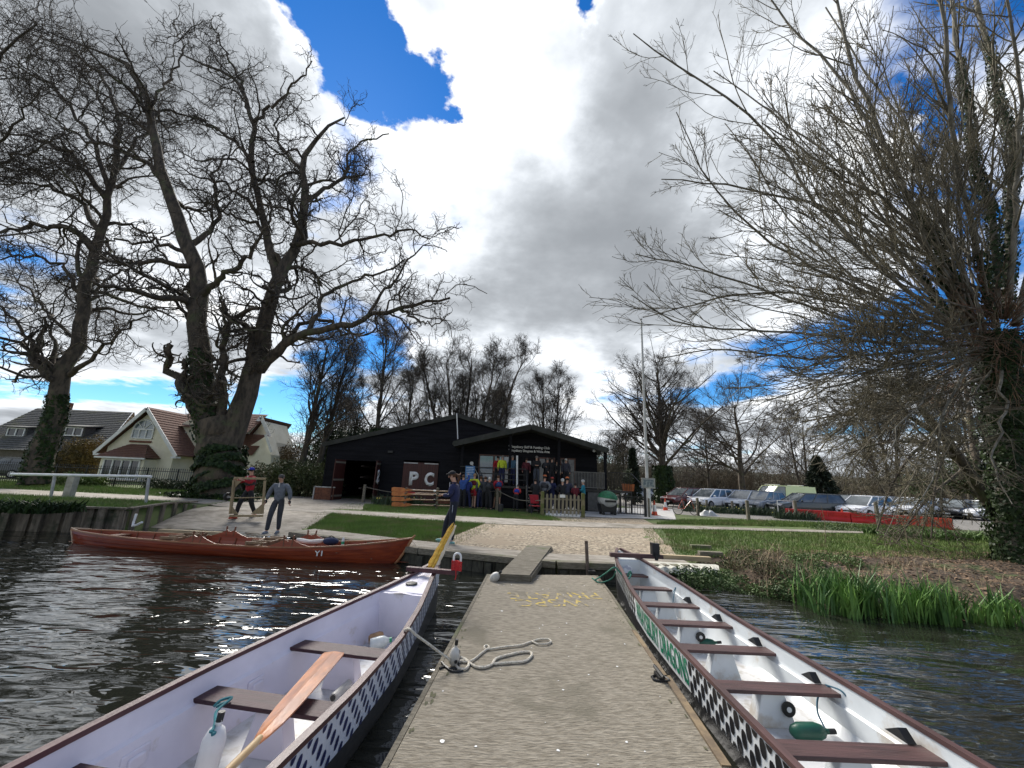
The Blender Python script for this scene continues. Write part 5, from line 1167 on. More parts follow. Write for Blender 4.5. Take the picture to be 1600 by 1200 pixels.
rope('thin_cord', [tuple(gp(1290,1070,.54)),tuple(gp(1312,1078,.55)),tuple(gp(1322,1088,.52)),tuple(gp(1300,1072,.53)),tuple(gp(1280,1085,.45)),tuple(gp(1277,1110,.36)),tuple(gp(1285,1130,.30)),tuple(gp(1292,1143,.3))], .007, mat('blue_cord', (.04,.13,.19), .8), 'thin blue cord from a thwart of the white dragon boat to the green fender')
rope('thin_cord', [tuple(gp(1052,925,.60)),tuple(gp(1056,918,.62)),tuple(gp(1052,935,.5)),tuple(gp(1052,955,.35)),tuple(gp(1057,966,.3))], .006, mat('blue_cord', (.04,.13,.19), .8), 'thin cord hanging from a far thwart of the white dragon boat')
def left_boat():
    ax = math.atan2(.70,4.1)*.93; oy = 2.4; ox_ = -1.685
    # stations along the boat axis measured from (ox,oy)
    st = [(-6.2,.03,.95),(-5.6,.25,.8),(-4.5,.45,.70),(-2.5,.58,.68),(0,.605,.68),(.8,.60,.68),(1.7,.535,.68),(2.45,.41,.70),(3.0,.29,.73),(3.45,.19,.76),(3.8,.125,.79),(4.2,.045,.83)]
    h = Hull((ox_,oy),ax,st); root = thing('dragon_boat', 'lilac-white dragon boat with maroon gunwales and a yellow tail left of the dock', 'dragon boat', (ox_,oy,0), -ax)
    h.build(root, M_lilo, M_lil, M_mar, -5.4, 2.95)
    for y in (1.72,.82,-.02,-.85,-1.7,-2.5,-3.3): bench(root, h, y, .535, .19, mp=M_lil, m=mat('dark_thwart', (.050,.014,.020), .6, (.032,.010,.014), 5, 6, .3, 30, stretch=(.4,5,5)))
    d = MB(); d.grid([[Vector((s_*(h.W(y)-.02),y,h.G(y)-.015+(.012 if s_ == 0 else 0))) for s_ in (-1,-.5,0,.5,1)] for y in np.linspace(2.9,4.15,14)]); w = h.W(2.9)-.02; d.add([(-w,2.9,h.G(2.9)-.015),(w,2.9,h.G(2.9)-.015),(w*.8,2.9,.24),(-w*.8,2.9,.24)],[(0,1,2,3)]); d.build('stern_deck', M_lil, root)
    k = MB(); k.lathe([(.075,0),(.075,.012),(.06,.018)], n=20, c=(-.02,3.25,.745)); k.build('hatch', M_black, root)
    cb = MB(); cb.box((.12,3.62,.84), (.74,.07,.06)); cb.build('steering_bar', M_mar, root, bevel=.006)
    u = MB(); P = [(.42,3.62,.86)]+[(.47-.05*math.cos(math.pi*i/8),3.62,1.04+.05*math.sin(math.pi*i/8)) for i in range(9)]+[(.52,3.62,.86)]; u.tube(P, .015, 8); ub = u.build('oar_loop', M_white, root, smooth=True)
    l = MB(); r = random.Random(5)
    for i in range(7): z = .875+i*.018; l.tube([(.40,3.60,z),(.47,3.58,z+.01),(.54,3.60,z-.005),(.47,3.65,z),(.40,3.61,z+.01)], .009, 5)
    l.tube([(.47,3.58,.88),(.48,3.57,.80),(.47,3.57,.76)], .007, 5); l.build('red_lashing', mat('red_cord', (.55,.02,.02), .7), ub)
    # tail: white core plate with overlapping yellow plumes
    t = MB(); core = []
    for i in range(12):
        q = i/11; y = 4.0+.62*q-.10*q*q; z = .80+.62*q**1.15; core.append((y, z, .13*(1-q)**.6+.012))
    t.grid([[Vector((0.0+sx*.012, y-wd*.25, z+wd*.0)) for sx in (-1,1)] for y,z,wd in core])
    pl = [Vector((.15*(i/11)**1.5,y,.80+(z-.80)*.88+wd*.5)) for i,(y,z,wd) in enumerate(core)]+[Vector((.15*(i/11)**1.5,y+.05*(1-i/11),.80+(z-.80)*.88-wd*.7)) for i,(y,z,wd) in reversed(list(enumerate(core)))]
    t = MB().prism(pl, (-.02,0,0), (.02,0,0)); tl = t.build('tail', mat('pale_tail', (.72,.62,.45), .6), root)
    pm, pw = MB(), MB()
    for i in range(20):
        q0 = (i//4)/6.; lat = (-.045,-.015,.018,.046)[i % 4]*(1-.5*q0); P = []
        for k in range(7):
            q = min(1.12, q0*.85+.44*k/6); P.append(Vector((lat*(1+.3*k/6)+.006*math.sin(k*1.9+i)+.15*q**1.5, 3.95+.62*q-.10*q*q-.03-(.02 if i % 4 == 3 else 0), .80+.58*q**1.12+(.02 if i % 4 == 1 else 0)-(.05 if i % 4 == 3 else 0))))
        (pw if i % 4 == 3 else pm).tube(P, [.016,.026,.030,.026,.020,.012,.002], 6)
    pm.build('plume', mat('yellow_plume', (.72,.46,.05), .55, (.55,.28,.02), 30, lo=.35, hi=.6), tl); pw.build('plume', mat('pale_tail', (.72,.62,.45), .6), tl)
    plumescales(root, h, 1, -5, 3.7, M_navy)
    plumescales(root, h, -1, -5, 3.7, M_navy)
    for y in (1.25,.35,-.5):
        f = MB(); w = h.W(y)-.065
        f.box((-w*.985,y,.40), (.02,.17,.13)); f.box((-w*.96,y,.40), (.03,.10,.07)); f.build('footrest', M_lil, root, bevel=.01)
    p = MB(); p.tube([(.12,1.38,.33),(.12,1.62,.33)], .032, 12); p.build('drain_pipe', mat('grey_plastic', (.45,.45,.42), .5), root)
    p = MB(); p.tube([(.12,1.378,.33),(.12,1.372,.33)], .022, 12); p.build('pipe_mouth', M_black, root)
    lb = MB(); 
    for i in range(6): lb.tube([(-h.W(y)*0-h.W(.82)+.06,.82+.0,.56),(-h.W(.82)+.05,.80,.57)], .01, 4)
    return h, root
hL, rL = left_boat()
def steering_oar():
    a = gp(522,1022,.60); b = gp(400,1163,.63); c = gp(345,1218,.66); d = (b-a); root = thing('steering_oar', 'varnished wooden steering oar lying across the thwarts of the lilac boat', 'oar', tuple(a)); u = d.normalized(); s = Vector((u.y,-u.x,0)).normalized(); nz = s.cross(u)
    L = d.length; W = [(0,.082),(.03,.088),(.3,.083),(.7,.072),(.85,.058),(.95,.036),(1.,.021)]; m = MB(); rows = []
    for t, w in W:
        p = u*L*t; rows.append([p-s*w+nz*0, p-s*w+nz*.012, p+nz*.022, p+s*w+nz*.012, p+s*w, p-nz*.006])
    k = len(rows); V = [v for r_ in rows for v in r_]; Fc = [(i*6+j, i*6+(j+1) % 6, (i+1)*6+(j+1) % 6, (i+1)*6+j) for i in range(k-1) for j in range(6)]+[tuple(range(6)), tuple((k-1)*6+j for j in range(5,-1,-1))]
    m.add(V, Fc); m.build('blade', mat('varnished_wood', (.50,.17,.045), .35, (.28,.09,.03), 5, 6, .1, 20, stretch=(2.5,.6,1), coat=.3), root)
    MB().tube([u*L*.97+nz*.008, tuple(c+(c-b).normalized()*1.4-a)], .021, 10).build('shaft', mat('pale_ash', (.50,.36,.19), .5, (.40,.27,.13), 6, stretch=(1,.3,1)), root, smooth=True)
steering_oar()
fender(328,1180,.46,.30,.062,mat('clean_white_rubber', (.74,.74,.72), .4, (.66,.66,.64), 6),'long white fender hanging inside the lilac boat on a blue rope',(-.05,.08))
rope('blue_rope', [tuple(gp(334,1104,.56)),tuple(gp(345,1094,.58)),tuple(gp(362,1090,.57)),tuple(gp(350,1100,.57)),tuple(gp(338,1104,.58)),tuple(gp(352,1098,.58)),tuple(gp(338,1112,.59)),tuple(gp(336,1128,.60)),tuple(gp(333,1140,.62)),tuple(gp(329,1143,.63)),tuple(gp(336,1145,.62)),tuple(gp(331,1148,.62))], .009, mat('petrol_rope', (.02,.16,.19), .8), 'blue rope knotted round a thwart end of the lilac boat')
def bottle():
    c = gp(592,1012,.27); root = thing('plastic_bottle', 'clear plastic milk bottle with a green cap on the floor of the lilac boat', 'bottle', (c.x,c.y,.27), .5); M = Matrix.Rotation(math.radians(80),3,'Y')@Matrix.Rotation(.2,3,'X')
    MB().lathe([(.03,-.10),(.06,-.09),(.063,0),(.058,.05),(.03,.09),(.022,.11)], c=(0,0,.05), n=14, M=M).build('body', mat('milky_plastic', (.62,.66,.64), .3, (.5,.55,.53), 9), root, smooth=True)
    MB().lathe([(.026,.105),(.026,.13)], c=(0,0,.05), n=12, M=M).build('cap', mat('green_cap', (.02,.35,.17), .4), root)
    r = thing('bailer', 'brown cut-down jug beside the clear bottle in the lilac boat', 'bailer', (c.x-.08,c.y+.13,.25), .8)
    MB().lathe([(.05,-.07),(.062,-.05),(.06,.05),(.045,.08)], c=(0,0,.06), n=12, M=M).build('jug', mat('brown_plastic', (.42,.24,.11), .5, (.3,.17,.08), 9), r, smooth=True)
bottle()
def skiff():
    A, B = Vector((-10.65,10.35,0)), Vector((-2.12,9.60,0)); L = (B-A).length; hd = math.atan2(B.y-A.y, B.x-A.x); c = (A+B)/2
    root = thing('rowing_skiff', 'long varnished red rowing skiff moored beside the slipway', 'rowing boat', tuple(c), hd); H = L/2
    # along local x
    def hw(x): t = x/H; return .50*max(0.,1-abs(t)**2.4)**.75
    def zg(x): t = x/H; return .415+.17*max(0,t)**2.6*1.75+.05*max(0,-t)**2.2
    def sec(x, sd, q): # q 0 gunwale .. 1 keel
        w = hw(x); a = q*math.pi/2; z0 = .02; t = x/H; x = x-.62*q**1.1*max(0,t)**7+.30*q*max(0,-t)**9; return Vector((x, sd*w*math.cos(a)**.72, zg(x)-(zg(x)-z0)*math.sin(a)**1.15))
    xs = np.linspace(-H+.01, H-.01, 90); hb = MB()
    for sd in (-1,1):
        for k in range(7):     # lapped strakes
            q0, q1 = k/7, (k+1.08)/7; hb.grid([[sec(x,sd,q0)+Vector((0,sd*.012,0)) if k else sec(x,sd,q0), sec(x,sd,min(1,q1))] for x in xs])
    hb.build('hull', mat('red_varnish', (.30,.052,.014), .28, (.19,.028,.009), 3, 5, .1, 20, stretch=(.3,3,6), coat=.4), root)
    ib = MB(); ML = mat('inner_varnish', (.30,.075,.035), .4, (.22,.05,.025), 4, stretch=(.4,3,3))
    for sd in (-1,1): ib.grid([[Vector((v.x,v.y*.96,max(v.z,.2))) for v in (sec(x,sd,q) for q in (0,.15,.3,.45,.6,.75))] for x in xs])
    ib.grid([[Vector((x,-hw(x)*.5,.2)),Vector((x,hw(x)*.5,.2))] for x in xs]); ib.build('lining', ML, root)
    for sd in (-1,1):
        g = MB(); P = [sec(x,sd,0)+Vector((0,0,.01)) for x in xs]
        for p, q in zip(P[:-1],P[1:]): g.bar(p,q,.035,.028)
        g.build('gunwale', mat('tan_rail', (.34,.15,.07), .4), root)
    M_rib = mat('rib_wood', (.20,.08,.04), .5)
    r = MB()
    for x in np.arange(-H+.6, H-.6, .42):
        for sd in (-1,1): r.tube([Vector((v.x,v.y*.92,max(v.z,.22))) for v in (sec(x,sd,q) for q in (0,.15,.3,.45))], .013, 4)
        r.bar((x,-hw(x)*.85,.27),(x,hw(x)*.85,.27),.03,.03)
    r.build('rib', M_rib, root)
    # raised saxboards with rowlocks
    for xc in (-.52, 1.62, -2.2):
        if xc == -2.2: continue
        for sd in (-1,1):
            s = MB(); n = 14; P = []
            for i in range(n+1): x = xc-.62+1.24*i/n; u = abs((x-xc)/.62); hgt = .22*max(0,1-u)**1.7 if u > .12 else .13; P.append((x,hgt))
            for (x0,h0),(x1,h1) in zip(P[:-1],P[1:]): a, b = sec(x0,sd,0), sec(x1,sd,0); s.add([a,b,b+Vector((0,0,h1+.005)),a+Vector((0,0,h0+.005)),a-Vector((0,sd*.02,0)),b-Vector((0,sd*.02,0)),b+Vector((0,-sd*.02,h1+.005)),a+Vector((0,-sd*.02,h0+.005))],[(0,1,2,3),(4,7,6,5),(3,2,6,7)])
            s.build('saxboard', ML, root)
            for dx in (-.09,.09): pr = MB(); a = sec(xc+dx,sd,0); pr.bar(a+Vector((0,-sd*.01,.03)), a+Vector((dx*.25,-sd*.01,.26)), .03, .025); pr.build('rowlock', M_rib, root)
    for xc in (-1.45, .62, 2.6, -3.1):
        t = MB(); t.box((xc,0,.385), (.26,hw(xc)*1.9,.03)); t.build('thwart', M_rib, root)
    for xc in (-1.28,.80):      # slatted stretcher boards showing above the gunwale
        t = MB(); 
        for dx in (-.17,.17): t.box((xc+dx,0,.42), (.04,hw(xc)*1.8,.14))
        for yy in (-.42,-.2,.2,.42): t.box((xc,yy,.49),(.42,.03,.05))
        t.build('stretcher', mat('stretcher_wood', (.24,.15,.08), .6), root)
    st = MB(); st.tube([sec(H-.005,1,q)*1 for q in (1,.9,.8,.65,.5,.35,.2,.08,0)]+[sec(H,1,0)+Vector((.06,0,.07))], [.035]*8+[.03,.018], 8); st.build('stem', mat('stem_oak', (.42,.20,.09), .4), root, smooth=True)
    st = MB(); st.tube([sec(-H+.005,1,q)*1 for q in (1,.8,.6,.4,.2,0)], .03, 8); st.tube([sec(-H+.34,-1,0)+Vector((0,0,.02)),(-H-.01,0,.50),sec(-H+.34,1,0)+Vector((0,0,.02))], .02, 6); st.build('stern_post', mat('pale_oak', (.55,.40,.27), .5), root, smooth=True)
    nx = H-1.95; zz = .40
    def Mf(a, b): x = nx+a; v = sec(x,-1,.16); return Vector((x, v.y-.018, v.z-.03+b))
    text_mesh('lettering', 'Y1', .17, .11, 0, M_white, root, Mf, bold=.02)
    return root
skiff()
def skiff_clutter():
    for i, (px, lab) in enumerate(((424,'chrome bucket-like rowlock clump near the grey-clad man'),)): pass
    c = at(508,836,9.9); r = thing('white_cushion', 'curved white seat cushion lying in the skiff', 'cushion', (at(486,836,9.95).x,9.95,.44))
    b = MB(); P = [Vector((-.32+.64*i/8,0,.05+.04*((i-4)/4)**2)) for i in range(9)]; b.tube(P, [.03,.05,.055,.05,.045,.05,.055,.05,.03], 8); b.build('pad', mat('white_cloth', (.75,.72,.66), .9), r, smooth=True)
    r = thing('kit_bag', 'dark blue kit bag resting in the skiff', 'bag', (at(518,838,9.95).x,9.95,.42)); MB().ell((0,0,.10),(.19,.13,.09)).build('bag', mat('navy_cloth', (.015,.025,.07), .9), r, smooth=True); MB().tube([(-.1,0,.17),(0,0,.22),(.1,0,.17)], .012, 5).build('strap', M_black, r)
    r = thing('drink_bottle', 'small clear drink bottle with a green label standing in the skiff', 'bottle', (at(537,838,9.95).x,9.95,.42)); MB().lathe([(.035,0),(.035,.14),(.02,.18),(.015,.2)], n=10).build('bottle', mat('milky_plastic', (.6,.65,.63), .3), r, smooth=True); MB().lathe([(.037,.05),(.037,.11)], n=10).build('label', mat('green_cap', (.02,.35,.17), .4), r)
skiff_clutter()
rope('white_rope', [tuple(at(636,841,10.0)),tuple(at(645,846,9.9)),tuple(gp(655,856,.5)),tuple(gp(672,856,.5)),tuple(gp(690,850,.5)),tuple(gp(697,845,.6)),tuple(gp(702,840,.8))], .012, M_rope, 'thin white painter from the bow of the red skiff along the quay')
def small_quay_things():
    a, b = gp(250,830,.22), gp(372,836,.25); o = MB().bar(a,b,.14,.12).build('timber_beam', mat('new_timber', (.42,.33,.20), .8, (.30,.23,.14), 4, stretch=(.4,4,4))); tag(o, 'pale timber beam laid along the water edge of the slipway', 'beam')
    a, b = gp(1000,868,.56), gp(1110,874,.56); o = MB().bar(a,b,.12,.10).build('timber_beam', mat('new_timber', (.42,.33,.20), .8)); tag(o, 'long pale timber beam lying on the quay beyond the white dragon boat', 'beam')
    m = MB(); rows = []
    for i in range(26):
        t = i/25; p = gp(1005+118*t,878+6*t,.535); q = gp(1020+105*t,886+5*t,.52); rows.append([p+Vector((0,.12,0)), p, q+Vector((0,.02,.02*math.sin(i*1.7))), q+Vector((0,-.06,-.06-.05*math.sin(i*.9)**2))])
    o = m.grid(rows).build('tarpaulin', mat('grey_tarp', (.50,.49,.42), .8, (.38,.37,.31), 6)); md = o.modifiers.new('t','SOLIDIFY'); md.thickness = .01; tag(o, 'pale grey tarpaulin hanging ragged over the quay edge', 'tarpaulin')
    for (px,py,lab) in ((1095,857,'upper of two short timber steps set in the right grass bank'),(1110,868,'lower of two short timber steps set in the right grass bank')):
        c = gh(px,py); o = MB().box((c.x,c.y,c.z+.04),(.55,.14,.10)).build('timber_step', M_timber, bevel=.01); tag(o, lab, 'step', 'timber steps')
    # bent white pipe on the pile wall
    Yp = 12.0; o = MB().tube([tuple(at(213,803,Yp)),tuple(at(209,815,Yp)),tuple(at(207,822,Yp-.05)),tuple(at(214,820,Yp-.1)),tuple(at(222,816,Yp-.15))], .03, 6).build('bent_pipe', M_white); tag(o, 'bent white pipe hooked on the end of the timber pile wall', 'pipe')
small_quay_things()
# reeds, weeds and brambles on the right bank
def vegetation():
    M_iris = mat('iris_leaf', (.13,.25,.05), .5, (.05,.12,.028), 2.5, 4, spec=.35, c3=(.09,.14,.03), s3=3, t3=.62)
    spots = [(1318,955,.55,460,'leftmost and tallest iris clump at the water edge'),(1372,962,.6,480,'thick iris clump second from the left at the water edge'),(1425,966,.6,480,'broad iris clump in the middle of the reed bed'),(1480,966,.55,380,'iris clump right of the middle of the reed bed'),(1548,968,.6,300,'sparser iris clump near the right edge of the photo')]
    for i, (px,py,wd,n,lab) in enumerate(spots):
        c = gp(px,py,.2); P = [(c.x-wd,c.y-.28),(c.x+wd,c.y-.28),(c.x+wd,c.y+.5),(c.x-wd,c.y+.5)]; hgt = .50 if i < 3 else .42
        root = thing('iris_clump', lab, 'reeds', (0,0,0), 0, 'iris clumps along the right bank'); o = blades('leaves', P, int(n*.72), hgt, .028, M_iris, .55, 70+i, kind=None, curve=True, parent=root, zfix=.10, hv=.30, clump=13)
    daff = [(1090,800,.9,170,'daffodil clump nearest the flagpole on the green verge'),(1140,803,1.0,190,'daffodil clump between the two left verge posts'),(1200,806,1.4,420,'dense dark green clump of leaves at the foot of the middle verge post'),(1245,812,1.2,300,'dark green leaf clump in front of the red barrier'),(606,790,.8,150,'daffodil clump below the rope post by the oar rack'),(640,790,.6,110,'daffodil clump under the oar rack')]
    M_d = mat('daffodil_leaf', (.05,.085,.035), .6, (.025,.045,.02), 3, 3); M_y = mat('daffodil_flower', (.75,.65,.12), .6)
    for i, (px,py,wd,n,lab) in enumerate(daff):
        c = gh(px,py); root = thing('daffodil_clump', lab, 'flowers', (0,0,0), 0, 'daffodil clumps'); P = [(c.x-wd,c.y-.3),(c.x+wd,c.y-.3),(c.x+wd,c.y+.5),(c.x-wd,c.y+.5)]
        blades('leaves', P, n*2, .42, .035, M_d, .8, 90+i, kind=None, curve=True, parent=root, hv=.25)
        r = random.Random(i); f = MB()
        for k in range(9 if i not in (2,3) else 3): f.ell((c.x+r.uniform(-wd,wd), c.y+r.uniform(-.2,.4), c.z+r.uniform(.3,.45)), (.035,.035,.03), n=6, m=4)
        f.build('flowers', M_y, root)
    rr = random.Random(8)
    def weeds(px0, py0, px1, py1, n, lab, m, hgt, seed, wd=.05):
        a, b = gh(px0,py0), gh(px1,py1); root = tag(blades('bank_weeds', [(min(a.x,b.x),min(a.y,b.y)-.25),(max(a.x,b.x),min(a.y,b.y)-.25),(max(a.x,b.x)+.3,max(a.y,b.y)+.6),(min(a.x,b.x),max(a.y,b.y)+.6)], n, hgt, wd, m, 1.3, seed, curve=True, clump=60), lab, 'weeds', kind='stuff')
    for k, (pts, sz, n, lab, m_) in enumerate((([(1090,905),(1120,908),(1150,915),(1180,920),(1210,925)],.30,7000,'low bramble leaves overhanging the water beyond the white boat',M_weed),([(1225,925),(1250,930),(1275,925),(1240,905),(1290,905),(1310,925)],.34,9000,'leafy green weeds on the bank left of the irises',M_weed),([(1255,880),(1290,878),(1320,882)],.30,4500,'green nettle patch on the brown leaf-strewn slope',mat('nettle', (.10,.17,.035), .7, (.05,.10,.02), 3, 4)),([(1100,880),(1150,885),(1200,890),(1160,870)],.26,4500,'dull green creeping weeds on the slope above the tarpaulin',mat('dull_weed', (.085,.095,.03), .8, (.045,.05,.018), 3, 4)))):
        cs = [gh(*q) for q in pts]; leafmass('bank_weeds', [(c.x,c.y,c.z+.02) for c in cs], [(sz*1.5,sz*1.1,sz*.62)]*len(cs), n, .024, m_, lab, 'weeds', 60+k, 'stuff')
    weeds(1350,835,1600,850,3400,'bright green nettles along the foot of the red barriers',mat('nettle', (.08,.15,.025), .7, (.04,.09,.015), 3, 4),.22,4)
    weeds(1130,895,1300,925,260,'dry straw stalks leaning over the bank left of the irises',M_dry,.38,5,.012)
    weeds(1200,870,1600,920,420,'dry bramble stems on the right bank',M_dry,.16,6,.012)
    c = gh(1296,828); leafmass('bank_weeds', [(c.x,c.y,c.z),(c.x+.9,c.y+.1,c.z)], [(.8,.6,.28)]*2, 3000, .03, M_weed, 'low green weeds at the right end of the visible towpath', 'weeds', 77, 'stuff')
    weeds(-60,795,70,802,1500,'dark ground ivy spilling over the left end of the timber pile wall',M_ivy,.18,7,.05)
    # fallen branch in the water
    a = gp(1308,958,WATER+.0); o = MB().tube([tuple(a),tuple(gp(1345,948,.25)),tuple(gp(1372,940,.35)),tuple(gp(1395,930,.42))], [.025,.04,.045,.03], 7).build('fallen_branch', mat('bleached_wood', (.38,.33,.26), .9)); tag(o, 'bleached fallen branch poking out of the irises into the water', 'branch')
    for i,(p0,p1,lab) in enumerate((((1215,905),(1180,860),'dry arched bramble stem left of the irises'),((1240,890),(1190,840),'taller dry bramble stem leaning left over the bank'),((1420,860),(1400,790),'thin bare sapling standing on the brown slope'),((1290,850),(1283,790),'thin upright sapling at the edge of the grass bank'))):
        a = gh(*p0); t = at(p1[0],p1[1],a.y); o = MB().tube([tuple(a),tuple(a.lerp(t,.5)+Vector((.06,0,.08))),tuple(t)], [.012,.009,.004], 5).build('bare_stem', M_dry); tag(o, lab, 'stem')
vegetation()
# ------------------------------------------------------------------ people
_pc = {}
def skin_bake(verts, edges, rads, root=0, sub=1, smooth=True):
    me = bpy.data.meshes.new('s'); me.from_pydata([tuple(v) for v in verts], edges, []); o = bpy.data.objects.new('s', me); COL.objects.link(o)
    md = o.modifiers.new('Skin', 'SKIN'); md.use_smooth_shade = True; md.branch_smoothing = .6
    if not me.skin_vertices: 
        a = me.attributes.new('sk', 'FLOAT', 'POINT')
    lay = me.skin_vertices[0].data if me.skin_vertices else None
    if lay is None: raise RuntimeError('no skin layer')
    for i, r in enumerate(rads): lay[i].radius = r if isinstance(r, tuple) else (r, r); lay[i].use_root = (i == root)
    ss = o.modifiers.new('Sub', 'SUBSURF'); ss.levels = sub; ss.render_levels = sub
    dg = bpy.context.evaluated_depsgraph_get(); dg.update(); out = bpy.data.meshes.new_from_object(o.evaluated_get(dg))
    bpy.data.objects.remove(o); bpy.data.meshes.remove(me)
    if smooth:
        for p in out.polygons: p.use_smooth = True
    return out
ARMS = dict(stand=((.235,.02,1.14),(.235,-.06,.90)), fold=((.225,-.06,1.15),(-.02,-.21,1.17)), hips=((.34,.07,1.17),(.17,-.02,1.01)), front=((.225,-.06,1.15),(.10,-.27,1.14)),
            out=((.30,0,1.17),(.33,-.06,.95)), up=((.30,-.10,1.50),(.22,-.16,1.72)), hold=((.26,-.16,1.22),(.20,-.36,1.30)), pull=((.22,-.20,1.17),(.12,-.42,1.08)))
LEGS = dict(stand=((.10,-.015,.50),(.115,.02,.08)), fwd=((.09,-.20,.52),(.09,-.26,.09)), back=((.09,.10,.50),(.10,.30,.13)), wide=((.16,-.01,.50),(.22,.02,.08)))
def skeleton(armL, armR, legL, legR, lean=0., head=(0,0), fingers=False):
    J = {}
    def ln(p): # lean the upper body forward about the hips
        x, y, z = p
        if z <= .96: return Vector(p)
        d = z-.96; return Vector((x, y-d*math.sin(lean), .96+d*math.cos(lean)))
    def UL(p):
        x, y, z = p; return Vector((x, y-max(0,z-.96)*math.sin(lean)-(.0 if z > .96 else 0), z if lean == 0 else .96+(z-.96)*math.cos(lean)))
    J['pel'] = Vector((0,0,.97)); J['wai'] = ln((0,0,1.10)); J['che'] = ln((0,.0,1.30)); J['nck'] = ln((0,.005,1.47)); J['hd0'] = ln((head[0]*.3,-.015+head[1]*.3,1.545)); J['hd1'] = ln((head[0],-.02+head[1],1.655))
    for s, A, Lg, n in ((-1,armL,legL,'l'),(1,armR,legR,'r')):
        J['sh'+n] = ln((s*.175,0,1.40)); e, w_ = ARMS[A]; J['el'+n] = UL((s*e[0],e[1],e[2])); J['wr'+n] = UL((s*w_[0],w_[1],w_[2]))
        J['hi'+n] = Vector((s*.09,0,.92)); k, a = LEGS[Lg]; J['kn'+n] = Vector((s*k[0],k[1],k[2])); J['an'+n] = Vector((s*a[0],a[1],a[2])); J['to'+n] = Vector((s*(a[0]+.015),a[1]-.15,a[2]-.035))
    return J
def person(label, loc, rz, h=1.72, arms=('stand','stand'), legs=('stand','stand'), top=None, legsm=None, hair=None, hat=None, vest=None, shoe=None, shorts=None, skinm=None, lean=0., head=(0,0), near=False, glove=None, group=None, pony=False, stripe=None, long=0., hatlogo=False):
    S = h/1.72; root = thing('person', label, 'person', loc, rz, group); J = skeleton(arms[0], arms[1], legs[0], legs[1], lean, head)
    key = (arms, legs, lean, head, near)
    def part(nm, kk, fn, m):
        if (key, kk) not in _pc: _pc[(key, kk)] = fn()
        me = _pc[(key, kk)].copy(); me.materials.clear(); me.materials.append(m); me.name = nm; o = bpy.data.objects.new(nm, me); COL.objects.link(o); o.parent = root; o.scale = (S,S,S); return o
    def chain(names, rads, extra=None, sub=1):
        idx = {n: i for i, n in enumerate(names)}; return idx
    def body():
        n = ['pel','wai','che','nck','hd0','hd1']; V = [J[q] for q in n]; R = [(.125,.10),(.115,.09),(.13,.095),.052,(.066,.075),(.072,.082)]; E = [(i,i+1) for i in range(5)]
        for s, q in ((-1,'l'),(1,'r')):
            b = len(V); V += [J['sh'+q], J['el'+q], J['wr'+q]]; R += [.055,.038,.026]; E += [(2,b),(b,b+1),(b+1,b+2)]
            d = (J['wr'+q]-J['el'+q]).normalized(); sd = Vector((0,-1,0)); sd = (sd-d*sd.dot(d)).normalized() if abs(sd.dot(d)) < .95 else Vector((-s,0,0)); ot = d.cross(sd).normalized()
            if near:
                pm = J['wr'+q]+d*.06; V.append(pm); R.append((.034,.018)); E.append((b+2, len(V)-1)); pi = len(V)-1
                for k in range(4):
                    off = (k-1.5)*.021; L1 = (.036,.042,.039,.030)[k]; p0 = pm+sd*off+d*.03; p1 = p0+d*L1+ot*(-s)*.010; p2 = p1+d*L1*.7+ot*(-s)*.022; c = len(V); V += [p0,p1,p2]; R += [.011,.009,.0075]; E += [(pi,c),(c,c+1),(c+1,c+2)]
                c = len(V); V += [pm-d*.02-sd*(-.035), pm+d*.015+sd*.058]; R += [.012,.009]; E += [(b+2 if False else pi,c),(c,c+1)]
            else:
                V.append(J['wr'+q]+d*.10); R.append((.034,.022)); E.append((b+2, len(V)-1))
            b = len(V); V += [J['hi'+q], J['kn'+q], J['an'+q], J['to'+q]]; R += [.078,.052,.034,.032]; E += [(0,b),(b,b+1),(b+1,b+2),(b+2,b+3)]
        return skin_bake(V, E, R, 0, 1)
    def jacket():
        V = [J['pel']+Vector((0,0,-.13-long)), J['wai'], J['che'], J['nck']+Vector((0,0,-.035))]; R = [(.185,.145),(.175,.14),(.19,.145),.08]; E = [(0,1),(1,2),(2,3)]
        for q in 'lr':
            b = len(V); V += [J['sh'+q], J['el'+q], J['wr'+q]]; R += [.094,.072,.052]; E += [(2,b),(b,b+1),(b+1,b+2)]
        return skin_bake(V, E, R, 0, 1)
    def trousers():
        V = [J['pel']+Vector((0,0,.12)), J['pel']]; R = [(.145,.12),(.155,.125)]; E = [(0,1)]
        for q in 'lr': b = len(V); V += [J['hi'+q], J['kn'+q], J['an'+q]]; R += [.112,.082,.060]; E += [(1,b),(b,b+1),(b+1,b+2)]
        return skin_bake(V, E, R, 0, 1)
    def shortsf():
        V = [J['pel']+Vector((0,0,.10)), J['pel']]; R = [(.15,.125),(.16,.13)]; E = [(0,1)]
        for q in 'lr': b = len(V); V += [J['hi'+q], J['hi'+q].lerp(J['kn'+q],.8)]; R += [.10,.092]; E += [(1,b),(b,b+1)]
        return skin_bake(V, E, R, 0, 1)
    def vestf(): return skin_bake([J['pel'].lerp(J['wai'],.9), J['wai'].lerp(J['che'],.5), J['che'], J['che'].lerp(J['nck'],.55)], [(0,1),(1,2),(2,3)], [(.20,.17),(.21,.18),(.215,.18),(.14,.12)], 0, 1)
    hc = J['hd0'].lerp(J['hd1'], .55)
    sk = skinm or mat('skin', (.52,.30,.21), .55, (.45,.25,.17), 9)
    bo = part('body', 'b', body, sk)
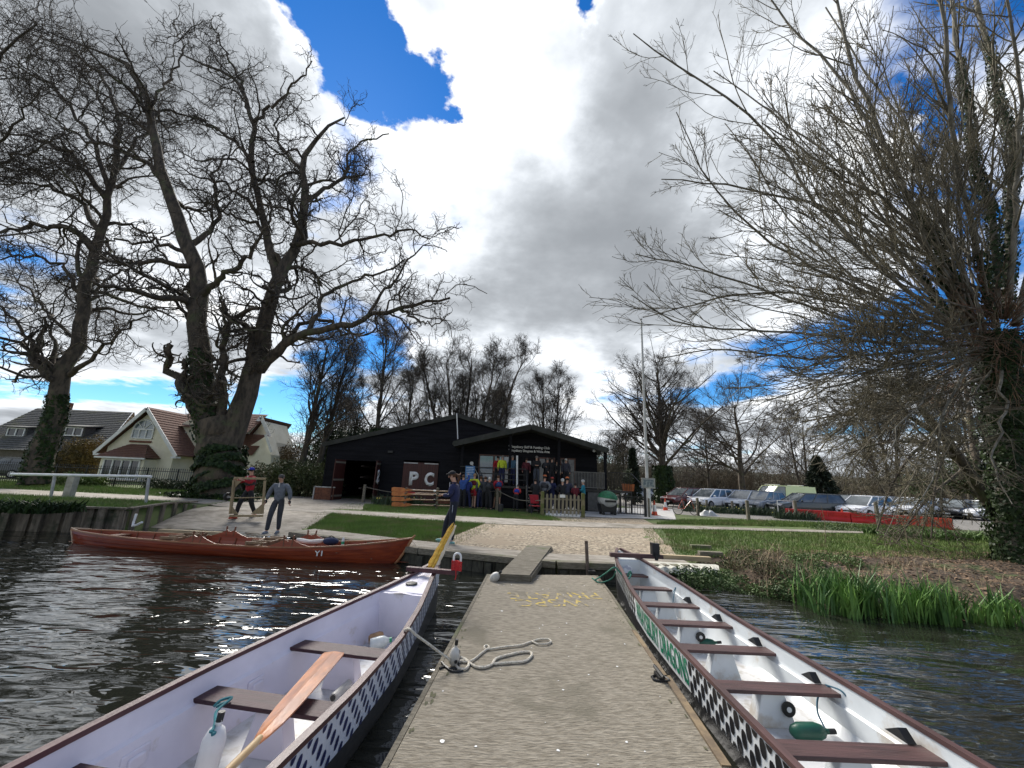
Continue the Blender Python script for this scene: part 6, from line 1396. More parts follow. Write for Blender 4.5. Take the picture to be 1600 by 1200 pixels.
    if near:
        f = MB(); f.ell(hc+Vector((0,-.088,-.012)), (.013,.018,.022), n=8, m=5); f.ell(hc+Vector((-.03,-.074,.015)), (.009,.006,.005), n=6, m=4)
        for s in (-1,1): f.ell(hc+Vector((s*.078,.01,0)), (.010,.018,.028), n=6, m=4)
        fo = f.build('nose_and_ears', sk, root, smooth=True); fo.scale = (S,)*3
        f = MB()
        for s in (-1,1): f.ell(hc+Vector((s*.030,-.079,.016)), (.011,.005,.006), n=6, m=4); f.box(hc+Vector((s*.030,-.080,.031)), (.030,.006,.006))
        f.box(hc+Vector((0,-.078,-.045)), (.042,.006,.006)); fo = f.build('eyes_and_mouth', mat('dark_features', (.10,.04,.03), .6), root); fo.scale = (S,)*3
    if glove: 
        for q in 'lr':
            d = (J['wr'+q]-J['el'+q]).normalized(); g = MB(); g.ell(J['wr'+q]+d*.05, (.045,.04,.06)); fo = g.build('glove', glove, root, smooth=True); fo.scale = (S,)*3
    if legsm: part('trousers', 't', trousers, legsm)
    if shorts: part('shorts', 'sh', shortsf, shorts)
    if top: part('jacket', 'j', jacket, top)
    if vest: part('vest', 'v', vestf, vest)
    for q in 'lr':
        a, t = J['an'+q], J['to'+q]; d = (t-a); d.z = 0; d.normalize(); sh = MB(); M = Matrix.Rotation(math.atan2(d.y, d.x), 3, 'Z'); c = a+d*.06; c.z = a.z-.035
        sh.ell(c, (.145,.05,.045), M=M, n=12, m=6); sh.box((c.x,c.y,c.z-.028), (.26,.085,.024), M=M); fo = sh.build('shoe', shoe or M_black, root, smooth=True); fo.scale = (S,)*3
    if hair:
        hb = MB(); P = []
        hb.ell(hc+Vector((0,.014,.030)), (.088,.098,.088), n=14, m=8)
        if near: hb = MB(); hb.ell(hc+Vector((0,.022,.040)), (.086,.092,.078), n=14, m=8)
        if pony: hb.tube([hc+Vector((0,.09,.05)),hc+Vector((0,.16,.03)),hc+Vector((0,.18,-.08)),hc+Vector((0,.15,-.17))], [.03,.045,.04,.012], 8)
        fo = hb.build('hair', hair, root, smooth=True); fo.scale = (S,)*3
    if hat:
        t = MB(); c = hc+Vector((0,.0,.055)); prof = [(.092,0),(.094,.03),(.080,.062),(.045,.085),(.008,.092)]; t.lathe(prof, c=c, n=16); t.ell(c+Vector((0,-.11,.004)), (.065,.062,.008), n=12, m=4); fo = t.build('cap', hat, root, smooth=True); fo.scale = (S,)*3
        if hatlogo: t = MB(); t.box(c+Vector((0,-.093,.035)), (.03,.006,.03)); g = t.build('cap_badge', M_white, fo)
    if near and top:      # collar, zip and hem give the top its edges
        t = MB(); n0 = J['nck']+Vector((0,0,-.02)); t.tube([n0+Vector((.068*math.cos(k*math.pi/6),.060*math.sin(k*math.pi/6),.012*math.cos(k*math.pi/6))) for k in range(13)], .014, 6); fo = t.build('collar', top, root, smooth=True); fo.scale = (S,)*3
        t = MB(); c0 = J['che']+Vector((0,-.135,.10)); t.box(c0, (.035,.012,.13)); fo = t.build('neck_opening', C('white',(0,0,0)), root); fo.scale = (S,)*3
    if stripe:
        t = MB()
        for q, s in (('l',-1),('r',1)):
            P = [J['hi'+q]+Vector((s*.09,0,0)), J['kn'+q]+Vector((s*.066,0,0)), J['an'+q]+Vector((s*.05,0,0))]; t.tube(P, .008, 5)
        fo = t.build('side_stripe', stripe, root); fo.scale = (S,)*3
    return root
def C(n, c, r=.85): return mat('cloth_'+n, c, r, tuple(x*.7 for x in c), 12, 4, .3, 40)
navy, black, red, yellow = C('navy',(.018,.024,.085)), C('black',(.016,.016,.019)), C('red',(.36,.015,.025)), C('hivis',(.62,.72,.04))
grey, teal, blue, dgrey = C('grey',(.16,.17,.19)), C('teal',(.02,.23,.32)), C('blue',(.03,.08,.30)), C('charcoal',(.045,.047,.055))
slate, khaki, maroon, orange = C('slate',(.075,.085,.11)), C('khaki',(.16,.14,.09)), C('maroon',(.13,.01,.02)), C('orange',(.60,.16,.05))
white_c, lilac_c = C('white',(.6,.6,.58)), C('pale_blue',(.25,.33,.42))
hbrown, hgrey, hwhite, hdark = C('brown_hair',(.10,.045,.02)), C('grey_hair',(.22,.20,.18)), C('white_hair',(.62,.60,.56)), C('dark_hair',(.03,.02,.015))
def near_people():
    p = gh(427,833); person('man in a grey half-zip top and black gloves stepping down the slipway by the skiff', (p.x,p.y,p.z), .12, 1.78, ('out','out'), ('fwd','stand'), top=C('grey_marl',(.15,.165,.19)), legsm=dgrey, hair=C('dark_grey_hair',(.07,.065,.06)), shoe=C('trainer',(.25,.27,.3)), near=True, glove=black, lean=.10, head=(.0,-.05))
    p = gh(377,811); person('man in a blue cap, red top and dark gilet holding a wooden frame', (p.x,p.y+.15,p.z), -.45, 1.74, ('hold','hold'), ('fwd','back'), top=red, legsm=black, hair=hdark, hat=C('royal_blue',(.02,.03,.36)), vest=dgrey, shoe=C('red_shoe',(.5,.09,.05)), near=True, hatlogo=True, lean=.06)
    # wooden frame with a wheel
    Y = p.y-.28; root = thing('boat_trolley', 'square wooden boat trolley frame with a small wheel held by the man in the cap', 'trolley', (at(388,778,Y).x,Y,0)); o = Vector((at(388,778,Y).x,Y,0)); q = lambda a, b, dy=0: at(a,b,Y)-o+Vector((0,dy,0))
    M_fr = mat('frame_timber', (.33,.25,.14), .8, (.24,.18,.10), 5, stretch=(3,3,.5)); m = MB()
    m.bar(q(366,747),q(415,748),.06,.07); m.bar(q(359,806),q(411,806),.06,.07); m.bar(q(366,750),q(360,803),.07,.09,up=(0,1,0)); m.bar(q(414,751),q(410,803),.06,.07,up=(0,1,0)); m.bar(q(366,778,.01),q(410,777,.01),.03,.035)
    m.prism([q(409,788),q(409,803),q(392,803)],(0,-.015,0),(0,.015,0)); m.prism([q(368,751),q(378,751),q(367,762)],(0,-.015,0),(0,.015,0)); m.prism([q(362,790),q(362,803),q(372,803)],(0,-.015,0),(0,.015,0)); m.build('frame', M_fr, root, bevel=.006)
    w = MB(); M = Matrix.Rotation(math.pi/2,3,'Y')@Matrix.Rotation(.3,3,'X'); c = q(355,776); w.lathe([(.06,-.04),(.13,-.035),(.14,0),(.13,.035),(.06,.04)], c=c, n=18, M=M); wo = w.build('wheel', M_black, root, smooth=True); w = MB(); w.lathe([(.05,-.045),(.05,.045)], c=c, n=12, M=M); w.build('hub', M_galv, wo); w = MB(); w.bar(c, q(364,778), .03,.03); w.build('axle', M_galv, root)
    p = gh(703,850); person('woman in a navy jacket, black cap and striped leggings walking along the quay', (p.x+.05,p.y,p.z), math.radians(-98), 1.74, ('stand','front'), ('fwd','stand'), top=navy, legsm=C('legging',(.012,.016,.03)), hair=hbrown, hat=black, shoe=C('mint_shoe',(.25,.48,.45)), near=True, pony=True, stripe=C('stripe',(.45,.48,.55)), lean=.10, head=(.0,-.05), hatlogo=True)
    p2 = gh(694,780)
near_people()
def crowd():
    g = 'people gathered in front of the clubhouse'; B = math.pi
    # (px of feet, photo y of feet or None on the deck, heading, height, options, label)
    L = [
     (722,796,B,1.72,dict(arms=('up','up'),top=blue,legsm=black,hair=hbrown),'person with both hands raised to brown hair, in blue, behind the walking woman'),
     (729,795,B+.2,1.70,dict(top=C('royal',(.03,.05,.24)),legsm=navy,hair=hgrey,hat=lilac_c),'person in royal blue with a pale cap, left of the yellow top'),
     (739,793,B-.1,1.80,dict(arms=('hips','hips'),top=yellow,shorts=red,vest=maroon,hair=C('sandy_hair',(.35,.22,.12))),'man in a bright yellow top, dark red vest and red shorts'),
     (750,793,B+.3,1.70,dict(top=slate,legsm=navy,hair=hbrown),'person in slate blue between the yellow top and the white-haired one'),
     (763,795,B-.4,1.68,dict(arms=('front','front'),top=black,legsm=black,hair=hwhite,vest=dgrey),'white-haired person in a long black coat'),
     (778,797,B+.1,1.84,dict(arms=('front','hips'),top=red,shorts=khaki,vest=C('vest_blue',(.03,.07,.22)),hair=hbrown),'tall man in a red jacket, blue buoyancy vest and khaki shorts'),
     (806,797,B,1.40,dict(arms=('front','front'),top=C('coral',(.55,.05,.04)),legsm=black,hair=hdark,vest=C('vest_royal',(.02,.06,.42)),lean=.5),'person bending forward in a red top and blue vest by the steps'),
     (836,796,B+.2,1.66,dict(top=black,legsm=black,hair=hdark),'person in plain black at the right foot of the club steps'),
     (850,799,B,1.84,dict(top=grey,legsm=black,hair=hdark,hat=orange,vest=dgrey),'broad person in a grey jacket and orange cap behind the picket gate'),
     (862,797,B-.3,1.74,dict(top=navy,legsm=navy,hair=hbrown,hat=C('red_cap',(.45,.05,.04))),'person in navy with a dark red cap behind the picket gate'),
     (879,796,B+.4,1.74,dict(top=black,legsm=black,hair=hwhite,hat=white_c),'person in black with a white cap, left of the second orange cap'),
     (886,799,B,1.82,dict(top=C('ink',(.03,.034,.06)),legsm=black,hair=hdark,hat=C('bright_orange',(.75,.2,.06))),'person in an ink blue coat with a bright orange cap behind the gate'),
     (899,795,B,1.60,dict(top=maroon,legsm=black,hair=hdark),'person in dark maroon near the grey balustrade'),
     (912,801,B+1.0,1.76,dict(arms=('front','fold'),top=teal,legsm=black,hair=hwhite),'white-haired person in a teal shirt and black trousers right of the gate'),
     (757,792,B,1.70,dict(top=dgrey,legsm=black,hair=hbrown),'person in charcoal partly hidden left of the white-haired one')]
    rr = random.Random(12); poses = [('stand','hips'),('front','stand'),('fold','fold'),('hips','stand'),('front','front')]
    for n_, (px, py, rz, h, kw, lab) in enumerate(L):
        kw.setdefault('arms', poses[n_ % 5]); kw.setdefault('legs', (('stand','stand'),('wide','stand'),('stand','fwd'))[n_ % 3]); kw.setdefault('lean', (0.,.05,.09)[n_ % 3]); rz += rr.uniform(-.5,.5); h *= rr.uniform(.97,1.03)
        p = gh(px, py); Y = min(max(p.y, 19.5), 21.6)+rr.uniform(-.3,.5); q = at(px, 780, Y); person(lab, (q.x, Y, gz(q.x, Y)), rz, h, group=g, **kw)
    D = [(784,.2,1.74,dict(top=yellow,legsm=navy,hair=hgrey,vest=None),'person in a bright yellow top on the porch by the window'),
         (777,.3,1.70,dict(top=red,legsm=black,hair=hdark),'person in red beside the yellow top on the porch'),
         (800,0,1.76,dict(top=C('steel_blue',(.06,.14,.22)),legsm=navy,hair=hgrey),'person in steel blue on the porch left of the white post'),
         (822,.1,1.66,dict(top=C('wine',(.12,.02,.03)),legsm=black,hair=hdark),'person in wine red on the porch under the small notice'),
         (838,0,1.80,dict(arms=('fold','fold'),top=black,legsm=slate,hair=hgrey,vest=None),'person in black with folded arms at the head of the steps'),
         (855,-.1,1.72,dict(arms=('fold','fold'),top=dgrey,legsm=black,hair=hgrey),'person in charcoal with folded arms on the porch'),
         (862,.2,1.74,dict(top=black,legsm=black,hair=hdark),'person in black standing behind the folded-arm charcoal one'),
         (870,-.2,1.60,dict(top=C('cream',(.5,.47,.38)),legsm=black,hair=hdark,vest=black),'person with a cream scarf-like top under black on the porch'),
         (884,.1,1.72,dict(top=C('dusk',(.05,.05,.07)),legsm=black,hair=hwhite,vest=None),'pale-haired person rightmost on the porch')]
    for i, (px, rz, h, kw, lab) in enumerate(D):
        Y = 23.75 if i % 2 == 0 else 23.95; q = at(px, 740, Y); person(lab, (q.x, Y, DECK), rz, h, group='people standing on the porch', **kw)
crowd()
# ------------------------------------------------------------------ cars and small things
M_tyre = mat('tyre', (.02,.02,.02), .9); M_rim = mat('wheel_rim', (.45,.45,.46), .35, metal=.7); M_lamp = mat('headlamp', (.75,.77,.8), .1); M_tail = mat('tail_lamp', (.45,.01,.01), .2)
M_cg = mat('car_glass', (.05,.06,.065), .04, (.14,.16,.17), .7, spec=1.)
def paint(n, c): return mat('paint_'+n, c, .3, tuple(x*.92 for x in c), 1., coat=.8)
def make_car(name, label, cat, body, kind='hatch'):
    Lh = dict(hatch=2.0, sedan=2.25, estate=2.35, van=2.45)[kind]; W = .88 if kind != 'van' else .96; root = thing(name, label, cat, (0,0,0))
    van = kind == 'van'
    bz = .92 if not van else 1.05
    # lower body by stations along x
    st = [(-Lh,.42,bz-.16,.80*W),(-Lh+.06,.30,bz-.03,.93*W),(-Lh+.5,.22,bz,W),(0,.20,bz,W),(Lh*.38,.20,bz-.02,W),(Lh*.62,.22,bz-.06,.99*W),(Lh*.86,.26,bz-.16,.94*W),(Lh-.04,.32,bz-.26,.82*W),(Lh,.42,bz-.36,.70*W)]
    if van: st = [(-Lh,.4,1.0,.95*W),(-Lh+.03,.3,1.05,W),(0,.25,1.05,W),(Lh*.5,.25,1.05,W),(Lh*.78,.26,.98,.98*W),(Lh*.95,.3,.82,.9*W),(Lh,.42,.70,.8*W)]
    b = MB(); rows = []
    for x, z0, z1, w in st: rows.append([Vector((x,-w*.82,z0)),Vector((x,-w,z0+.12)),Vector((x,-w*1.01,(z0+z1)/2)),Vector((x,-w*.97,z1-.05)),Vector((x,-w*.88,z1)),Vector((x,0,z1+.02)),Vector((x,w*.88,z1)),Vector((x,w*.97,z1-.05)),Vector((x,w*1.01,(z0+z1)/2)),Vector((x,w,z0+.12)),Vector((x,w*.82,z0))])
    b.grid(rows); b.add(rows[0], [tuple(range(11))]); b.add(rows[-1], [tuple(range(10,-1,-1))]); b.add([rows[0][0],rows[0][10],rows[-1][10],rows[-1][0]],[(0,1,2,3)])
    rf = 1.46 if not van else 1.95
    c = dict(hatch=((-Lh+.05,-Lh+.45),(Lh*.60,.28)), sedan=((-Lh+.55,-Lh+1.15),(Lh*.52,.25)), estate=((-Lh+.04,-Lh+.35),(Lh*.50,.35)), van=((-Lh+.02,-Lh+.06),(Lh*.80,Lh*.42)))[kind]
    (rb,rt),(fb,ft) = c
    def cab(mb, e=0., z0=bz-.03, z1=rf):
        lo = [(rb,-W*.90),(fb,-W*.86),(fb+.06,0),(fb,W*.86),(rb,W*.90)]; hi = [(rt,-W*.70),(ft,-W*.70),(ft+.08,0),(ft,W*.70),(rt,W*.70)]
        if van: hi = [(rt,-W*.86),(ft,-W*.82),(ft+.06,0),(ft,W*.82),(rt,W*.86)]
        mb.add([(x,y*(1+e),z0) for x,y in lo]+[(x,y*(1+e),z1) for x,y in hi], [(0,1,6,5),(1,2,7,6),(2,3,8,7),(3,4,9,8),(4,0,5,9),(5,6,7,8,9)]); return lo, hi
    g = MB(); lo, hi = cab(g); 
    r = b
    hz = rf
    # roof skin and pillars in paint
    roof = [(rt-.05,-W*(.72 if not van else .88)),(ft+.02,-W*(.72 if not van else .84)),(ft+.1,0),(ft+.02,W*(.72 if not van else .84)),(rt-.05,W*(.72 if not van else .88))]
    r.prism([(x,y,hz-.03) for x,y in roof], (0,0,0), (0,0,.05)); r.box(((rt+ft)/2,0,hz+.03), (abs(ft-rt)*.86,W*1.1,.03))
    for s in (-1,1):
        L0, H0 = Vector((lo[0][0],s*W*.90,bz-.03)), Vector((hi[0][0],s*hi[4][1],hz)); L1, H1 = Vector((lo[1][0],s*W*.86,bz-.03)), Vector((hi[1][0],s*hi[3][1],hz))
        r.bar(L1,H1,.07,.05,up=(0,1,0)); r.bar(L0,H0,.09 if not van else .06,.06,up=(0,1,0)); 
        for t in ((.36,.66) if not van else ()): r.bar(L0.lerp(L1,t+.02),H0.lerp(H1,t),.07,.03,up=(0,1,0))
        if van:
            p0 = L0.lerp(L1,.0); p1 = L0.lerp(L1,.66); q1 = H0.lerp(H1,.80); q0 = H0; o_ = Vector((0,s*.02,0)); r.prism([p0,p1,q1,q0], (0,s*.004,0), (0,s*.03,0))
    if van: r.prism([(rb-.02,-W*.9,bz-.1),(rb-.02,W*.9,bz-.1),(rt-.02,W*.86,hz),(rt-.02,-W*.86,hz)], (-.02,0,0), (0,0,0))
    b.build('body', body, root, bevel=.012); g.build('windows', M_cg, root)
    for x in (-Lh*.62, Lh*.64):
        for s in (-1,1):
            w = MB(); M = Matrix.Rotation(math.pi/2,3,'X'); w.lathe([(.18,-.10),(.30,-.10),(.325,-.06),(.325,.06),(.30,.10),(.18,.10)], c=(x,s*(W-.08),.325), n=20, M=M); wo = w.build('wheel', M_tyre, root, smooth=True); w = MB(); w.lathe([(.20,-.105),(.19,.105)], c=(x,s*(W-.08),.325), n=16, M=M); w.build('rim', M_rim, wo)
    for s in (-1,1):
        h = MB(); h.box((Lh-.12,s*W*.66,bz-.27), (.18,.30,.13)); h.build('headlight', M_lamp, root, bevel=.02); h = MB(); h.box((-Lh+.06,s*W*.78,bz-.14), (.12,.20,.24)); h.build('tail_light', M_tail, root, bevel=.015)
        h = MB(); h.ell((fb-.25 if not van else fb-.35,s*(W+.09),bz+.06), (.06,.10,.07)); h.build('mirror', body, root)
    h = MB(); h.box((Lh-.0,0,.45), (.06,W*1.2,.14)); h.build('grille', M_black, root)
    h = MB(); h.box((Lh+.04,0,.40), (.02,.50,.11)); h.build('number_plate', M_white, root); h = MB(); h.box((-Lh-.02,0,bz-.30), (.02,.50,.11)); h.build('number_plate', mat('yellow_plate', (.6,.45,.04), .5), root)
    h = MB(); h.box((0,0,.24), (Lh*1.9,W*1.96,.10)); h.build('sill_trim', M_black, root)
    if van:
        for x in (ft-.2, -1.4): h = MB(); h.box((x,0,rf+.10), (.12,W*1.5,.05)); h.box((x,0,rf+.06), (.05,.6,.05)); h.build('roof_bar', M_white, root)
    return root
def cars():
    P = dict(maroon=paint('maroon',(.10,.015,.02)), white=paint('white',(.85,.86,.87)), blue=paint('steel_blue',(.16,.25,.42)), silver=paint('silver',(.58,.62,.68)), grey=paint('grey',(.22,.24,.27)), lime=paint('lime',(.75,.82,.38)), dark=paint('dark',(.015,.022,.022)), black=paint('black',(.012,.012,.014)), sky=paint('sky_blue',(.06,.25,.52)))
    g = 'cars parked in the car park'
    # bearing px, depth, kind, paint, heading deg, label
    L = [(1071,33,'hatch','maroon',205,'dark red-nosed hatchback, first in the row of parked cars right of the flagpole'),
         (1112,32,'hatch','white',208,'white hatchback second in the row right of the flagpole'),
         (1146,34.5,'hatch','blue',206,'steel blue hatchback between the white and the silver car'),
         (1166,31.5,'hatch','silver',212,'silver hatchback left of the pale green van'),
         (1193,30.5,'hatch','grey',210,'grey hatchback with its nose just left of the van'),
         (1223,33.5,'van','lime',190,'pale lime green van with two white roof bars'),
         (1258,28.5,'estate','dark',181,'dark green-black estate car side-on in front of the van'),
         (1325,33,'hatch','black',205,'black hatchback right of the estate car'),
         (1352,27.5,'hatch','white',200,'low white car just behind the red barrier'),
         (1368,34.5,'estate','grey',195,'grey estate car behind the low white car'),
         (1425,33,'hatch','white',200,'white hatchback seen through the drooping willow twigs'),
         (1460,35,'estate','silver',190,'silver estate seen through the willow, left of the leaning trunk'),
         (1497,33,'hatch','black',200,'black hatchback behind the leaning willow trunk'),
         (1537,32,'sedan','white',190,'white saloon right of the leaning willow trunk'),
         (1600,27,'hatch','sky',55,'bright blue hatchback seen from behind at the right edge'),
         (1001,45,'hatch','silver',185,'silver car roof seen beyond the club ramp railings')]
    for px, Y, k, col, hd, lab in L:
        c = make_car('parked_car' if k != 'van' else 'parked_van', lab, 'van' if k == 'van' else 'car', P[col], k); q = at(px, 785, Y); c.location = (q.x, Y, gz(q.x, min(Y,45))+.02); c.rotation_euler = (0,0,math.radians(hd)); c['group'] = g
    c = make_car('parked_car', 'dark blue car at the left edge beside the slate roofed house', 'car', P['dark'], 'hatch'); q = at(2,725,30); c.location = (q.x,30,.62); c.rotation_euler = (0,0,math.radians(200))
cars()
def barriers():
    a, b = gh(1228,809), gh(1490,828); a.y = max(a.y, 22.); d = (b-a); n = 7; M_r = mat('red_barrier_plastic', (.62,.02,.015), .45, (.50,.015,.012), 3); M_o = mat('orange_barrier_plastic', (.66,.07,.02), .5, (.5,.04,.015), 3)
    names = ['first red barrier segment from the left, behind the dark leaf clump','second red barrier segment from the left','third red barrier segment, left of the traffic cone','fourth red barrier segment, just right of the cone','fifth barrier segment, beside the rough timber post','sixth, more orange barrier segment under the willow twigs','rightmost orange-red barrier segment under the willow']
    ang = math.atan2(d.y, d.x); L = d.length/n
    for i in range(n):
        c = a+d*(i+.5)/n; root = thing('barrier', names[i], 'barrier', (c.x,c.y,gz(c.x,c.y)), ang+(.05 if i % 2 else -.04), 'red plastic barriers along the car park'); m = MB()
        prof = [(-.20,0),(.20,0),(.20,.12),(.11,.24),(.10,.50),(.07,.56),(-.07,.56),(-.10,.50),(-.11,.24),(-.20,.12)]
        m.prism([(-L*.49,y,z) for y,z in prof], (0,0,0), (L*.98,0,0)); m.build('shell', M_r if i < 5 else M_o, root, bevel=.012); s = MB(); s.box((0,-.115,.36),(L*.8,.02,.05)); s.build('rib', M_r if i < 5 else M_o, root)
barriers()
def cone(px, py, h, lab):
    p = gh(px, py); root = thing('traffic_cone', lab, 'traffic cone', tuple(p), .3, 'traffic cones'); M_or = mat('cone_orange', (.75,.09,.03), .5); k = h/.75
    MB().box((0,0,.02*k),(.40*k,.40*k,.04*k)).build('base', M_or, root); MB().lathe([(.15*k,.04*k),(.115*k,.22*k)], n=16).build('lower_cone', M_or, root, smooth=True)
    MB().lathe([(.117*k,.22*k),(.065*k,.54*k)], n=16).build('sleeve', M_white, root, smooth=True); MB().lathe([(.065*k,.54*k),(.03*k,.75*k)], n=16).build('tip', M_or, root, smooth=True)
cone(1023,806,.80,'red and white traffic cone at the foot of the flagpole'); cone(1040,798,.78,'orange and white traffic cone just behind the one at the flagpole'); cone(1318,815,.75,'faded traffic cone in front of the red barriers')
def flag():
    Y = 21.5; b = at(1013,803,Y); t = at(1003,500,Y); root = thing('flagpole', 'tall plain white flagpole right of the clubhouse', 'flagpole', (b.x,Y,.5)); MB().tube([(0,0,0),(0,0,(t.z-.5)*.5),(0,0,t.z-.5)],[.085,.07,.042],12).build('pole', mat('pole_white', (.60,.60,.58), .5, (.5,.5,.48), 3), root, smooth=True)
    MB().lathe([(.02,0),(.07,.03),(.07,.07),(.01,.1)], c=(0,0,t.z-.5), n=12).build('finial', M_galv, root); m = MB(); m.tube([(.05,-.06,.9),(.04,-.05,t.z-.6)], .006, 4); m.build('halyard', M_rope, root)
    c = at(1013,755,Y-.5); root = thing('notice_frame', 'grey framed notice board on black and white posts at the flagpole foot', 'notice board', (c.x,Y-.5,.5)); z = c.z-.5
    MB().box((0,0,z),(.70,.05,.52)).build('frame', M_galv, root); MB().box((0,-.03,z),(.54,.012,.36)).build('panel', mat('notice_photo', (.10,.14,.17), .3, (.30,.33,.33), 6, lo=.45, hi=.55), root)
    MB().tube([(-.18,.06,0),(-.18,.06,z-.2)],.07,10).build('post', M_black, root); MB().tube([(.03,.06,0),(.03,.06,z-.2)],.085,10).build('post', M_white, root); m = MB(); m.tube([(-.06,-.12,0),(-.06,-.12,z-.75)],.05,8); m.build('post', M_timber, root)
flag()
def post(px, py0, py1, lab, w=.15, g='wooden rope posts'):
    p = gh(px, py1); t = at(px, py0, p.y); o = MB().box((0,0,(t.z-p.z)/2-.1),(w,w,t.z-p.z+.2),tap=(.86,.86)).build('rope_post', M_timber, bevel=.015, loc=(p.x,p.y,p.z)); tag(o, lab, 'post', g); return Vector((p.x,p.y,t.z-.12))
ps = [post(567,757,785,'rope post left of the oar rack'), post(776,763,797,'rope post standing before the man in the red jacket')]
rope('barrier_rope', [tuple(ps[0]),tuple(ps[0].lerp(ps[1],.18)-Vector((0,0,.22))),tuple(ps[0].lerp(ps[1],.4)-Vector((0,0,.28))),tuple(ps[0].lerp(ps[1],.75)-Vector((0,0,.25))),tuple(ps[1])], .022, mat('grey_rope', (.16,.14,.11), .9), 'sagging grey rope between the two posts on the front lawn')
g0 = at(848,782,19.4)
rope('barrier_rope', [tuple(ps[1]),tuple(ps[1].lerp(g0,.5)-Vector((0,0,.22))),tuple(g0)], .022, mat('grey_rope', (.16,.14,.11), .9), 'sagging grey rope from the right lawn post to the picket gate')
for a in ((1091,778,806,'leftmost timber post on the green verge'),(1105,781,799,'shorter timber post just behind the leftmost verge post'),(1170,782,815,'tall timber post in the dense leaf clump'),(1145,783,800,'thin timber post between the parked cars and the verge'),(1245,782,812,'timber post at the left end of the red barrier'),(1374,785,823,'dark rough timber post against the red barriers')): post(*a, g='timber posts on the verge')
def gate():
    Y = 19.4; a = at(847,806,Y); b = at(911,809,Y); zg_ = .5; t = at(880,770,Y).z; root = thing('picket_gate', 'weathered picket gate between two mossy posts with white tipped feet', 'gate', ((a.x+b.x)/2,Y,zg_)); w = b.x-a.x; H = t-zg_
    for s in (-1,1): MB().box((s*(w/2),0,H*.5),(.17,.17,H*1.04),tap=(.9,.9)).build('gate_post', mat('mossy_post', (.22,.19,.11), .9, (.12,.13,.04), 2.2, lo=.42, hi=.55), root, bevel=.02)
    n = 9; p = MB(); f = MB()
    for i in range(n):
        x = -w/2+.22+(w-.44)*i/(n-1); hh2 = H*.93+.03*math.sin(i*2); p.prism([(x-.05,-.05,.13),(x+.05,-.05,.13),(x+.05,-.05,hh2-.06),(x+.025,-.05,hh2),(x-.025,-.05,hh2),(x-.05,-.05,hh2-.06)], (0,0,0), (0,.025,0)); f.box((x,-.04,.065),(.11,.035,.13))
    p.build('pickets', mat('grey_picket', (.27,.235,.16), .9, (.17,.15,.10), 5, stretch=(4,4,.5)), root); f.box((0,-.01,.03),(w-.3,.02,.06)); f.build('white_feet', M_white, root)
    r = MB()
    for z in (H*.28,H*.72): r.box((0,-.01,z),(w-.16,.04,.08))
    r.build('rail', M_timber, root); s = MB(); s.box((-.02,-.07,H*.86),(.26,.012,.14)); s.build('gate_sign', M_white, root)
gate()
def oars():
    Y0 = 20.6; q = lambda a, b, dy=0.: at(a,b,Y0+dy); root = thing('oar_rack', 'low timber rack of two posts in front of the shed', 'rack', (q(650,792).x,Y0,.5)); o = Vector((q(650,792).x,Y0,.5))
    for px in (634,683): m = MB(); x = q(px,780).x-o.x; H = q(px,762).z-.5; m.box((x,0,H/2),(.10,.10,H)); m.build('upright', M_timber, root, bevel=.01); m = MB(); [m.box((x,-.12,H*(.25+.24*k)),(.06,.3,.05)) for k in range(4)]; m.build('arm', M_white if False else M_timber, root)
    M_or, M_sh = mat('orange_blade', (.58,.20,.05), .45, (.42,.12,.03), 4), mat('oar_shaft', (.42,.27,.16), .5, (.30,.18,.10), 4)
    lab = ['topmost of four oars with orange blades stacked on the rack','second oar from the top on the rack','third oar from the top on the rack, brightest blade','lowest oar on the rack, just above the grass']
    for i, (ya, yb_) in enumerate(((764.5,768.),(771,774.5),(779.5,782.),(788,790.5))):
        a, b = q(612,ya,-.1), q(703,yb_,-.1); r = thing('oar', lab[i], 'oar', tuple(a), 0, 'oars on the rack'); d = b-a; u = d.normalized()
        m = MB(); L = 1.05; m.grid([[u*L*t+Vector((0,-.01,s*w)) for s in (-1,0,1)] for t, w in ((0,.085),(.1,.11),(.5,.10),(.8,.06),(1.,.03))]); ob = m.build('blade', M_or, r); md = ob.modifiers.new('s','SOLIDIFY'); md.thickness = .03
        MB().tube([u*L*.9,d],.028,8).build('shaft', M_sh, r, smooth=True); MB().tube([u*(d.length*.72),u*(d.length*.72+.12)],.045,8).build('collar', M_white if i == 0 else M_black, r)
    for i, (ya, yb_, lb) in enumerate(((769.5,772,'dark-red second-row oar behind the rack posts'),)):
        a, b = q(618,ya,.15), q(700,yb_,.15); r = thing('oar', lb, 'oar', tuple(a), 0, 'oars on the rack'); d = b-a; u = d.normalized(); m = MB(); m.grid([[u*t+Vector((0,0,s*w)) for s in (-1,0,1)] for t, w in ((0,.08),(.5,.10),(.9,.05),(1.,.03))]); ob = m.build('blade', mat('red_blade', (.40,.03,.03), .5), r); md = ob.modifiers.new('s','SOLIDIFY'); md.thickness = .03; MB().tube([u*.9,d],.026,8).build('shaft', M_sh, r)
oars()
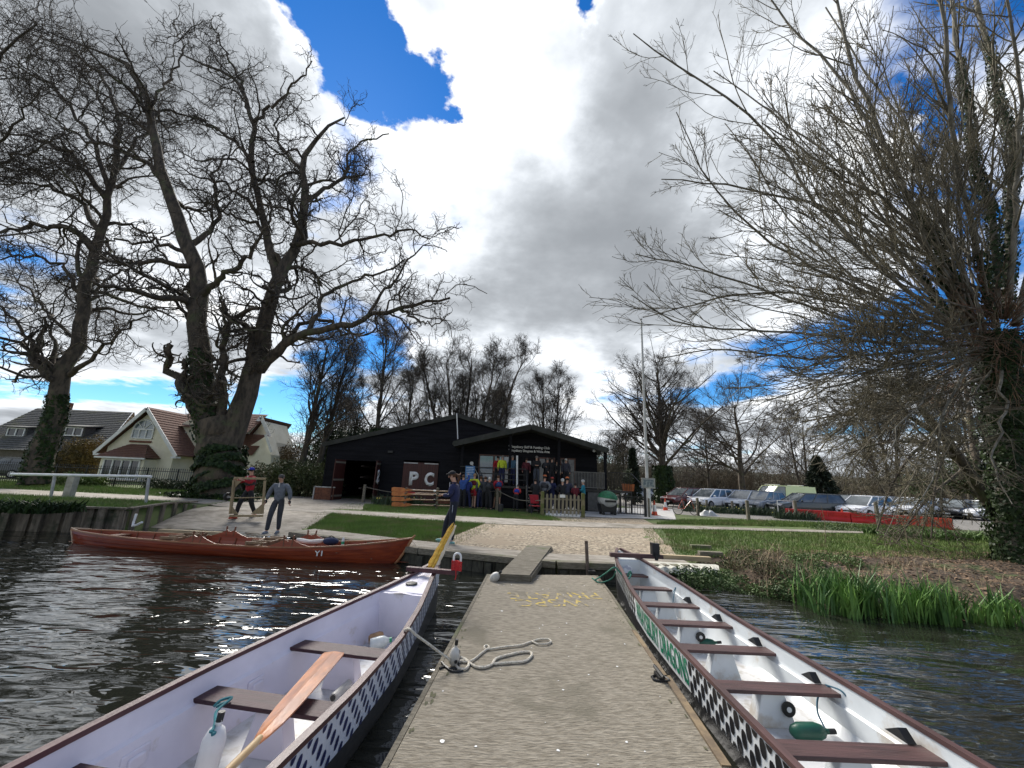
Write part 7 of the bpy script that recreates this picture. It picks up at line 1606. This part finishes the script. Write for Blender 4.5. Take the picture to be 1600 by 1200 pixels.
def misc():
    # blue information board
    c = at(733,741,21.9); root = thing('information_board', 'blue information board with white lines of print beside the porch', 'sign', (c.x,22.3,.5)); z = c.z-.5
    MB().box((0,0,z),(.52,.03,.90)).build('panel', mat('sign_blue', (.05,.17,.38), .5), root); s = MB()
    for k, (w_, h_, x_) in enumerate(((.38,.05,-.02),(.42,.03,0),(.36,.03,-.02),(.42,.03,0),(.30,.03,-.05),(.40,.02,0),(.44,.02,0),(.36,.02,-.03))): s.box((x_,-.018,z+.36-.088*k),(w_,.004,h_))
    s.build('print', mat('pale_print', (.45,.55,.68), .6), root); m = MB(); [m.tube([(s_*.22,.02,0),(s_*.22,.02,z)],.02,6) for s_ in (-1,1)]; m.build('frame', M_galv, root)
    # lifebuoy-like round on a slanting pole
    a, b, c = at(737,724,22.4), at(747,742,22.4), at(736.5,723,22.4); root = thing('safety_pole', 'round grey disc on a slanting pole beside the blue board', 'pole', (a.x,22.4,0)); MB().tube([(0,0,a.z),(b.x-a.x,0,b.z),(b.x-a.x+.3,0,.6)],.022,6).build('shaft', M_galv, root); MB().lathe([(.02,-.02),(.10,-.015),(.10,.015),(.02,.02)], c=(0,-.03,a.z), n=16, M=Matrix.Rotation(math.pi/2,3,'X')).build('disc', M_galv, root)
    # covered bundle on a dolly
    p = gh(950,805); root = thing('dolly', 'low black dolly with castors on the pale slab', 'dolly', (p.x,p.y,p.z), .1); W_ = .82
    m = MB(); m.prism([(-.40,-.25,.16),(.36,-.25,.16),(.44,-.25,.62),(-.48,-.25,.55)], (0,0,0), (0,.6,0)); m.build('cradle', M_black, root, bevel=.02)
    for x in (-.30,.30):
        for y in (-.2,.28): w = MB(); w.lathe([(.05,-.03),(.08,-.02),(.08,.02),(.05,.03)], c=(x,y,.09), n=12, M=Matrix.Rotation(math.pi/2,3,'X')); w.build('castor', M_black, root)
    r2 = thing('covered_boat', 'rounded pale boat bundle under a green cover standing on the dolly', 'boat', (p.x,p.y+.05,p.z+.78), .1); M = Matrix.Rotation(.12,3,'Y')
    MB().ell((0,0,0),(.50,.62,.42),M=M,n=20,m=14).build('hull', mat('pale_hull', (.58,.58,.54), .4), r2, smooth=True)
    prof = [(.505*math.sin(t),.43*math.cos(t)) for t in np.linspace(.05,1.45,9)]; mm = MB(); vs = []; k = len(prof); n = 20
    mm.add([M@Vector((a_*math.cos(2*math.pi*j/n)*1.03, a_*math.sin(2*math.pi*j/n)*1.28, z_*1.04)) for a_, z_ in prof for j in range(n)], [(i*n+j,i*n+(j+1)%n,(i+1)*n+(j+1)%n,(i+1)*n+j) for i in range(k-1) for j in range(n)]); mm.build('cover', mat('green_cover', (.03,.19,.08), .6, (.02,.12,.05), 6, 4, .5, 8), r2, smooth=True)
    m = MB(); m.box((-.05,-.60,-.06),(.56,.10,.10)); m.build('window_band', M_black, r2)
    # short black bollards
    for px, py, lab in ((782,801,'short black bollard below the rope, left one'),(829,801,'short black bollard by the red folding chair'),(761,793,'short black bollard under the white-haired person')):
        q = gh(px,py); o = MB().lathe([(.13,0),(.13,.36),(.11,.40)], n=14).build('bollard', M_black, loc=tuple(q)); tag(o, lab, 'bollard', 'short black bollards')
    # red folding chair
    q = gh(836,801); q.y = 19.6; q.x = at(836,795,19.6).x; root = thing('folding_chair', 'red folding chair leaning beside the left gate post', 'chair', tuple(q), .3); fr = MB()
    for s in (-1,1): fr.tube([(s*.24,-.25,0),(s*.24,.2,.85)],.02,6); fr.tube([(s*.24,.25,0),(s*.24,-.2,.45)],.02,6)
    fr.build('chair_frame', M_black, root); MB().box((0,0,.42),(.46,.45,.04)).build('seat', C('red',(.3,0,0)), root, bevel=.01); MB().box((0,.16,.72),(.46,.05,.42),M=Matrix.Rotation(-.35,3,'X')).build('backrest', C('red',(.3,0,0)), root, bevel=.01)
    for px, lab in ((886,'white cloth bag standing behind the picket gate'),(897,'second, pointed white bag behind the right of the gate'),(865,'small white bag low behind the gate')):
        b = at(px,800,19.9); root = thing('bag', lab, 'bag', (b.x,19.9,.51)); MB().lathe([(.15,0),(.17,.12),(.12,.30),(.03,.42)], n=10).build('sack', mat('white_cloth', (.75,.72,.66), .9), root, smooth=True); MB().tube([(-.05,0,.38),(0,0,.5),(.05,0,.38)],.012,5).build('handle', mat('white_cloth', (.75,.72,.66), .9), root)
    # bicycle and heap on the verge
    q = gh(1075,803); q.y = 23.5; q.x = at(1072,795,23.5).x; root = thing('bicycle', 'bicycle leaning among the daffodils in front of the first parked car', 'bicycle', (q.x,q.y,.55), .2)
    for x in (-.52,.52):
        w = MB(); P = [(x+.33*math.cos(2*math.pi*i/20),0,.33+.33*math.sin(2*math.pi*i/20)) for i in range(21)]; w.tube(P,.018,6,cap=False); wo = w.build('wheel', M_tyre, root); s = MB(); [s.tube([(x,0,.33),(x+.32*math.cos(a),0,.33+.32*math.sin(a))],.004,3) for a in np.linspace(0,6,10)]; s.build('spokes', M_galv, wo)
    m = MB(); m.tube([(-.52,0,.33),(-.12,0,.33),(.36,0,.80),(-.22,0,.82),(-.12,0,.33)],.02,6); m.tube([(-.52,0,.33),(-.22,0,.82),(-.24,0,.95)],.016,6); m.tube([(.52,0,.33),(.34,0,.95)],.018,6); m.build('cycle_frame', paint('cycle_red',(.5,.06,.03)), root)
    MB().ell((-.25,0,.97),(.13,.06,.03)).build('saddle', M_black, root); MB().tube([(.30,-.25,1.0),(.34,0,.97),(.30,.25,1.0)],.014,6).build('handlebar', M_galv, root)
    q = gh(1107,806); root = thing('white_sack', 'crumpled white plastic sack lying on the verge right of the leftmost post', 'sack', tuple(q)); m = MB(); r = random.Random(2); rows = []
    for i in range(9):
        rows.append([Vector((-.6+1.2*i/8+r.uniform(-.05,.05), -.3+.6*j/6, (.38*math.sin(math.pi*i/8)*math.sin(math.pi*j/6)**.7)*r.uniform(.6,1.1))) for j in range(7)])
    m.grid(rows).build('sheet', mat('white_plastic', (.6,.6,.57), .5), root)
    a, b = at(1216,798,25.5), at(1240,796,25.5); t = at(1216,782,25.5); root = thing('luggage_stand', 'small white tubular frame beside the estate car bonnet', 'stand', (a.x,25.5,.5)); x1 = b.x-a.x; H = t.z-.5; MB().tube([(0,0,0),(0,0,H),(x1,0,H),(x1,0,0)],.03,6).build('tube', M_white, root)
    q = at(1001,856,8.3)
misc()
